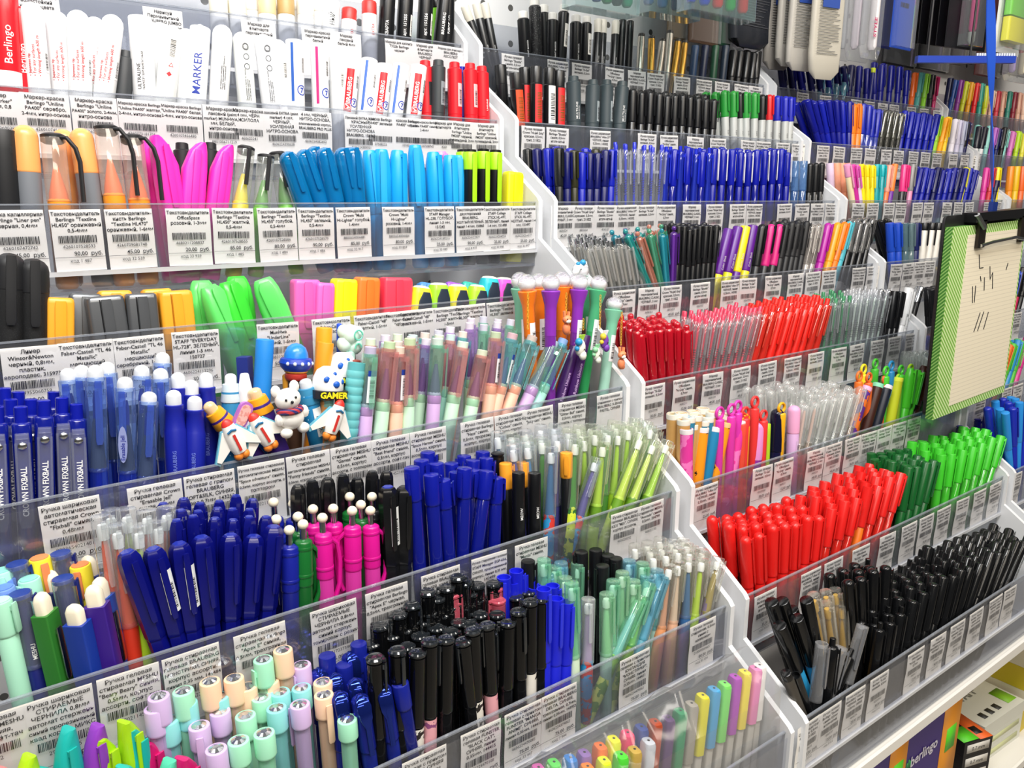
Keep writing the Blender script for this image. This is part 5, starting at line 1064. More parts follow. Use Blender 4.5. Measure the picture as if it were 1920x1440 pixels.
# ================================================================== PRICE SLIPS
TIERN = ['top', 'second', 'third', 'fourth', 'fifth', 'sixth', 'seventh', 'lowest']
T_ = 'Текстовыделитель'; RG = 'Ручка гелевая'; RS = 'Ручка стираемая'
SLIPS = {
 0: [(20, 110, ('Маркер пермано', 'водостойкий', 'ные, 5-е цвета')), (266, 342, ('Нарисуй', 'Перманентный', 'BRAUBERG JUMBO', 'чёрный, широкая', 'линия')), (455, 512, ('Маркер для', 'флипчарта', 'перманентный')), (566, 622, ('Маркер-краска', 'перманентный', 'белый')), (624, 672, ('Маркер', 'лаковый', 'белый 4мм')),
     (722, 772, ('Маркер для каллигр', 'ТУШЬ Berlingo', 'черная')), (773, 818, ('Маркер для', 'флипчарта', 'BRAUBERG', 'ЧЕРНЫЙ')), (820, 868, ('Маркер для флипчарта', 'BRAUBERG', 'АБСОЛЮТ'))],
 1: [(-55, 34, ('Маркер', '"Fine Marker"', 'черная, 0,8'), '690107069038'), (36, 127, ('Маркер-краска', 'Berlingo "Uniline', 'PA400" серебро,', '2-4мм, нитро-основа'), '4260107456'), (130, 218, ('Маркер-краска', 'Berlingo "Uniline', 'PA400" золото, 2-4мм,', 'нитро-основа'), '4260107455'), (220, 300, ('Маркер-краска Berlingo', '"Uniline PA400" желтая,', '2-4мм, нитро-основа'), '4260773181706'), (301, 376, ('Маркер-краска Berlingo', '"Uniline PA400" белая,', '2-4мм, нитро-основа'), '4260107456490'),
     (378, 452, ('Маркер-краска', 'лаковый (paint', 'marker) MUNHWA, 4', 'мм, БЕЛЫЙ,', 'нитро-основа'), '8801006711219'), (434, 494, ('Маркер-краска', '4 мм, ЧЕРН', 'КСИЛОЛА'), '460622241'), (494, 557, ('лаковый EXTRA (paint', 'marker) 4 мм,', 'ЧЕРНЫЙ,', 'УСИЛЕННАЯ', 'НИТРО-ОСНОВА'), '4606224390658'), (558, 620, ('4 мм, ЧЕРНЫЙ,', 'НИТРО-ОСНОВА,', 'алюминиевый корпус,', 'BRAUBERG PRO PLUS'), '4606224382402'),
     (646, 703, ('Лаковый EXTRA 2 мм,', 'КРАСНЫЙ,', 'УСИЛЕННАЯ', 'НИТРО-ОСНОВА', 'BRAUBERG, 151962'), '4606224389951'), (690, 734, ('краска Berlingo', 'PA400" зеленая'), '27508233'), (735, 790, ('краска Berlingo', 'PA400" черная'), '10745140'), (772, 816, ('Маркер-краска Berlingo', '"Uniline PA400" синяя,', '2-4мм'), '4260107508742'), (818, 843, ('Маркер для', 'флипчарта'), '4260'), (844, 886, ('Маркер для', 'флипчарта', 'Berlingo "Uniline', 'FM200" черный,', 'пулевидный, 2мм'), '4260107'), (887, 934, ('Маркер для', 'флипчарта', 'Berlingo "Uniline', 'FM200" красный,', 'пулевидный, 2мм'), '4260108')],
 2: [(-24, 80, ('Ручка капиллярная', 'Berlingo "Liner pen"', 'черная, 0,4мм'), '4260107472742', '45,00  руб.', 'код 2 118'), (87, 191, (T_, 'Berlingo "Textline', 'HL450" оранжевый', '0,5-4мм'), '4260107528593', '90,00  руб.', 'код 1 487'), (191, 287, (T_ + '-', 'кисть Berlingo', '"Textline HL470"', 'оранжевый, 1-6мм'), '4260709081748', '45,00  руб.', 'код 32 539'), (306, 395, (T_, 'OfficeSpace', 'розовый, 1-3мм'), '4680211208837', '20,00  руб.', 'код 33 939'), (396, 475, (T_, 'Berlingo "Textline', 'HL450" желтый,', '0,5-4мм'), '4260107528555', '85,00  руб.', 'код 1 485'),
     (479, 555, (T_, 'Berlingo "Textline', 'HL450" голубой,', '0,5-4мм'), '4260107528586', '80,00  руб.', 'код 1 484'), (555, 626, (T_, 'Berlingo "Textline', 'HL450" зеленый,', '0,5-4мм'), '4260107528579', '90,00  руб.', 'код 1 486'), (628, 694, (T_, 'Crown "Multi', 'Hi-Lighter" голубой,', '1-4мм'), '8803654004481', '85,00  руб.', 'код 32 917'), (714, 778, (T_, 'Crown "Multi', 'Hi-Lighter"', 'розовый, 1-4мм'), '8803654004484', '80,00  руб.', 'код 30 859'), (795, 851, (T_, 'STAFF Manager', 'HL-238, ГОЛУБОЙ,', 'линия 1-3 мм,', '151242'), '4606224189216', '25,00  руб.', 'код 30 999'),
     (855, 906, (T_, 'двусторонний', 'BRAUBERG,', 'ЖЕЛТЫЙ/ЗЕЛЕНЫЙ,', 'линия 1-4 мм, 150865'), '4606224122977', '90,00  руб.', 'код 8 977'), (907, 954, (T_, 'STAFF College', 'STICK HL-497,', 'ЗЕЛЕНЫЙ, линия', '1-4 мм, 151498'), '4606224204024', '25,00  руб.', 'код 30 998'), (955, 1005, (T_, 'STAFF College', 'STICK HL-497,', 'ЖЕЛТЫЙ, линия 1-4', 'мм, 151497'), '4606224204017', '25,00  руб.', 'код 30 997')],
 3: [(1, 108, ('Линер', 'Winsor&Newton', 'черный, 0,8мм,', 'пластик,', 'европодвес, 315973'), '884955060759', '110,00  руб.'), (107, 210, (T_, 'Faber-Castell "TL 46', 'Metallic"', 'мерцающий', 'золотой, 1-5мм'), '4005401546', '60,00  руб.'), (211, 306, (T_, 'Faber-Castell "TL 46', 'Metallic"', 'мерцающий', 'серебряный, 1-5мм'), '4005401547', '60,00  руб.'), (320, 410, (T_, 'STAFF "EVERYDAY', 'HL-728", ЗЕЛЕНЫЙ,', 'линия 1-5 мм,', '150727'), '4606224113296', '30,00  руб.', ''),
     (480, 560, (T_, 'MunHwa', '"UnderLine"', 'розовый, 1-5мм'), '8801006', '50,00  руб.'), (585, 655, (T_, 'Faber-Castell', '"48" розовый'), '400540154'), (668, 726, (T_, 'Faber-Castell "48"', 'желтый, 1-5мм')), (724, 782, (T_, 'Faber-Castell', '"48" желт')), (749, 810, (T_, 'Faber-Castell "48"', 'оранжевый, 1-5мм'), '40054'), (811, 869, (T_, 'Berlingo "TexShu', 'HL500" желтый,', '1-5мм'), '42601'), (857, 905, (T_, 'Berlingo "Textline', 'HL300" желтый')), (912, 966, (T_, 'Berlingo "Textline', 'HL300" зеленый'))],
 4: [(72, 184, ('Ручка шариковая', 'автоматическая', 'стираемая Crown', '"Fixball" синяя,', '0,48мм'), '8803654021481', '90,00  руб.'), (237, 340, (RG, 'стираемая Crown', '"Erasable Jell"', 'синяя, 0,5мм'), '8803654023'), (342, 440, ('Ручка стираемая', 'гелевая с грипом', 'BRAUBERG', 'SOFT&SILK, СИНЯЯ,', 'узел 0,7мм, 143253'), '4606224388'), (443, 534, (RG + ' стираемая', 'автоматическая MESHU', '"Space adventure" синяя,', '0,5мм, корпус ассорти, с', 'топпером'), '4680211457'), (535, 618, (RG, 'стираемая', 'автоматическая MESHU', '"Funny friends" синяя,', '0,5мм, корпус ассорти, с'), '4680211455'),
     (619, 695, (RG, 'стираемая MESHU', '"Gamas" синяя,', '0,5мм, корпус', 'ассорти, с топпером'), '46802'), (696, 767, (RG, 'стираемая MESHU', '"Best friend" синяя,', '0,5мм, корпус', 'ассорти, софт-тач'), '4680211452148'), (768, 836, (RG, 'стираемая MESHU', '"Space Heroes" синяя,', '0,5мм, корпус', 'ассорти, с топпером'), '46802'), (863, 925, (RG, 'стираемая Berlingo', '"Haze" синяя,', '0,5мм, прорезин.', 'корпус, корпус'), '42607'), (926, 986, (RG, 'стираемая MESHU', '"Catbox" синяя,', '0,5мм, корпус'), '4680'), (981, 1037, (RG, 'стираемая MESHU', '"Juicy cats" синяя,')), (1047, 1098, (RG, 'стираемая MESHU', '"Glitter Ball" синяя,', '0,5мм, корпус', 'ассорти, с топпером')), (1118, 1168, (RG, 'стираемая с грипом', 'BRAUBERG X-ERASE', 'PASTEL, СИНЯЯ'))],
 5: [(-85, 35, (RG, 'стираемая MESHU', '"Mix" синяя,', 'корпус софт-тач'), '46802'), (38, 177, ('Ручка шариковая', 'СТИРАЕМЫЕ', 'ЧЕРНИЛА 0,8мм', 'автомат стержень', 'синий прорезиненый', 'квад корпус МИКС'), '2900017235', '110,00  руб.'), (178, 299, (RG, 'стираемая MESHU', '"Beary Beary" синяя,', '0,5мм, корпус', 'ассорти, софт тач'), '4680211452'), (301, 411, ('Ручка стираемая', 'гелевая BRAUBERG', 'МОНСТРИКИ, СИНЯЯ,', 'корпус ассорти,', 'линия 0,35 мм, 144484'), '46062245'), (437, 534, (RG, 'стираемая Berlingo', '"Apex E" синяя,', '0,5мм, трехгранная'), '4260709'), (581, 667, ('Ручка шариковая', 'СТИРАЕМЫЕ', 'ЧЕРНИЛА 0,8мм', 'автомат стержень', 'синий корпус', 'тонирован с резин'), '2900017237346', '95,00  руб.'),
     (684, 764, (RG, 'стираемая Berlingo', '"Apex E" черная,', '0,5мм, трехгранная'), '42607'), (788, 863, (RS, 'гелевая BRAUBERG,', 'СИНЯЯ, узел 0,5мм'), '4606'), (884, 950, (RS + ' гелевая', 'STAFF Manager EGP-656,', 'СИНЯЯ, прорезиненный', 'корпус, линия 0,35 мм,', '142499')), (965, 1027, (RG, 'стираемая MESHU', '"Mantis" синяя,'), None), (1147, 1196, (RS, 'гелевая BRAUBERG', 'KIDS "MIX", СИНЯЯ,', 'корпус ассорти,'), '4606224392'), (1196, 1244, (RG, 'стираемая MESHU', '"Avocado" синяя,', '0,5мм, 254799'), '468021135')],
 6: [(560, 690, (RG, 'стираемая', '"ICE" синяя'), '46062'), (752, 838, (RS, 'гелевая с принтом', '"ANIME", СИНЯЯ', 'линия 0,35мм'), '4606224470', '75,00  руб.'), (857, 945, (RS, 'гелевая FUNSTER', '"BLACK CAT",', 'СИНЯЯ, линия', '0,35мм, 144415'), '4606224470108', '75,00  руб.', 'код 33 446'), (945, 1016, (RS, 'гелевая с принтом', 'FUNSTER "MANGA', 'ANIME", СИНЯЯ,', 'линия 0,35мм, 144413'), '4606224470085', '75,00  руб.', 'код 33 447'), (1016, 1081, (RS, 'гелевая BRAUBERG', 'DELTA, СИНЯЯ,', 'трехгранная, 0,7мм,', 'линия 0,35мм, 143952'), '4606224374062', '75,00  руб.', 'код 7 944'),
     (1162, 1218, (RS, 'гелевая с принтом', 'ЮНЛАНДИЯ', '"МОНСТРИКИ",', 'СИНЯЯ, линия', '0,35мм, 144411'), '4606224470061', '75,00  руб.', 'код 32 250'), (1291, 1345, ('Ручка гелевая', 'стираемая, 0.5мм', 'синяя с', 'колпачком'), '2100000004607', '80,00  руб.', 'код 33 334')],
}
GOODS = {0: 'paint and ink markers', 1: 'paint markers', 2: 'highlighters', 3: 'flat highlighters', 4: 'blue, toy and pastel pens', 5: 'erasable pens', 6: 'black and pastel pens'}
for k, rows in SLIPS.items():
    for i, s in enumerate(rows):
        p0, p1, lines = s[:3]; code, price, kod = (list(s[3:]) + [None] * 3)[:3]
        lab = f'white price slip{" reading " + " ".join(price.split()) if price and k in (2, 6) else ""}, {ORD[i + 1]} from left, {TIERN[k]} tier of nearest rack'
        price_tag(k, p0, p1, 0, lines, code, price, kod, lab)
GEN = [((RG, 'Berlingo "Shuttle"', 'синяя, 0,5мм', 'игольчатый'), '4260107', '35,00  руб.'), ((RG, 'Crown "Hi-Jell Grip"', 'красная, 0,5мм,', 'грип, 211822'), '8803654', '45,00  руб.'), (('Маркер', 'перманентный', 'BRAUBERG CLASSIC,', 'ЧЕРНЫЙ, 3 мм'), '4606224', '40,00  руб.'),
       (('Ручка шариковая', 'OfficeSpace', '"N-Grip" синяя,', '0,7мм'), '4680211', '12,00  руб.'), ((RG, 'Berlingo "X-Gel"', 'зеленая, 0,5мм'), '42607090', '30,00  руб.'), (('Ручка шариковая', 'BRAUBERG "i-Rite GT"', 'ЧЕРНАЯ, линия', '0,35мм, 143302'), '4606224', '25,00  руб.')]
def slips(k, spans, rack, kind=None):
    for i, (p0, p1) in enumerate(spans):
        lines, code, price = GEN[(i * 5 + k) % 6 if kind is None else kind]
        o = ORD[i + 1] if i < 20 else str(i + 1) + 'th'
        price_tag(k, p0, p1, 0, lines, code, price, 'код 3 512' if k > 5 else None, f'small white price slip, {o} from left in the {TIERN[k]} tier of the {rack} rack')
MID = {0: [(940, 983), (1027, 1065), (1072, 1110), (1135, 1170), (1177, 1211), (1213, 1246), (1264, 1294), (1306, 1335), (1341, 1368), (1377, 1404), (1404, 1430)],
 1: [(977, 1022), (1025, 1066), (1106, 1145), (1196, 1231), (1238, 1271), (1288, 1320), (1331, 1362), (1389, 1418), (1418, 1446), (1455, 1482), (1484, 1510)],
 2: [(1036, 1075), (1075, 1114), (1116, 1155), (1156, 1193), (1193, 1230), (1230, 1268), (1280, 1315), (1323, 1358), (1368, 1400), (1400, 1430), (1458, 1485), (1491, 1518), (1520, 1547), (1547, 1573)],
 3: [(1145, 1195), (1197, 1238), (1238, 1280), (1294, 1333), (1352, 1387), (1387, 1420), (1434, 1467), (1477, 1508), (1510, 1540), (1541, 1569), (1598, 1624), (1625, 1650)],
 4: [(1203, 1247), (1262, 1304), (1316, 1358), (1369, 1410), (1421, 1458), (1470, 1504), (1514, 1547), (1557, 1590), (1593, 1622), (1632, 1660), (1664, 1692), (1697, 1723)],
 5: [(1302, 1347), (1411, 1450), (1450, 1490), (1513, 1548), (1547, 1580), (1585, 1615), (1615, 1645), (1645, 1673), (1674, 1700), (1701, 1728)],
 6: [(1413, 1458), (1501, 1541), (1544, 1583), (1596, 1634), (1648, 1682), (1690, 1721), (1722, 1754), (1755, 1786), (1792, 1820), (1825, 1851), (1855, 1880)],
 7: [(1497, 1537), (1538, 1578), (1585, 1624), (1630, 1669), (1700, 1736), (1743, 1777), (1780, 1813), (1815, 1848), (1855, 1881), (1882, 1908)]}
for k, sp in MID.items(): slips(k, sp, 'middle')
FARR = {0: [(1494, 1517), (1537, 1559), (1596, 1616), (1621, 1640), (1646, 1665), (1668, 1686), (1700, 1718), (1724, 1742), (1750, 1766)],
 1: [(1532, 1556), (1562, 1586), (1594, 1619), (1621, 1644), (1651, 1674), (1675, 1696), (1703, 1724), (1726, 1746), (1747, 1768), (1778, 1798), (1800, 1819), (1822, 1840)],
 2: [(1599, 1621), (1626, 1648), (1657, 1678), (1680, 1700), (1711, 1731), (1732, 1752), (1767, 1786), (1789, 1807), (1809, 1827), (1845, 1861), (1863, 1878)],
 3: [(1671, 1692), (1694, 1714), (1716, 1735), (1735, 1754), (1860, 1876), (1880, 1896)], 4: [(1752, 1771), (1775, 1793), (1880, 1897), (1900, 1916)], 5: [(1830, 1848), (1880, 1898), (1901, 1918)], 6: [(1898, 1916)]}
for k, sp in FARR.items(): slips(k, sp, 'far')
# ================================================================== MIDDLE RACK
def mk(name, c, cap=None, **kw): return pen(name, 'marker' if 'marker' in name else 'pen', kw.pop('L', 140), kw.pop('r', 5.4), c, cap, n=kw.pop('n', 12), **kw)
TWT = P('#d8d8d8', .5)
# top tier
wc = pen('permanent_marker', 'marker', 140, 8.6, BLK, P('#e4e2dc', .45), 14, 6.8, top='low', n=16, prints=[('PAINT MARKER', 3.4, 74, 0, 90)], pmat=TWT)
wcs = pen('permanent_marker', 'marker', 140, 8.6, pattern('dots', '#d0d0d0', '#141518', 900, .4, .16), P('#e4e2dc', .45), 14, 6.8, top='low', n=16)
wcb = pen('permanent_marker', 'marker', 140, 8, BLK, P('#e4e2dc', .45), 13, 6.4, top='low', n=16, sticker=dict(r=8, wd=8, z0=84, z1=114, ang=.2, seed=12))
wcn = pen('permanent_marker', 'marker', 140, 6.2, BLK, P('#d8d4c8', .45), 22, 6.0, top='low', n=14, prints=[('0.7 mm', 3, 76, 0, 90)], pmat=TWT)
for i, (m, tx, ty, bx, dy) in enumerate([(wc, 980, 20, 986, None), (wcs, 1002, -6, 1006, None), (wc, 1019, 8, 1022, .026), (wc, 1036, 23, 1036, None), (wcb, 1058, 8, 1052, None), (wc, 1080, 27, 1079, None), (wcb, 1100, 30, 1098, None), (wcn, 1122, 35, 1118, None), (wcn, 1131, 36, 1127, .02), (wcn, 1155, 38, 1151, None)]):
    place(0, m, tx, ty, bx, f'black marker with pale cap, {ORD[i + 1]} from left in the top tier of the middle rack', dy=dy)
for i, (tx, ty, bx) in enumerate([(852, 24, 900), (870, 9, 905), (892, 4, 915), (908, 4, 928)]):
    place(0, wcn, tx, ty, bx, f'slim black marker with pale cap standing apart at the panel, {ORD[i + 1]} from left', dy=.055)
dk = mk('permanent_marker', P('#17202c', .35), P('#10161f', .3), r=6.4); SLV = P('#a9a49a', .3, .8); GLD = P('#b48a3c', .3, .8)
for i, (c, tx, ty, bx) in enumerate([('black', 1168, 36, 1163), ('black', 1182, 38, 1178), ('silver', 1203, 62, 1200), ('gold', 1222, 66, 1221), ('silver', 1243, 72, 1236), ('silver', 1257, 56, 1250), ('gold', 1272, 72, 1264), ('gold', 1285, 75, 1278)]):
    place(0, mk('permanent_marker', {'black': BLK, 'silver': SLV, 'gold': GLD}[c], None if c == 'black' else P('#2a2622', .4), r=5.8, capl=8, capr=5.2, top='low'), tx, ty, bx, f'{c} slim marker, {ORD[i + 1]} counted from the pale capped ones', dy=.02 if i in (5,) else None)
for i, (c, tx, bx) in enumerate([('#2a4468', 1304, 1299), ('#1c2440', 1323, 1317), ('#1e4a34', 1342, 1337), ('#1c2a3c', 1361, 1355)]):
    place(0, mk('permanent_marker', P(c, .4), r=6.4), tx, 86, bx, f'{["steel blue", "navy", "dark green", "blue black"][i]} marker beside the gold ones in the top tier')
bunch(0, mk('permanent_marker', BLK, BLK, r=5.6, prints=[('0.5 fine', 3, 74, 0, 90)], pmat=TWT), (1378, 96), (1438, 100), 1372, 1432, 6, 3, 'black slim marker', 'at the end of the top tier', shared=True)
# second tier
blr = pen('permanent_marker', 'marker', 138, 8.2, BLK, P('#17181a', .3), 24, 8.0, top='flat', n=16)
def redlab(c='#d4262a', bc=False):
    m = pen('permanent_marker', 'marker', 138, 8.4, BLK, P('#17181a', .3), 22, 7.8, top='flat', n=16)
    m['parts'].append(('label', mesh(flat(grid2(13 * mm, 46 * mm), 0, 70 * mm, r=8.6 * mm), P(c, .4), sharp=0), [('barcode', mesh(flat(bars(34 * mm, 7 * mm, 18, 4), 3.5 * mm, 92 * mm, r=8.75 * mm, rot=90), INK if bc else P('#7a4a10', .5), sharp=0))]))
    return m
for i, (m, tx, ty, bx, dy) in enumerate([(blr, 938, 122, 945, .055), (redlab('#e4502a'), 966, 137, 974, .012), (redlab(), 984, 127, 986, .03), (redlab(), 1005, 125, 1005, None), (redlab('#eeeeea', True), 1030, 128, 1030, None), (redlab(), 1048, 133, 1048, None)]):
    place(1, m, tx, ty, bx, f'black marker{" with bar code label" if i == 4 else " with red label" if i else ""}, {ORD[i + 1]} from left before the slate markers', dy=dy)
def multil(t): return pen('permanent_marker', 'marker', 132, 9.8, SLATE, SLATE, 58, 10, top='step', n=18, prints=[('MULTILINE', 4.4, 78, -.1, 90), ('MARKER PE-250', 2.4, 78, .2, 90)] if t else None, pmat=TWT, sticker=None if t else dict(r=10, wd=8, z0=78, z1=104, ang=.4, seed=8, paper=P('#9aa4a8', .5)))
for i, (tx, ty, bx) in enumerate([(1075, 143, 1077), (1112, 150, 1110), (1137, 150, 1136), (1167, 153, 1161)]): place(1, multil(i in (0, 3)), tx, ty, bx, f'slate grey chisel marker, {ORD[i + 1]} from left of four')
shp = pen('permanent_marker', 'marker', 138, 5.8, BLK, P('#141518', .3), 50, 6.4, top='round', clip=P('#141518', .3), clipl=36, clipw=4, n=14, prints=[('RESIST', 4, 68, 0, 90)], pmat=TWT)
bunch(1, shp, (1187, 168), (1338, 182), 1186, 1336, 11, 3, 'black capped permanent marker', 'beside the slate markers', rise=.002)
def whitebody(c): return pen('permanent_marker', 'marker', 140, 6.2, LGREY, P(c, .35), 40, 6.6, top='round', clip=P(c, .35), clipl=30, clipw=4, n=14, prints=[('0.7 S', 3.4, 74, .1, 90)], pmat=KTXT)
for i, (c, tx, ty, bx, dy) in enumerate([('#2f9a3e', 1322, 172, 1328, .035), ('#2f9a3e', 1340, 172, 1346, .028), ('#2f9a3e', 1358, 169, 1361, None), ('#2f9a3e', 1375, 170, 1376, None), ('#16181a', 1387, 173, 1388, .02), ('#2f9a3e', 1398, 172, 1399, None), ('#2f9a3e', 1415, 173, 1414, None), ('#16181a', 1430, 177, 1428, None), ('#d8242a', 1443, 177, 1441, None), ('#1c24b0', 1458, 179, 1456, None), ('#1c24b0', 1473, 180, 1471, None), ('#1c24b0', 1485, 182, 1483, .018), ('#1c24b0', 1497, 183, 1495, None)]):
    place(1, whitebody(c), tx, ty, bx, f'grey bodied marker with {["green","green","green","green","black","green","green","black","red","blue","blue","blue","blue"][i]} cap, {ORD[i + 1]} from left of thirteen', dy=dy)
# third tier
def cap3(c, bc=None, **kw): return mk('ballpoint_pen', P(c, .3) if isinstance(c, str) else c, P(bc or c, .25) if isinstance(bc or c, str) else (bc or c), clip=P(bc or c, .25) if isinstance(bc or c, str) else (bc or c), clipl=34, clipw=4, top='low', capl=48, **kw)
KB, NB, BB2 = cap3('#17191d'), cap3('#0d1258'), cap3('#121fa6')
bunch(2, [KB, NB, BB2, cap3('#2c2c1a')], (1046, 279), (1148, 284), 1050, 1146, 8, 3, 'dark blue or black capped pen', 'before the clear spring pens', order=[0, 1, 3, 2, 1, 1, 1, 2, 2, 2, 2])
def clearclick(c, ref, grip=None, r=5.4, clipc=None):
    m = pen('retractable_pen', 'pen', 142, r, clear('#eef2f6', .06, .8), top='cone', refill=P(ref, .35), refr=1.5, clip=clear(clipc or '#f4f6fa', .12, .9), clipl=44, clipw=3.2, off=2, n=12, lower=(P(grip, .35), 72) if grip else None)
    m['parts'][0][2].append(('spring', mesh(tube([(2.4 * mm * math.cos(t * 1.1), 2.4 * mm * math.sin(t * 1.1), (82 + t * .55) * mm) for t in range(44)], .35 * mm, 4), STEEL)))
    m['parts'].append(('push_button', mesh(lathe(s_([(2.6, 138), (2.6, 148), (2, 149), (0, 149)]), 10), P(c, .3) if c else clear('#f4f6fa', .2, .9)), [])); m['L'] = .149
    return m
for i, (m, tx, bx) in enumerate([(KB, 984, 990), (NB, 1006, 1010), (BB2, 1026, 1030)]): place(2, m, tx, 278, bx, f'{["black", "navy", "blue"][i]} capped pen behind the white panel edge in the third tier', dy=.06 - .014 * i)
CB_ = clearclick('#1a2cc0', '#2a3cc0')
bunch(2, CB_, (1156, 268), (1240, 274), 1158, 1236, 6, 2, 'clear blue spring click pen', 'amid the blue pens')
BB3 = mk('ballpoint_pen', clear('#121e9c', .66, .5), P('#101a9c', .2), clip=P('#1422ac', .2), clipl=38, clipw=4, top='low', capl=50); BWS = mk('ballpoint_pen', P('#0e1790', .25), P('#0f1994', .2), clip=P('#d8d8e4', .4), clipl=42, clipw=2, top='low', capl=50)
BSX = mk('retractable_pen', clear('#2638c0', .5, .6), None, clip=P('#1c2cc4', .25), clipl=40, clipw=4, top='flat', refill=P('#dfe4f0'), tip=('cyl', P('#1a2cc0'), 2.6, 8))
bunch(2, [BB3, BSX], (1250, 276), (1330, 280), 1246, 1326, 7, 2, 'blue see-through ballpoint pen', 'right of the clear spring pens', order=[1, 0, 1, 0])
bunch(2, [BWS, BB3], (1340, 280), (1478, 282), 1336, 1474, 10, 3, 'blue ballpoint pen', 'before the two boxy pens', order=[0, 0, 1])
for i, (tx, bx) in enumerate([(1491, 1489), (1507, 1504)]): place(2, mk('gel_pen', clear('#3f68a8', .5, .5), clear('#5f8ac4', .4, .6), r=6, capl=50, top='flat', n=12), tx, 302, bx, f'smoky blue flat topped pen, {["left", "right"][i]} of the pair by the black ones')
for i, tx in enumerate([1519, 1530, 1541]): place(2, mk('gel_pen', BLK, BLK, r=4.8, capl=50, top='round', prints=[('Berlingo', 3.6, 74, 0, 90)], pmat=TWT), tx, 306 - i, tx - 3, f'black round capped pen with white letters, {ORD[i + 1]} from left of three')
# fourth tier
SC_ = pen('retractable_pen', 'pen', 142, 5.6, clear('#e4e6e4', .1, .9), top='cone', refill=P('#a09c96', .3), refr=1.8, clip=clear('#f4f4f4', .16, .9), clipl=50, clipw=3.4, n=12, lower=(P('#2b2623', .4), 70), tip=('cyl', STEEL, 2.4, 8))
bunch(3, SC_, (1092, 452), (1192, 448), 1118, 1206, 7, 4, 'clear click pen with dark grip', 'before the tinted ones')
TR = [mk('retractable_pen', clear(c, .35, .6), None, top='round', clip=clear(c, .4, .7), clipl=40, clipw=4, tip=('ball', clear(c, .45, .6), 3.2, 7), refill=P('#d8d8d8')) for c in ('#2fb0a8', '#e0907a', '#4fb08a', '#2aa0b8', '#6a2fa8')]
bunch(3, TR, (1170, 432), (1262, 424), 1214, 1262, 5, 3, 'tinted clear click pen', 'between clear and black pens', order=[0, 1, 2, 3, 4, 4])
bunch(3, mk('ballpoint_pen', BLK, BLK, capl=50, clip=BLK, clipl=40, clipw=4, top='low'), (1270, 425), (1342, 424), 1268, 1336, 8, 3, 'glossy black capped pen', 'left of the purple pens')
for i, (c, cc, tx, ty, bx) in enumerate([('#f0dc1c', '#5a1a8a', 1366, 430, 1346, ), ('#e6e01c', '#5a1a8a', 1384, 426, 1364), ('#5a1a8a', '#e8d81c', 1398, 425, 1380), ('#e8d81c', '#5a1a8a', 1412, 423, 1396)]):
    place(3, mk('gel_pen', P(c, .35), P(cc, .35), r=6.6, capl=64, top='flat', prints=[('Color Stick', 4.4, 82, 0, 90)], pmat=TWT), tx, ty, bx, f'purple and yellow stick pen, {ORD[i + 1]} from left of four leaning')
for i, (tx, bx) in enumerate([(1430, 1416), (1447, 1432), (1463, 1447)]): place(3, mk('gel_pen', P('#18181c', .4), P('#d0247c', .35) if i else BLK, r=6, capl=60, top='round', clip=BLK, clipl=40, clipw=4), tx, 420, bx, f'black pen with {"pink" if i else "black"} cap, {ORD[i + 1]} from left beside the purple sticks')
bunch(3, mk('ballpoint_pen', BLKM, BLKM, r=4.8, capl=50, top='round', clip=BLK, clipl=36, clipw=3), (1474, 418), (1514, 416), 1460, 1500, 5, 3, 'slim matt black pen', 'right of the pink capped ones', shared=True)
for i, (c, tx, bx, nm) in enumerate([('#b8b2ac', 1524, 1510, 'greyish clear'), ('#a8a09a', 1536, 1520, 'smoky clear'), ('#b01c9c', 1554, 1536, 'magenta'), ('#f0a01c', 1572, 1552, 'amber'), ('#f07a1c', 1585, 1563, 'orange'), ('#4fb0c0', 1594, 1572, 'teal tipped')]):
    place(3, mk('gel_pen', clear(c, .6, .5) if i < 2 else P(c, .35), P(c, .35) if i > 1 else clear(c, .3, .8), r=6, capl=62, top='round', clip=P(c, .35), clipl=42, clipw=4), tx, 420 - i, bx, f'{nm} capped pen, {ORD[i + 1]} from left in the coloured bunch of the fourth tier')
bunch(3, mk('ballpoint_pen', BLK, clear('#8a8a8a', .4, .8), r=4.8, capl=50, top='round', clip=BLK, clipl=36, clipw=3), (1604, 414), (1646, 412), 1586, 1630, 5, 3, 'black spring barrel pen', 'at the right end of the fourth tier', shared=True)
# fifth tier
CR = clear('#d0142c', .62, .55); CRP = mk('retractable_pen', CR, None, r=5.8, top='round', clip=CR, clipl=40, clipw=4, tip=('dome', CR, 4, 6), refill=P('#9a0f20'))
bunch(4, CRP, (1178, 614), (1288, 606), 1192, 1288, 7, 5, 'clear crimson pen', 'beside the white panel of the fifth tier', rise=.0015)
CRT = clearclick('#d83a5a', '#c83048', '#c01c30')
bunch(4, CRT, (1312, 596), (1428, 578), 1300, 1404, 9, 4, 'clear red buttoned click pen', 'between crimson and bright red', rise=.0012)
REDP = P('#e0241c', .3)
RCP = mk('retractable_pen', REDP, None, r=6, top='low', clip=REDP, clipl=44, clipw=5, tip=('cyl', REDP, 3.4, 8))
RCL = mk('retractable_pen', clear('#e8362a', .6, .5), None, r=6, top='low', clip=clear('#e8503a', .5, .7), clipl=44, clipw=5, tip=('cyl', REDP, 3.4, 8), refill=P('#a01414'))
bunch(4, [RCP, RCL], (1438, 578), (1552, 560), 1414, 1530, 9, 4, 'bright red click pen', 'left of the green gripped ones', order=[1, 1, 0, 0, 0, 0, 0, 1, 1, 0, 0], rise=.0015)
CG1 = clearclick('#3a8a5c', '#2f7a50', '#1f8a54'); CG2 = clearclick(None, '#b4c4ba', None)
bunch(4, CG1, (1556, 558), (1596, 552), 1546, 1588, 4, 4, 'clear pen with green grip', 'right of the bright red pens')
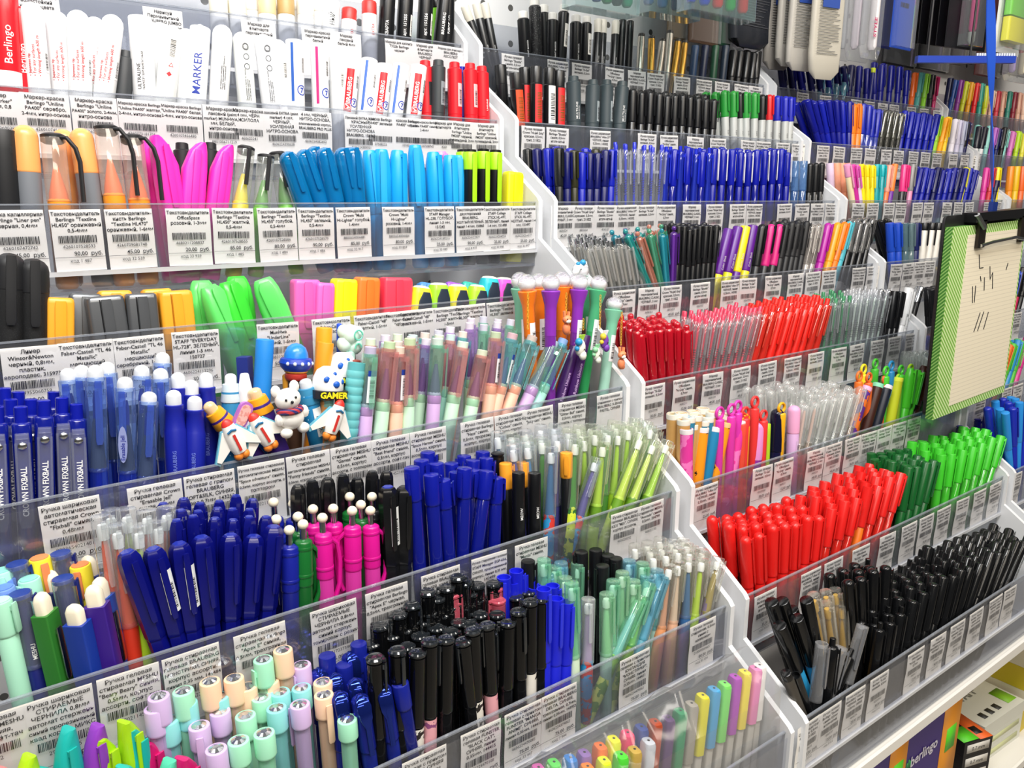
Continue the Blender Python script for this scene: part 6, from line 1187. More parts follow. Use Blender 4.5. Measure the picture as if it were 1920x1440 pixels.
bunch(4, CG2, (1606, 552), (1664, 546), 1596, 1648, 6, 4, 'clear pen with greenish core', 'left of the white pens')
for i, (c, tx, ty, bx) in enumerate([('b', 1678, 546, 1668), ('b', 1689, 547, 1677), ('w', 1704, 540, 1688), ('w', 1718, 544, 1698), ('w', 1732, 547, 1708)]):
    place(4, mk('ballpoint_pen', BLK if c == 'b' else WHITE, BLK if c == 'b' else WHITE, r=6, capl=60, top='flat', clip=BLK if c == 'b' else WHITE, clipl=40, clipw=4), tx, ty, bx, f'{"black" if c == "b" else "white"} flat topped pen, {ORD[i + 1]} from left beside the clipboard')
bunch(4, mk('ballpoint_pen', BLK, STEEL, r=5, capl=30, top='round'), (1690, 538), (1726, 538), 1678, 1706, 3, 2, 'black pen with bright tip', 'behind the white pens', y0=.04, shared=True)
# sixth tier
def tubep(c, c2='#1a1a22', ring='#f0e8ea', art=None):
    m = pen('tube_pen', 'pen', 142, 7.2, art or P(c, .4), top='open', n=18)
    m['parts'].append(('rim', mesh(lathe(s_([(7.3, 136), (7.5, 138), (7.5, 141.5), (6.6, 142.3), (5.8, 141.4), (5.8, 138), (0, 138)]), 18), P(ring, .4)), []))
    m['parts'].append(('plug', mesh(lathe(s_([(5.7, 137), (5.7, 139), (0, 139)]), 16), P(c2, .5)), [])); return m
PKA = pattern('noise', '#e03a9c', '#f078c0', 60, .4, .55); ORA = pattern('noise', '#f09a1c', '#3a2a12', 90, .4, .63)
for i, (m, tx, ty, bx, nm) in enumerate([(tubep('', '#3a2a30', art=PKA), 1285, 804, 1284, 'pink printed'), (tubep('', '#4a3a30', art=ORA), 1317, 801, 1309, 'orange printed'), (tubep('#1f7fb0', '#1f8ac0'), 1340, 800, 1326, 'blue'), (tubep('', '#4a3a30', '#f0c88a', art=ORA), 1359, 792, 1342, 'orange printed'), (tubep('', '#5a5a60', art=PKA), 1388, 788, 1374, 'pink printed')]):
    place(5, m, tx, ty, bx, f'{nm} hollow tube pen with pale rim, {ORD[i + 1]} from left in front')
for i, (px, py, c) in enumerate([(1292, 781, '#1f9ac4'), (1318, 788, '#1f9ac4'), (1297, 795, '#9ab0a0'), (1327, 781, '#1f9ac4'), (1305, 778, '#3f6a50'), (1278, 774, '#d8b078'), (1300, 770, '#e8c08a'), (1318, 765, '#3f5a48'), (1335, 772, '#d8b078'), (1345, 782, '#4a6a54'), (1358, 776, '#3f7a5c'), (1282, 786, '#8a9aa0'), (1250, 778, '#3aa0c0'), (1370, 782, '#3a4a40')]):
    place_top(5, tubep('#2f7fa0' if 'c4' in c else '#c89a5a', c, '#f0ece0'), px, py, 'hollow tube pen with pale rim in the back rows', .072, group='hollow tube pens in the back rows', ymin=.022, lean=(.008, .003))
def loop(c):
    m = mk('gel_pen', P(c, .35), None, L=132, r=5.6, top='low')
    m['parts'].append(('finger_loop', mesh(tube([(6 * mm * math.sin(t), 0, (138 - 6 * math.cos(t)) * mm) for t in [i * .45 for i in range(15)]], 1.8 * mm, 8), P(c, .35)), [])); m['L'] = .1455; m['r'] = .007
    return m
for i, (c, px, py) in enumerate([('#d83aa8', 1350, 762), ('#d83aa8', 1372, 756), ('#d838b0', 1384, 750), ('#e83a3a', 1398, 762), ('#e83a3a', 1416, 742), ('#e8503a', 1392, 772), ('#f0a01c', 1398, 776), ('#e83a3a', 1432, 768), ('#f0b01c', 1466, 754)]):
    place_top(5, loop(c), px, py, f'{["pink","pink","violet pink","red","red","coral","amber","red","yellow"][i]} pen ending in a finger loop, {ORD[i + 1]} of nine behind the tubes', .078, ymin=.014)
place(5, mk('gel_pen', P('#8a2a9a', .4), P('#d88ac8', .45), L=140, r=8, capl=56, top='round', n=16), 1422, 790, 1417, 'broad pink and violet pen in front of the finger loops')
place(5, mk('gel_pen', P('#b4d82c', .4), None, r=4.6, top='flat'), 1438, 794, 1436, 'thin lime pen beside the broad pink one', dy=.016)
place(5, mk('gel_pen', P('#14143a', .25), P('#0f0f2a', .2), L=142, r=8, capl=60, top='round', n=16), 1459, 766, 1454, 'glossy blue black fat pen left of the lilac one')
place(5, mk('gel_pen', P('#c8a0cc', .45), P('#e8a8d0', .45), L=142, r=7.4, capl=40, top='round', n=16, sticker=dict(r=7.5, wd=8, z0=70, z1=92, ang=.2, seed=77, paper=P('#d8b8dc'))), 1489, 760, 1487, 'lilac round topped pen with bar code, before the silver bunch')
SIL = pen('gel_pen', 'pen', 142, 5.6, clear('#e8ecea', .2, .95), clear('#f4f6f5', .16, .98), 60, 6.8, top='round', n=12, clip=clear('#f0f2f0', .25, .9), clipl=34, clipw=3.2, refill=P('#c4c8c4', .3, .3), refr=2)
SIL2 = pen('gel_pen', 'pen', 142, 5.6, clear('#d0c8bc', .25, .95), clear('#f4f6f5', .16, .98), 60, 6.8, top='round', n=12, clip=clear('#f0f2f0', .25, .9), clipl=34, clipw=3.2, refill=P('#c8a898', .3), refr=2)
bunch(5, [SIL, SIL2], (1512, 760), (1614, 726), 1500, 1594, 7, 5, 'clear silvery pen', 'left of the printed tubes', order=[1, 1, 0, 0, 0, 0], rise=.001)
bunch(5, SIL, (1425, 735), (1500, 722), 1430, 1500, 5, 3, 'clear silvery pen', 'behind the lilac pen', y0=.036, shared=True)
PUO = pattern('noise', '#5a2a8a', '#e0702a', 40, .4, .55)
for i, (m, tx, ty, bx, nm) in enumerate([(tubep('', '#e88ac0', '#f0b0d8', art=PUO), 1625, 725, 1600, 'violet and orange'), (tubep('#3a1a12', '#5fd0a0', '#8ae0b8'), 1647, 719, 1627, 'brown, green rimmed'), (tubep('#1a2030', '#c8c8c8'), 1664, 722, 1646, 'dark'), (tubep('#c8d02c', '#d8e83a', '#e8f04a'), 1684, 708, 1672, 'yellow')]):
    place(5, m, tx, ty, bx, f'{nm} tube pen right of the silvery bunch, {ORD[i + 1]} from left')
for i, (c, px, py) in enumerate([('#f0dc2a', 1620, 682), ('#e8742a', 1612, 695), ('#e86a2a', 1630, 698), ('#4fc03a', 1642, 672), ('#4fc83a', 1662, 686), ('#2f8ac0', 1672, 676), ('#4fc83a', 1690, 684), ('#b0e02a', 1708, 682), ('#e86a3a', 1660, 702), ('#a8dc3a', 1686, 700)]):
    place_top(5, loop(c), px, py, f'{["yellow","orange","orange","green","green","blue","green","lime","coral","lime"][i]} loop topped pen behind the printed tubes, {ORD[i + 1]} of ten', .08, ymin=.02)
for i, (c, tx, ty, bx) in enumerate([('#4fcc2f', 1708, 690, 1696), ('#58d838', 1722, 694, 1704), ('#3a1f14', 1733, 686, 1716), ('#1f4a24', 1745, 684, 1724)]):
    place(5, mk('gel_pen', P(c, .35), P(c, .35), r=7, capl=60, top='cone', clip=P(c, .35), clipl=50, clipw=6), tx, ty, bx, f'{["vivid green","light green","dark brown","dark green"][i]} broad clip pen next to the clipboard, {ORD[i + 1]} from left')
bunch(5, mk('gel_pen', clear('#e4ece8', .12, .9), None, r=5, top='round', clip=clear('#f0f4f2', .2, .9), clipl=30, clipw=3), (1700, 664), (1745, 655), 1695, 1730, 5, 2, 'clear loop pen', 'behind the vivid green pens', y0=.05, shared=True)
# seventh tier
RR = P('#dc1f1c', .32)
RRP = pen('ballpoint_pen', 'pen', 142, 6.6, RR, RR, 64, 7.5, top='round', clip=RR, clipl=58, clipw=5, off=1.6, n=14)
RRB = pen('ballpoint_pen', 'pen', 142, 5.8, RR, RR, 64, 6.6, top='round', clip=RR, clipl=58, clipw=5, off=1.6, n=14, sticker=dict(r=6.7, wd=6, z0=88, z1=112, ang=.7, seed=66))
bunch(6, RRP, (1397, 1000), (1535, 962), 1404, 1528, 7, 5, 'red round capped long clip pen', 'beside the white panel', rise=.0012, jh=.004)
RRF = pen('ballpoint_pen', 'pen', 142, 6, clear('#e02a20', .7, .4), RR, 52, 7, top='flat', clip=RR, clipl=40, clipw=4, n=14, refill=P('#a01010'))
RRO = pen('ballpoint_pen', 'pen', 142, 6, P('#e8741c', .4), RR, 52, 7, top='open', clip=RR, clipl=40, clipw=4, n=14)
bunch(6, [RRF, RRO], (1560, 950), (1690, 888), 1548, 1666, 7, 5, 'red flat topped pen', 'left of the dark green pens', order=[0, 0, 0, 1, 0, 0, 0], rise=.0012, jh=.004)
DG = P('#125a26', .3)
DGP = pen('ballpoint_pen', 'pen', 142, 5.4, DG, DG, 60, 6.3, top='low', clip=DG, clipl=48, clipw=4.5, n=14)
bunch(6, DGP, (1704, 876), (1752, 862), 1690, 1732, 4, 4, 'dark green capped pen', 'between the red and bright green bunches', rise=.001, roll=1.5)
bunch(6, pen('ballpoint_pen', 'pen', 142, 5.4, DG, DG, 60, 6.3, top='flat', clip=DG, clipl=40, clipw=8, n=14), (1640, 856), (1700, 844), 1640, 1690, 5, 2, 'dark green flat clip pen', 'behind the red flat topped pens', y0=.05, roll=1.5, shared=True)
LG = P('#3fc22c', .35)
LGP = pen('ballpoint_pen', 'pen', 142, 6, clear('#4fd03a', .65, .4), LG, 50, 7.2, top='flat', clip=LG, clipl=44, clipw=4.5, n=14, refill=P('#1f7a1a'))
bunch(6, LGP, (1766, 852), (1878, 816), 1756, 1858, 7, 5, 'bright green capped pen', 'right of the dark green ones', rise=.0012, jh=.004)
# lowest tier
BKC = P('#101113', .2); BKP = pen('ballpoint_pen', 'pen', 150, 6.2, BKC, BKC, 56, 7.1, top='low', clip=BKC, clipl=46, clipw=4, n=14)
BKF = pen('retractable_pen', 'pen', 150, 6.8, BKC, top='low', clip=BKC, clipl=50, clipw=4.5, tip=('cyl', BKC, 3.2, 8), n=14)
for i, (m_, tx, ty, bx, nm) in enumerate([('f', 1446, 1128, 1490, 'flat topped black'), ('f', 1466, 1126, 1510, 'flat topped black'), ('f', 1484, 1142, 1520, 'flat topped black'), ('u', 1461, 1172, 1508, 'black capped sky blue'), ('u', 1494, 1158, 1530, 'black capped sky blue'), ('f', 1512, 1124, 1540, 'flat topped black')]):
    m = pen('gel_pen', 'pen', 150, 6.2, P('#2f9ad0', .3) if m_ == 'u' else BKC, BKC, 50, 7, top='flat', n=14)
    place(7, m, tx, ty, bx, f'{nm} pen, {ORD[i + 1]} from left at the end of the lowest tier', dy=.045 if i < 3 else .03)
for i, (tx, ty, bx) in enumerate([(1525, 1114, 1545), (1548, 1108, 1560), (1580, 1114, 1582), (1549, 1130, 1564), (1578, 1132, 1580), (1566, 1104, 1575)]):
    place(7, clearcap('#c8a03a', '#b8902c', '#f2efe4', .1, '#d8b04a'), tx, ty, bx, f'clear capped golden pen, {ORD[i + 1]} of six among the black ones', dy=.035 + .006 * (i % 3))
sv = pen('gel_pen', 'pen', 150, 5.8, BKC, clear('#d8dade', .2, .95), 60, 6.6, top='open', n=14, inner=(BKC, 3, 14), clip=P('#b8bac0', .2, .8), clipl=42, clipw=4)
for i, (m, tx, ty, bx, nm) in enumerate([(pen('gel_pen', 'pen', 128, 5.6, P('#5a5650', .3, .5), BKC, 8, 5.4, top='flat', n=14), 1471, 1262, 1500, 'short grey'), (pen('gel_pen', 'pen', 128, 5, BKC, top='open', n=14), 1492, 1266, 1514, 'short black'), (sv, 1541, 1206, 1532, 'black and clear'), (BKF, 1562, 1196, 1552, 'glossy black'), (sv, 1578, 1212, 1560, 'black with silver clip'), (BKF, 1597, 1216, 1574, 'leaning black'), (sv, 1618, 1172, 1594, 'silver ring topped')]):
    place(7, m, tx, ty, bx, f'{nm} pen, {ORD[i + 1]} from left in front in the lowest tier', roll=R.uniform(-1, .6))
bunch(7, [BKP, BKF], (1648, 1168), (1790, 1062), 1642, 1770, 8, 5, 'glossy black pen', 'in the middle of the lowest tier', rise=.0014, jh=.004, order=[1, 1, 1, 0, 0, 0, 0])
bunch(7, [BKP, BKF], (1804, 1056), (1925, 1008), 1782, 1898, 8, 5, 'glossy black ballpoint pen', 'at the right end of the lowest tier', rise=.0014, jh=.004, shared=True)
bunch(7, [BKP, BKF], (1590, 1090), (1660, 1060), 1600, 1650, 4, 3, 'glossy black ballpoint pen', 'behind the silver ring pens', y0=.035, rise=.0014, shared=True)
# ================================================================== FAR RACKS
def simple(nm, c, cap=None, clip=True, top='low', r=5.4, capl=52, cat='pen', L=140, **kw):
    m = P(c, .32) if isinstance(c, str) else c; cm = m if cap is None else (P(cap, .3) if isinstance(cap, str) else cap)
    return pen(nm, cat, L, r, m, cm, capl, None, top=top, clip=cm if clip else None, clipl=40, clipw=4, n=10, **kw)
FB = simple('capped_pen', '#0d1586'); FB2 = simple('capped_pen', '#111ea2'); FN = simple('capped_pen', '#0c1150'); FLB = simple('capped_pen', clear('#5fb0d0', .45, .5), clear('#7fc4dc', .4, .5)); FK = simple('capped_pen', '#15161a')
bunch(0, [FN, FB], (1462, 112), (1580, 122), 1470, 1590, 8, 2, 'navy pen half covered by the hanging grey bags', 'in the top tier', shared=True)
bunch(0, FLB, (1540, 135), (1585, 140), 1540, 1582, 4, 1, 'pale blue pen', 'below the grey hanging bags')
bunch(0, [FB, FN], (1596, 122), (1640, 128), 1592, 1640, 4, 2, 'dark blue pen', 'right of the pale blue ones')
place(0, simple('capped_pen', '#151d74', '#d8ec2c', False, 'flat', capl=10), 1637, 128, 1630, 'dark blue pen with lime square top')
bunch(0, [FB], (1655, 118), (1702, 130), 1650, 1698, 4, 3, 'dark blue pen', 'under the blue hanging packs')
for i, (c, tx, ty, bx) in enumerate([('#e0641c', 1716, 136, 1708), ('#4fa098', 1728, 136, 1718), ('#8ad02c', 1738, 138, 1730), ('#14161a', 1748, 140, 1742), ('#c01c6a', 1764, 145, 1752), ('#b01858', 1772, 147, 1760), ('#1a1f4a', 1782, 146, 1770), ('#2a4f9a', 1792, 150, 1780), ('#8a3a9a', 1802, 150, 1792)]):
    place(0, simple('capped_pen', c), tx, ty, bx, f'{["orange","teal","lime","black","crimson","dark pink","ink blue","mid blue","violet"][i]} capped pen in the top tier of the far rack, before the lanyard')
bunch(0, [simple('capped_pen', c) for c in ('#c8d02c', '#e0a01c', '#d8242a', '#2f9a8a')], (1812, 152), (1850, 160), 1802, 1846, 5, 2, 'bright coloured pen', 'at the blue lanyard in the top tier', order=[0, 1, 2, 3])
bunch(0, [simple('capped_pen', c) for c in ('#d8a890', '#c83a4a', '#3a8a7a', '#e8c8b0', '#8a2a3a')], (1852, 166), (1922, 176), 1846, 1918, 8, 2, 'pink, red or tan pen', 'right of the lanyard in the top tier', order=[0, 3, 1, 0, 2, 4], shared=True)
bunch(1, [simple('capped_pen', c) for c in ('#8fd8d0', '#d87ac0', '#b8e02c', '#e8e04a')], (1888, 244), (1922, 248), 1880, 1916, 4, 2, 'pastel or lime pen', 'right of the lanyard in the second tier', order=[0, 1, 2, 3], shared=True)
for i, (c, tx) in enumerate([('#f0901c', 1896), ('#f0c01c', 1907), ('#f06a2a', 1918)]): place(2, simple('boxy_pen', c, clip=False, top='flat', r=7), tx, 312, tx - 6, f'{["orange","amber","red orange"][i]} flat topped pen right of the lanyard in the third tier')
# second tier
bunch(1, [FB, FB2], (1512, 190), (1592, 190), 1536, 1592, 7, 3, 'blue capped pen', 'at the left end of the far rack', order=[0, 0, 1])
OG = simple('capped_pen', '#f0801c', r=7.5, top='round')
for i, (tx, bx) in enumerate([(1600, 1596), (1610, 1606)]): place(1, OG, tx, 194, bx, f'orange pen with long curved clip, {["left", "right"][i]} of two', roll=.4 - i)
bunch(1, [simple('capped_pen', clear('#4a5ac8', .5, .6), '#1c28a8')], (1620, 196), (1648, 204), 1616, 1640, 4, 2, 'see-through blue pen', 'right of the orange pair')
bunch(1, simple('click_pen', clear('#4a4a44', .45, .8), clear('#6a6a60', .3, .9), top='round'), (1660, 206), (1692, 210), 1650, 1682, 4, 3, 'smoky clear pen', 'left of the plain blue ones')
bunch(1, FB2, (1698, 210), (1756, 216), 1688, 1744, 6, 3, 'plain blue pen', 'right of the smoky pens')
for i, (c, tx, bx) in enumerate([('#9ad02c', 1762, 1750), ('#f0c81c', 1778, 1768), ('#f4a81c', 1774, 1760), ('#e0dce8', 1792, 1782), ('#c8c4dc', 1800, 1792), ('#b0b4cc', 1808, 1800)]):
    place(1, simple('capped_pen', c, r=6), tx, 217 + i * 2, bx, f'{["lime","yellow","amber","white","pale lilac","pale grey"][i]} pen in the second tier of the far rack, left of the lanyard')
bunch(1, [FN, FK, simple('capped_pen', '#e8e8ec', '#1a1a2a'), simple('capped_pen', '#8fd0c8'), simple('capped_pen', '#b86ac8')], (1818, 232), (1884, 240), 1808, 1876, 8, 2, 'dark or pastel pen', 'behind the lanyard', order=[0, 1, 2, 2, 3, 4], shared=True)
# third tier
for i, (c, tx, bx) in enumerate([('#e0c8e0', 1546, 1600), ('#f0a888', 1558, 1604), ('#f0a888', 1568, 1609), ('#f0a888', 1578, 1614)]): place(2, simple('capped_pen', c, clip=False, top='flat', r=6), tx + 10, 306, tx + 13, f'{["pale lilac","peach","peach","peach"][i]} pen behind the white panel, {ORD[i + 1]} from left', dy=.05)
for i, (c, cc, tx, bx) in enumerate([('#e8d8b0', '#f0a0c8', 1588, 1598), ('#c8309a', '#d848a8', 1597, 1606), ('#e8d0e8', '#e06ac0', 1604, 1612), ('#f4e01c', '#f4e01c', 1614, 1618), ('#f4e01c', '#f4e01c', 1625, 1627), ('#f0dc1c', '#f4e42c', 1634, 1634), ('#1fa0a8', '#1fb0b8', 1644, 1642), ('#1fa0a8', '#1fb0b8', 1655, 1651), ('#e8743a', '#f0a08a', 1668, 1660), ('#6a2a9a', '#f0843a', 1678, 1668), ('#1a1a22', '#f03a8a', 1696, 1690), ('#1a1a22', '#f03a8a', 1700, 1694), ('#d88ab0', '#8a8a8a', 1712, 1704)]):
    place(2, simple('felt_pen', c, cc, clip=i not in (9,), capl=22 if i < 8 else 50, top='flat', cat='felt pen'), tx, 308 + (i % 3), bx, f'{["cream","magenta","pale pink","yellow","yellow","yellow","teal","teal","orange","violet","black","black","dusty pink"][i]} felt pen with bright cap, {ORD[i + 1]} from left before the dark blue pens')
bunch(2, [FB, FB2, FN], (1726, 316), (1830, 318), 1716, 1818, 11, 3, 'dark blue pen', 'left of the lanyard in the third tier', order=[0, 1, 0, 2], shared=True)
for i, (c, tx, bx) in enumerate([('#e8e02c', 1812, 1800), ('#d83a9a', 1850, 1842), ('#c82c3a', 1862, 1852), ('#1a1a4a', 1874, 1862), ('#f0dc1c', 1884, 1872)]): place(2, simple('capped_pen', c), tx, 314, bx, f'{["yellow","pink","red","navy","yellow"][i]} pen near the lanyard in the third tier, {ORD[i + 1]} from left')
# fourth tier
for i, (c, tx, bx, nm) in enumerate([('#1c4ac0', 1668, 1672, 'royal blue'), ('#1c4ac0', 1682, 1684, 'royal blue'), ('#6a8a94', 1696, 1697, 'grey teal'), ('#7f9aa0', 1707, 1707, 'grey teal'), ('#16205a', 1718, 1716, 'navy'), ('#e0ddd4', 1734, 1728, 'ivory'), ('#e4e0d8', 1748, 1740, 'ivory'), ('#dcd8d0', 1760, 1752, 'ivory')]):
    place(3, simple('boxy_pen', clear(c, .55, .5) if i in (2, 3) else P(c, .35), BLK if i > 4 else None, top='flat', r=6.5, capl=14 if i > 4 else 50), tx, 418, bx, f'{nm} flat topped pen left of the clipboard, {ORD[i + 1]} from left')
bunch(3, FK, (1640, 412), (1664, 410), 1662, 1672, 3, 2, 'black spring pen', 'behind the royal blue ones', y0=.03, shared=True)
MT = simple('click_pen', clear('#8fd8d0', .5, .5), clear('#a8e4dc', .45, .5), top='round')
bunch(3, MT, (1884, 408), (1926, 404), 1866, 1904, 5, 2, 'pale mint pen', 'right of the clipboard')
# fifth to seventh tier, mostly behind the clipboard
bunch(4, [FK, simple('capped_pen', '#16184a', '#e8c81c'), simple('capped_pen', '#e07a1c', '#2a4ac0'), simple('capped_pen', '#b01c4a', BLK)], (1884, 510), (1926, 502), 1868, 1910, 6, 2, 'dark and bright capped pen', 'right of the clipboard', order=[0, 1, 0, 2, 3])
bunch(4, FK, (1748, 540), (1772, 538), 1752, 1766, 3, 2, 'black pen', 'at the left edge of the clipboard', shared=True)
bunch(5, [simple('capped_pen', '#1c2ab0'), simple('capped_pen', '#e0702a'), simple('capped_pen', '#4fb83a'), simple('capped_pen', '#2f8ac8'), simple('capped_pen', '#c83a8a')], (1884, 650), (1926, 634), 1862, 1906, 6, 2, 'mixed bright pen', 'beside the lower half of the clipboard', order=[0, 1, 2, 3, 2, 4])
bunch(6, [simple('stick_pen', '#2a8ad8', clip=False, top='flat'), simple('stick_pen', '#1a2aa8')], (1884, 770), (1926, 750), 1894, 1916, 4, 3, 'sky and dark blue stick pen', 'below the clipboard at the frame', order=[0, 1], shared=True)
bunch(6, [simple('stick_pen', '#24188a', top='disc'), simple('stick_pen', '#1a2098', top='disc')], (1800, 800), (1868, 775), 1790, 1850, 5, 1, 'indigo disc topped stick pen', 'below the clipboard', y0=.062, shared=True)

# ================================================================== HANGING PACKS over the racks
HOOK = plastic('#b8bcc0', .3, 1.0)
def hang(px0, px1, pyb, y, label, paint, cat='blister pack', name='blister_pack', th=.012, top=1.93, tilt=0.0):
    a = on_y(px0, pyb, y); b = on_yz(px1, y, a.z); wd = b - a.x; ht = top - a.z
    e = bpy.data.objects.new(name, None); COL.objects.link(e); e.location = (a.x + wd / 2, y, a.z); e.rotation_euler = (0, 0, tilt); tag(e, label, cat)
    for nm, g, m in paint(wd, ht, th): link(nm, mesh(g, m), e)
    link('hang_hook', mesh(tube([(0, -.012, ht - .02), (0, min(.19, 1.028 - y), ht - .02)], .0022, 6), HOOK), e)
    return e
def pouch(colr, spot=None, seed=1, textm='#5a5a58'):
    def f(wd, ht, th):
        rr = random.Random(seed); secs = []
        for t in (0, .04, .12, .3, .6, .9, 1):
            s = .55 if t == 0 else (.93 if t == .04 else 1); d = th * (.25 if t in (0, 1) else 1) * rr.uniform(.8, 1.1)
            secs.append((ht * t, rrect(wd * s, d, d * .45, 3, rr.uniform(-.001, .001), 0)))
        out = [('pouch', loft(secs), plastic(colr, .25))]
        lines = join(*[flat(([(0, 0), (q, 0), (q, .0011), (0, .0011)], [(0, 1, 2, 3)]), -wd * .38, ht * .12 + .0042 * i, -th * .5 - .0012) for i, q in enumerate([rr.uniform(.4, .75) * wd for _ in range(int(ht * .8 / .0042))])])
        out.append(('printed_text', lines, plastic(textm, .6)))
        if spot: out.append(('blue_mark', box(-wd * .3, wd * .25, -th * .5 - .0018, -th * .5 - .0014, ht * .34, ht * .34 + wd * .5), plastic(spot, .5)))
        return out
    return f
for i, (a, b, pb, y, c) in enumerate([(1435, 1476, 128, .93, '#8a8680'), (1458, 1500, 122, .905, '#b4b0a8'), (1478, 1520, 130, .88, '#b8b4ac'), (1520, 1563, 146, .845, '#c0bbae')]):
    hang(a, b, pb, y, f'grey printed pouch with small blue mark, {ORD[i + 1]} from the wall on its hook', pouch(c, '#2a4a9a', 10 + i), 'pouch', 'hanging_pouch', .014, tilt=-.2)
def clearbag(inner):
    def f(wd, ht, th):
        out = [('bag', loft([(0, rrect(wd * .9, .002, .0008)), (ht * .06, rrect(wd, th, th * .4)), (ht * .9, rrect(wd, th, th * .4)), (ht, rrect(wd, .002, .0008))]), clear('#eef0f2', .1, .7))]
        for nm, x, r, z0, z1, c in inner:
            out.append((nm, mv(lathe([(r * .6, z0), (r, z0 + .006), (r, z1), (0, z1)], 10), x * wd, 0, 0), plastic(c, .4)))
        return out
    return f
hang(1568, 1588, 112, .86, 'clear bag of white refills beside the grey pouches', clearbag([('refill', 0, .005, .02, .2, '#e6e8ea')]), 'plastic bag', 'hanging_bag')
hang(1585, 1625, 112, .84, 'clear bag with a pale pen, left of the pink lettered one', clearbag([('pen', -.15, .007, .02, .2, '#e4dce4'), ('pen', .2, .006, .03, .2, '#d0d4da')]), 'plastic bag', 'hanging_bag')
e = hang(1612, 1645, 108, .81, 'clear bag with white pen and pink upright letters', clearbag([('pen', .1, .008, .015, .2, '#f0ecf0')]), 'plastic bag', 'hanging_bag')
link('printed_text', mesh(flat(text('STYLE', .012, 'CENTER', bold=.0003, spacing=.8), 0, .05, -.0095, rot=90), P('#c8346a')), e)
def card(top, bot, split=.55, lab=None):
    def f(wd, ht, th):
        o = [('card', box(-wd / 2, wd / 2, -.001, .001, 0, ht), plastic(bot, .4)), ('header', box(-wd / 2, wd / 2, -.0016, -.001, ht * split, ht), plastic(top, .4)), ('film', loft([(.002, rrect(wd * .96, th, .003, 2, 0, -.004)), (ht * split, rrect(wd * .96, th, .003, 2, 0, -.004))]), clear('#eef2f6', .06, .7))]
        return o
    return f
hang(1645, 1668, 88, .84, 'navy blue narrow pack hanging left of the white label pack', card('#1c3aa0', '#14287c'))
e = hang(1668, 1706, 88, .80, 'blue pack with white bar code label on top', card('#eceef0', '#2a50b8', .42))
link('barcode', mesh(flat(bars(.03, .008, 20, 5), 0, .068, -.0018), INK), e)
for i in range(5):
    hang(1712 + i * 17, 1768 + i * 17, 78 + i * 2, .93 - i * .03, f'black blister card with pink pen, {ORD[i + 1]} from the wall of five on one hook', lambda wd, ht, th: [('card', box(-wd / 2, wd / 2, -.0008, .0008, 0, ht), plastic('#15151a', .4)), ('pen', mv(lathe([(.004, .03), (.0075, .036), (.0075, .09), (0, .09)], 10), 0, -.011, 0), plastic('#e0408a', .4)), ('pen_tail', mv(lathe([(.003, .008), (.007, .014), (.007, .0299), (0, .0299)], 10), 0, -.011, 0), plastic('#a8b0a8', .4)), ('film', loft([(.004, rrect(wd * .5, .018, .006, 3, 0, -.010)), (ht * .8, rrect(wd * .5, .018, .006, 3, 0, -.010))]), clear('#e8ecf0', .08, .8))], tilt=-.15)
def hlpack(wd, ht, th):
    o = [('card', box(-wd / 2, wd / 2, -.0008, .0008, 0, ht), plastic('#f0f2f4', .4))]
    for i, c in enumerate(('#f4ee3a', '#7fdc4a', '#f07ab0', '#f6a23a')): o.append(('highlighter', loft([(.02 + .045 * i, rrect(wd * .7, .014, .004, 3, 0, -.009)), (.062 + .045 * i, rrect(wd * .7, .014, .004, 3, 0, -.009))]), plastic(c, .35)))
    o.append(('film', loft([(.006, rrect(wd * .9, .02, .005, 3, 0, -.011)), (ht, rrect(wd * .9, .02, .005, 3, 0, -.011))]), clear('#eef2f4', .06, .8))); return o
hang(1862, 1908, 96, .74, 'clear blister of yellow, green and pink highlighters at the lanyard', hlpack)
def setpack(cols):
    def f(wd, ht, th):
        o = [('box', loft([(0, rrect(wd, .03, .004)), (ht, rrect(wd, .03, .004))]), clear('#bcd8d8', .1, .7))]
        for i, c in enumerate(cols): o.append(('marker', mv(lathe([(.005, .012), (.0075, .016), (.0075, ht * .9), (0, ht * .9)], 10), wd * (-.4 + .8 * i / (len(cols) - 1)), 0, 0), plastic(c, .35)))
        return o
    return f
hang(1066, 1186, 12, .80, 'clear box of black, red, blue and green markers above the middle rack', setpack(['#2a1a1a', '#a02028', '#1c2a8a', '#1c6a3a', '#20242a', '#1a7a5a']), 'marker set', 'marker_set')
hang(1205, 1300, 24, .86, 'clear blue tinted box of pens above the gold markers', setpack(['#3a5a8a', '#4a6a9a', '#2a3a5a', '#5a7aa8']), 'marker set', 'marker_set')
hang(1282, 1402, 20, .78, 'clear box of blue, red and green markers above the dark bags', setpack(['#1c2ab0', '#1c2ab0', '#d02a2a', '#1f9a3a', '#d02a2a']), 'marker set', 'marker_set')
hang(1366, 1440, 84, .94, 'dark glossy plastic bag hanging left of the grey pouches', pouch('#2c2f36', None, 33, '#4a4c52'), 'plastic bag', 'hanging_bag', .02)
hang(1290, 1345, 78, .95, 'brown and black printed card hanging behind the gold markers', card('#3a2c22', '#5a4232', .5))
hang(1345, 1368, 84, .955, 'dark green card hanging behind the slim markers', card('#1a3a2c', '#1f4a34', .5))
hang(1250, 1284, 72, .965, 'green topped card at the wall above the gold markers', card('#4fb02c', '#6a5a44', .3))
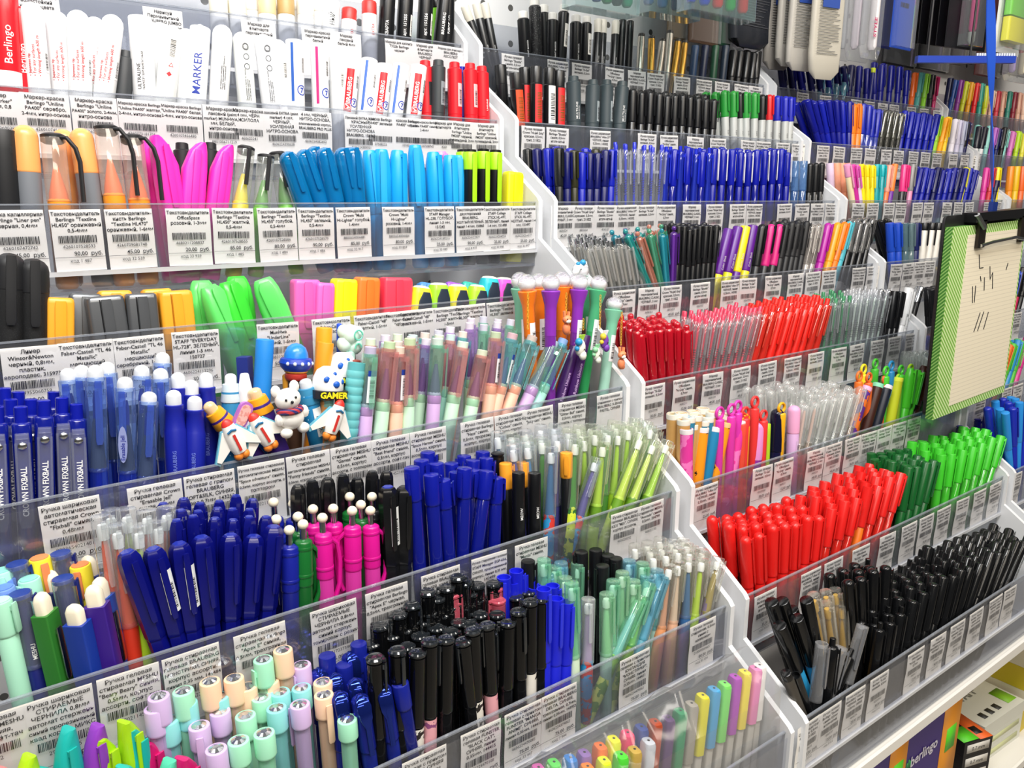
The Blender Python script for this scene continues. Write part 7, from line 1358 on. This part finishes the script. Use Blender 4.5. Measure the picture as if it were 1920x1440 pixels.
# blue plastic rail under the black cards
e = bpy.data.objects.new('hook_rail', None); COL.objects.link(e)
p, q = on_y(1722, 104, .80), on_y(1906, 104, .694); e.location = p; e.rotation_euler = (0, 0, math.atan2(q.y - p.y, q.x - p.x)); tag(e, 'blue plastic rail with toothed edge under the black blister cards', 'rail')
wd = (q - p).length
link('bar', mesh(box(0, wd, 0, .012, -.012, 0), P('#1a3fae', .35)), e)
link('tooth_strip', mesh(join(*[box(wd * i / 40, wd * (i + .55) / 40, .001, .004, 0, .005) for i in range(24, 40)]), P('#dfe6f2', .4)), e)
for x_ in (.02, .10): link('hanger', mesh(tube([(x_, .006, -.001), (x_, .006, .45)], .002, 6), P('#1a1a20', .4)), e)
for i, (a_, b_, pb, c) in enumerate([(1652, 1712, 118, '#1c1c22'), (1716, 1772, 128, '#17181c'), (1776, 1822, 112, '#2a2226'), (1826, 1868, 140, '#5a2c2c'), (1870, 1925, 136, '#2e2e36')]):
    hang(a_, b_, pb, .985 - .006 * i, f'dark card hanging close to the wall behind the blue packs, {ORD[i + 1]} from left', card(c, c, .5))
hang(1880, 1925, 150, .90, 'pale clear pack right of the lanyard above the far pens', clearbag([('pen', -.2, .008, .02, .2, '#b8a8d8'), ('pen', .2, .008, .02, .2, '#e8e0c8')]), 'plastic bag', 'hanging_bag')
hang(1768, 1800, 118, .99, 'white paper slip hanging at the wall below the black cards', lambda wd, ht, th: [('card', box(-wd / 2, wd / 2, -.0008, .0008, 0, ht), plastic('#d8d8d8', .5))])

# ================================================================== CLIPBOARD on a blue lanyard
BX0, BX1, BZ0, BZ1, BY = 1.082, 1.301, 1.110, 1.366, .490
e = bpy.data.objects.new('clipboard', None); COL.objects.link(e); e.location = ((BX0 + BX1) / 2, BY, BZ0); tag(e, 'clipboard with green patterned pad and scribbled beige sheet, hanging on a blue lanyard', 'clipboard')
inv = Matrix.Translation(-e.location)
e.rotation_euler = (0, math.radians(-1.8), 0)
def rr_xz(x0, x1, z0, z1, y0, y1, r=.006):
    g = loft([(0, rrect(x1 - x0, z1 - z0, r, 3)), (y1 - y0, rrect(x1 - x0, z1 - z0, r, 3))])
    return [((x0 + x1) / 2 + a, y1 - c, (z0 + z1) / 2 + b) for a, b, c in g[0]], g[1]
ZIG = pattern('lines', '#78b046', '#cfe6a8', 95, .5, .5); ZIG2 = pattern('lines', '#3a7a2a', '#8aba62', 130, .5, .62)
link('board', mesh(xf(rr_xz(BX0 - .002, BX1 + .002, BZ0 + .004, BZ1 + .014, BY + .0096, BY + .013), inv), P('#1a1a1c', .4)), e)
pad = link('pad', mesh(xf(box(BX0, BX1, BY, BY + .0093, BZ0, BZ1), inv), ZIG2), e)
link('pad_cover', mesh(xf(box(BX0 + .0005, BX1, BY - .0008, BY - .0001, BZ0, BZ1), inv), ZIG), pad)
def ruled():
    m = plastic('#e6dcc2', .8).copy(); nt = m.node_tree; nd = nt.nodes; L = nt.links; b = nd['Principled BSDF']
    tc = nd.new('ShaderNodeTexCoord'); wv = nd.new('ShaderNodeTexWave'); wv.bands_direction = 'Z'; wv.inputs['Scale'].default_value = 55
    L.new(tc.outputs['Object'], wv.inputs['Vector'])
    r = nd.new('ShaderNodeValToRGB'); r.color_ramp.elements[0].position = .0; r.color_ramp.elements[0].color = lin('#d6cdb8'); r.color_ramp.elements[1].position = .12; r.color_ramp.elements[1].color = lin('#e8dfc8')
    L.new(wv.outputs['Fac'], r.inputs[0]); L.new(r.outputs[0], b.inputs['Base Color']); return m
sheet = link('sheet', mesh(xf(box(BX0 + .042, BX1 - .006, BY - .0015, BY - .0009, BZ0 + .012, BZ1 - .012), inv), ruled()), e)
st = []
for pts in ([(.30, .80), (.27, .88)], [(.30, .80), (.36, .80)], [(.40, .74), (.42, .66)], [(.47, .80), (.50, .72), (.53, .76), (.56, .66)], [(.22, .70), (.25, .60)], [(.27, .70), (.28, .60)], [(.40, .53), (.33, .42)], [(.46, .53), (.39, .42)], [(.54, .52), (.49, .42)], [(.78, .80), (.76, .76)], [(.33, .75), (.35, .72)]):
    x0, x1, z0, z1 = BX0 + .03, BX1 - .006, BZ0 + .012, BZ1 - .012
    st.append(tube([(x0 + (x1 - x0) * a, BY - .0017, z0 + (z1 - z0) * b) for a, b in pts], .0007, 4))
link('handwriting', mesh(xf(join(*st), inv), INK), sheet)
cl = link('clip', mesh(xf(join(box(BX0 + .05, BX1 - .01, BY - .006, BY + .013, BZ1 + .004, BZ1 + .016)), inv), P('#2a2a2c', .3, .7)), e)
for xa_, xb_ in ((BX0 + .062, BX0 + .082), (BX1 - .028, BX1 - .010)): link('clip_jaw', mesh(xf(box(xa_, xb_, BY - .006, BY - .002, BZ1 - .03, BZ1 + .006), inv), P('#2c2620', .3, .5)), cl)
link('clip_bar', mesh(xf(join(tube([(BX0 + .066, BY - .008, BZ1 - .027), (BX0 + .10, BY - .009, BZ1 - .024), (BX1 - .05, BY - .009, BZ1 - .022), (BX1 - .014, BY - .008, BZ1 - .027)], .0022, 8), tube([(BX0 + .05, BY - .006, BZ1 + .014), (BX0 + .066, BY - .010, BZ1 - .004)], .0035, 8)), inv), STEEL), cl)
t0 = Vector(((BX0 + BX1) / 2 + .004, BY + .006, BZ1 + .016)); t1 = on_y(1857, -60, BY + .02)
e = bpy.data.objects.new('lanyard', None); COL.objects.link(e); e.location = t0; tag(e, 'bright blue strap lanyard holding the clipboard', 'lanyard')
V = []; Fc = []; N = 14
for i in range(N + 1):
    p = (t1 - t0) * (i / N); a = .15 + .5 * math.sin(i * .45); wq = .0075 if i > 1 else .004
    for s, d in ((-1, -.0007), (1, -.0007), (1, .0007), (-1, .0007)): V.append((p.x + s * wq * math.cos(a) - d * math.sin(a), p.y + s * wq * math.sin(a) + d * math.cos(a), p.z))
for i in range(N):
    for q in range(4): Fc.append((4 * i + q, 4 * i + (q + 1) % 4, 4 * i + 4 + (q + 1) % 4, 4 * i + 4 + q))
Fc += [(3, 2, 1, 0), (4 * N, 4 * N + 1, 4 * N + 2, 4 * N + 3)]
link('strap', mesh((V, Fc), P('#1a4fc0', .5)), e)
link('buckle', mesh(box(-.007, .007, -.003, .003, -.012, .012), P('#16307a', .35)), e)

# ================================================================== BOXES on the lower shelf
SZ = .5752
def carton(name, x, y, wd, dp, ht, z, yaw, base, label, faces=(), cat='box'):
    e = bpy.data.objects.new(name, None); COL.objects.link(e); e.location = (x, y, z); e.rotation_euler = (0, 0, yaw); tag(e, label, cat)
    link('carton', mesh(box(-wd / 2, wd / 2, 0, dp, 0, ht), base, sharp=20), e)
    for nm, g, m in faces: link(nm, mesh(g, m, sharp=0), e)
    return e
def front(x0, x1, z0, z1, o=.0004): return box(x0, x1, -o, -o * .2, z0, z1)
PUR = P('#3a2378', .45); OBX = P('#e0922c', .5); LIMEP = P('#5fdc2c', .5)
for i, (pa, pya, pb) in enumerate([(1697, 1386, 1806), (1594, 1449, 1707)]):
    y = .385; a = on_y(pa, pya, y); b = on_yz(pb, y, a.z); wd = b - a.x; ht = a.z - SZ
    f = [('orange_side', front(wd * .18, wd / 2, 0, ht), OBX), ('green_sticker', front(wd * .27, wd * .44, ht * .62, ht * .8, .0008), LIMEP), ('dark_triangle', ([(-.0 * wd, -.0006, 0), (wd * .2, -.0006, 0), (wd * .24, -.0006, ht * .45)], [(0, 1, 2)]), P('#3a3440', .5)),  # includes a dark grey triangle low on the front face
         ('printed_text', flat(text('berlingo', .021, 'LEFT', bold=.0005), -wd * .36, ht * .74, -.0009), P('#d8d4e4', .5)), ('logo', join(*[front(-wd * .42 + .004 * q, -wd * .42 + .004 * q + .002, ht * .73, ht * .73 + .012 + .003 * (q % 2), .0009) for q in range(3)]), P('#3fa05a', .5))]
    carton('pen_box', a.x + wd / 2, y, wd, .15, ht, SZ, 0, PUR, ['purple box with orange side and white lettering, behind the white shelf edge', 'purple and orange box cut off by the lower frame, left of the lettered one'][i], f)
KB2 = P('#1c1a1c', .45)
p = on_y(1846, 1392, .378)
bw, bd = .052, .10
n_ = 4; bh = (p.z - SZ) / n_
for i in range(n_):
    fs = [('label', front(-bw * .4, bw * .4, bh * .2, bh * .8), P('#d8d4cc', .6)), ('printed_text', flat(text('0.7 mm', .008), 0, bh * .35, -.0006), INK)]
    if i == n_ - 1: fs += [('green_sticker', box(-bw / 2, bw * .05, bd * .02, bd * .3, bh, bh + .0004), LIMEP), ('orange_panel', box(bw * .05, bw / 2, bd * .0, bd * .55, bh, bh + .0003), P('#ee6a2a', .5)), ('dark_mark', box(bw * .12, bw * .36, bd * .1, bd * .25, bh + .0003, bh + .0006), KB2), ('orange_corner', box(-bw / 2, -bw * .1, bd * .5, bd, bh, bh + .0003), P('#ee6a2a', .5)), ('top_text', mv(xf(flat(text('GEL', .016, bold=.0003), 0, 0, 0), Matrix.Rotation(-math.pi / 2, 4, 'X')), .004, bd * .7, bh + .0005), P('#e8e8e8', .5))]
    carton('pen_box', p.x, .385, bw, bd, bh - .0003, SZ + bh * i, -.3, KB2, f'small black pen carton with white end label, {ORD[n_ - i]} from the top of its stack', fs)
x_ = p.x
p = on_y(1880, 1342, .40)
h1 = (p.z - SZ) / 3
for i in range(3):
    fs = [('green_sticker', box(.03, .055, .01, .04, h1, h1 + .0004), P('#8ac82c', .5)), ('top_text', mv(xf(flat(text('STAFF', .022, bold=.0004), 0, 0, 0), Matrix.Rotation(-math.pi / 2, 4, 'X')), -.01, .05, h1 + .0005), P('#8a8a84', .5)), ('pattern_print', join(*[box(-.04 + .02 * q, -.03 + .02 * q, .01, .022, h1, h1 + .0004) for q in range(3)]), P('#3a3a38', .5)), ('orange_band', box(-.055, .055, .085, .10, h1, h1 + .0004), P('#e0843a', .5))] if i == 2 else [('print_band', front(-.05, .05, h1 * .3, h1 * .7), P('#d8dca8', .5))]
    carton('pen_box', max(p.x + .01, x_ + .115), .40, .12, .11, h1 - .0004, SZ + h1 * i, -.06, P('#dfe0d4', .5), f'white and green printed carton, {ORD[3 - i]} from the top of its stack', fs)
x_ = max(p.x + .01, x_ + .115)
for j in range(2):
    h2 = (.15 if j == 0 else .17) / 4
    for i in range(4):
        carton('pen_box', x_ + .12 + .115 * j, .40 + .02 * j, .105, .12, h2 - .0004, SZ + h2 * i, 0, P('#d8c02c' if i % 2 == j else '#e8e0c8', .5), f'yellow or cream carton in the {["left", "right"][j]} pile at the shelf end, {ORD[4 - i]} from top', [('label', front(-.03, .03, h2 * .25, h2 * .75), P('#f0ece0', .6))])
for i in range(3):
    carton('pen_box', x_ + .02, .52, .12, .12, .045, SZ + .0455 * i, 0, P('#d8c83a' if i != 1 else '#e6dcb0', .5), f'yellow carton in the pile behind the white and green cartons, {ORD[3 - i]} from top')
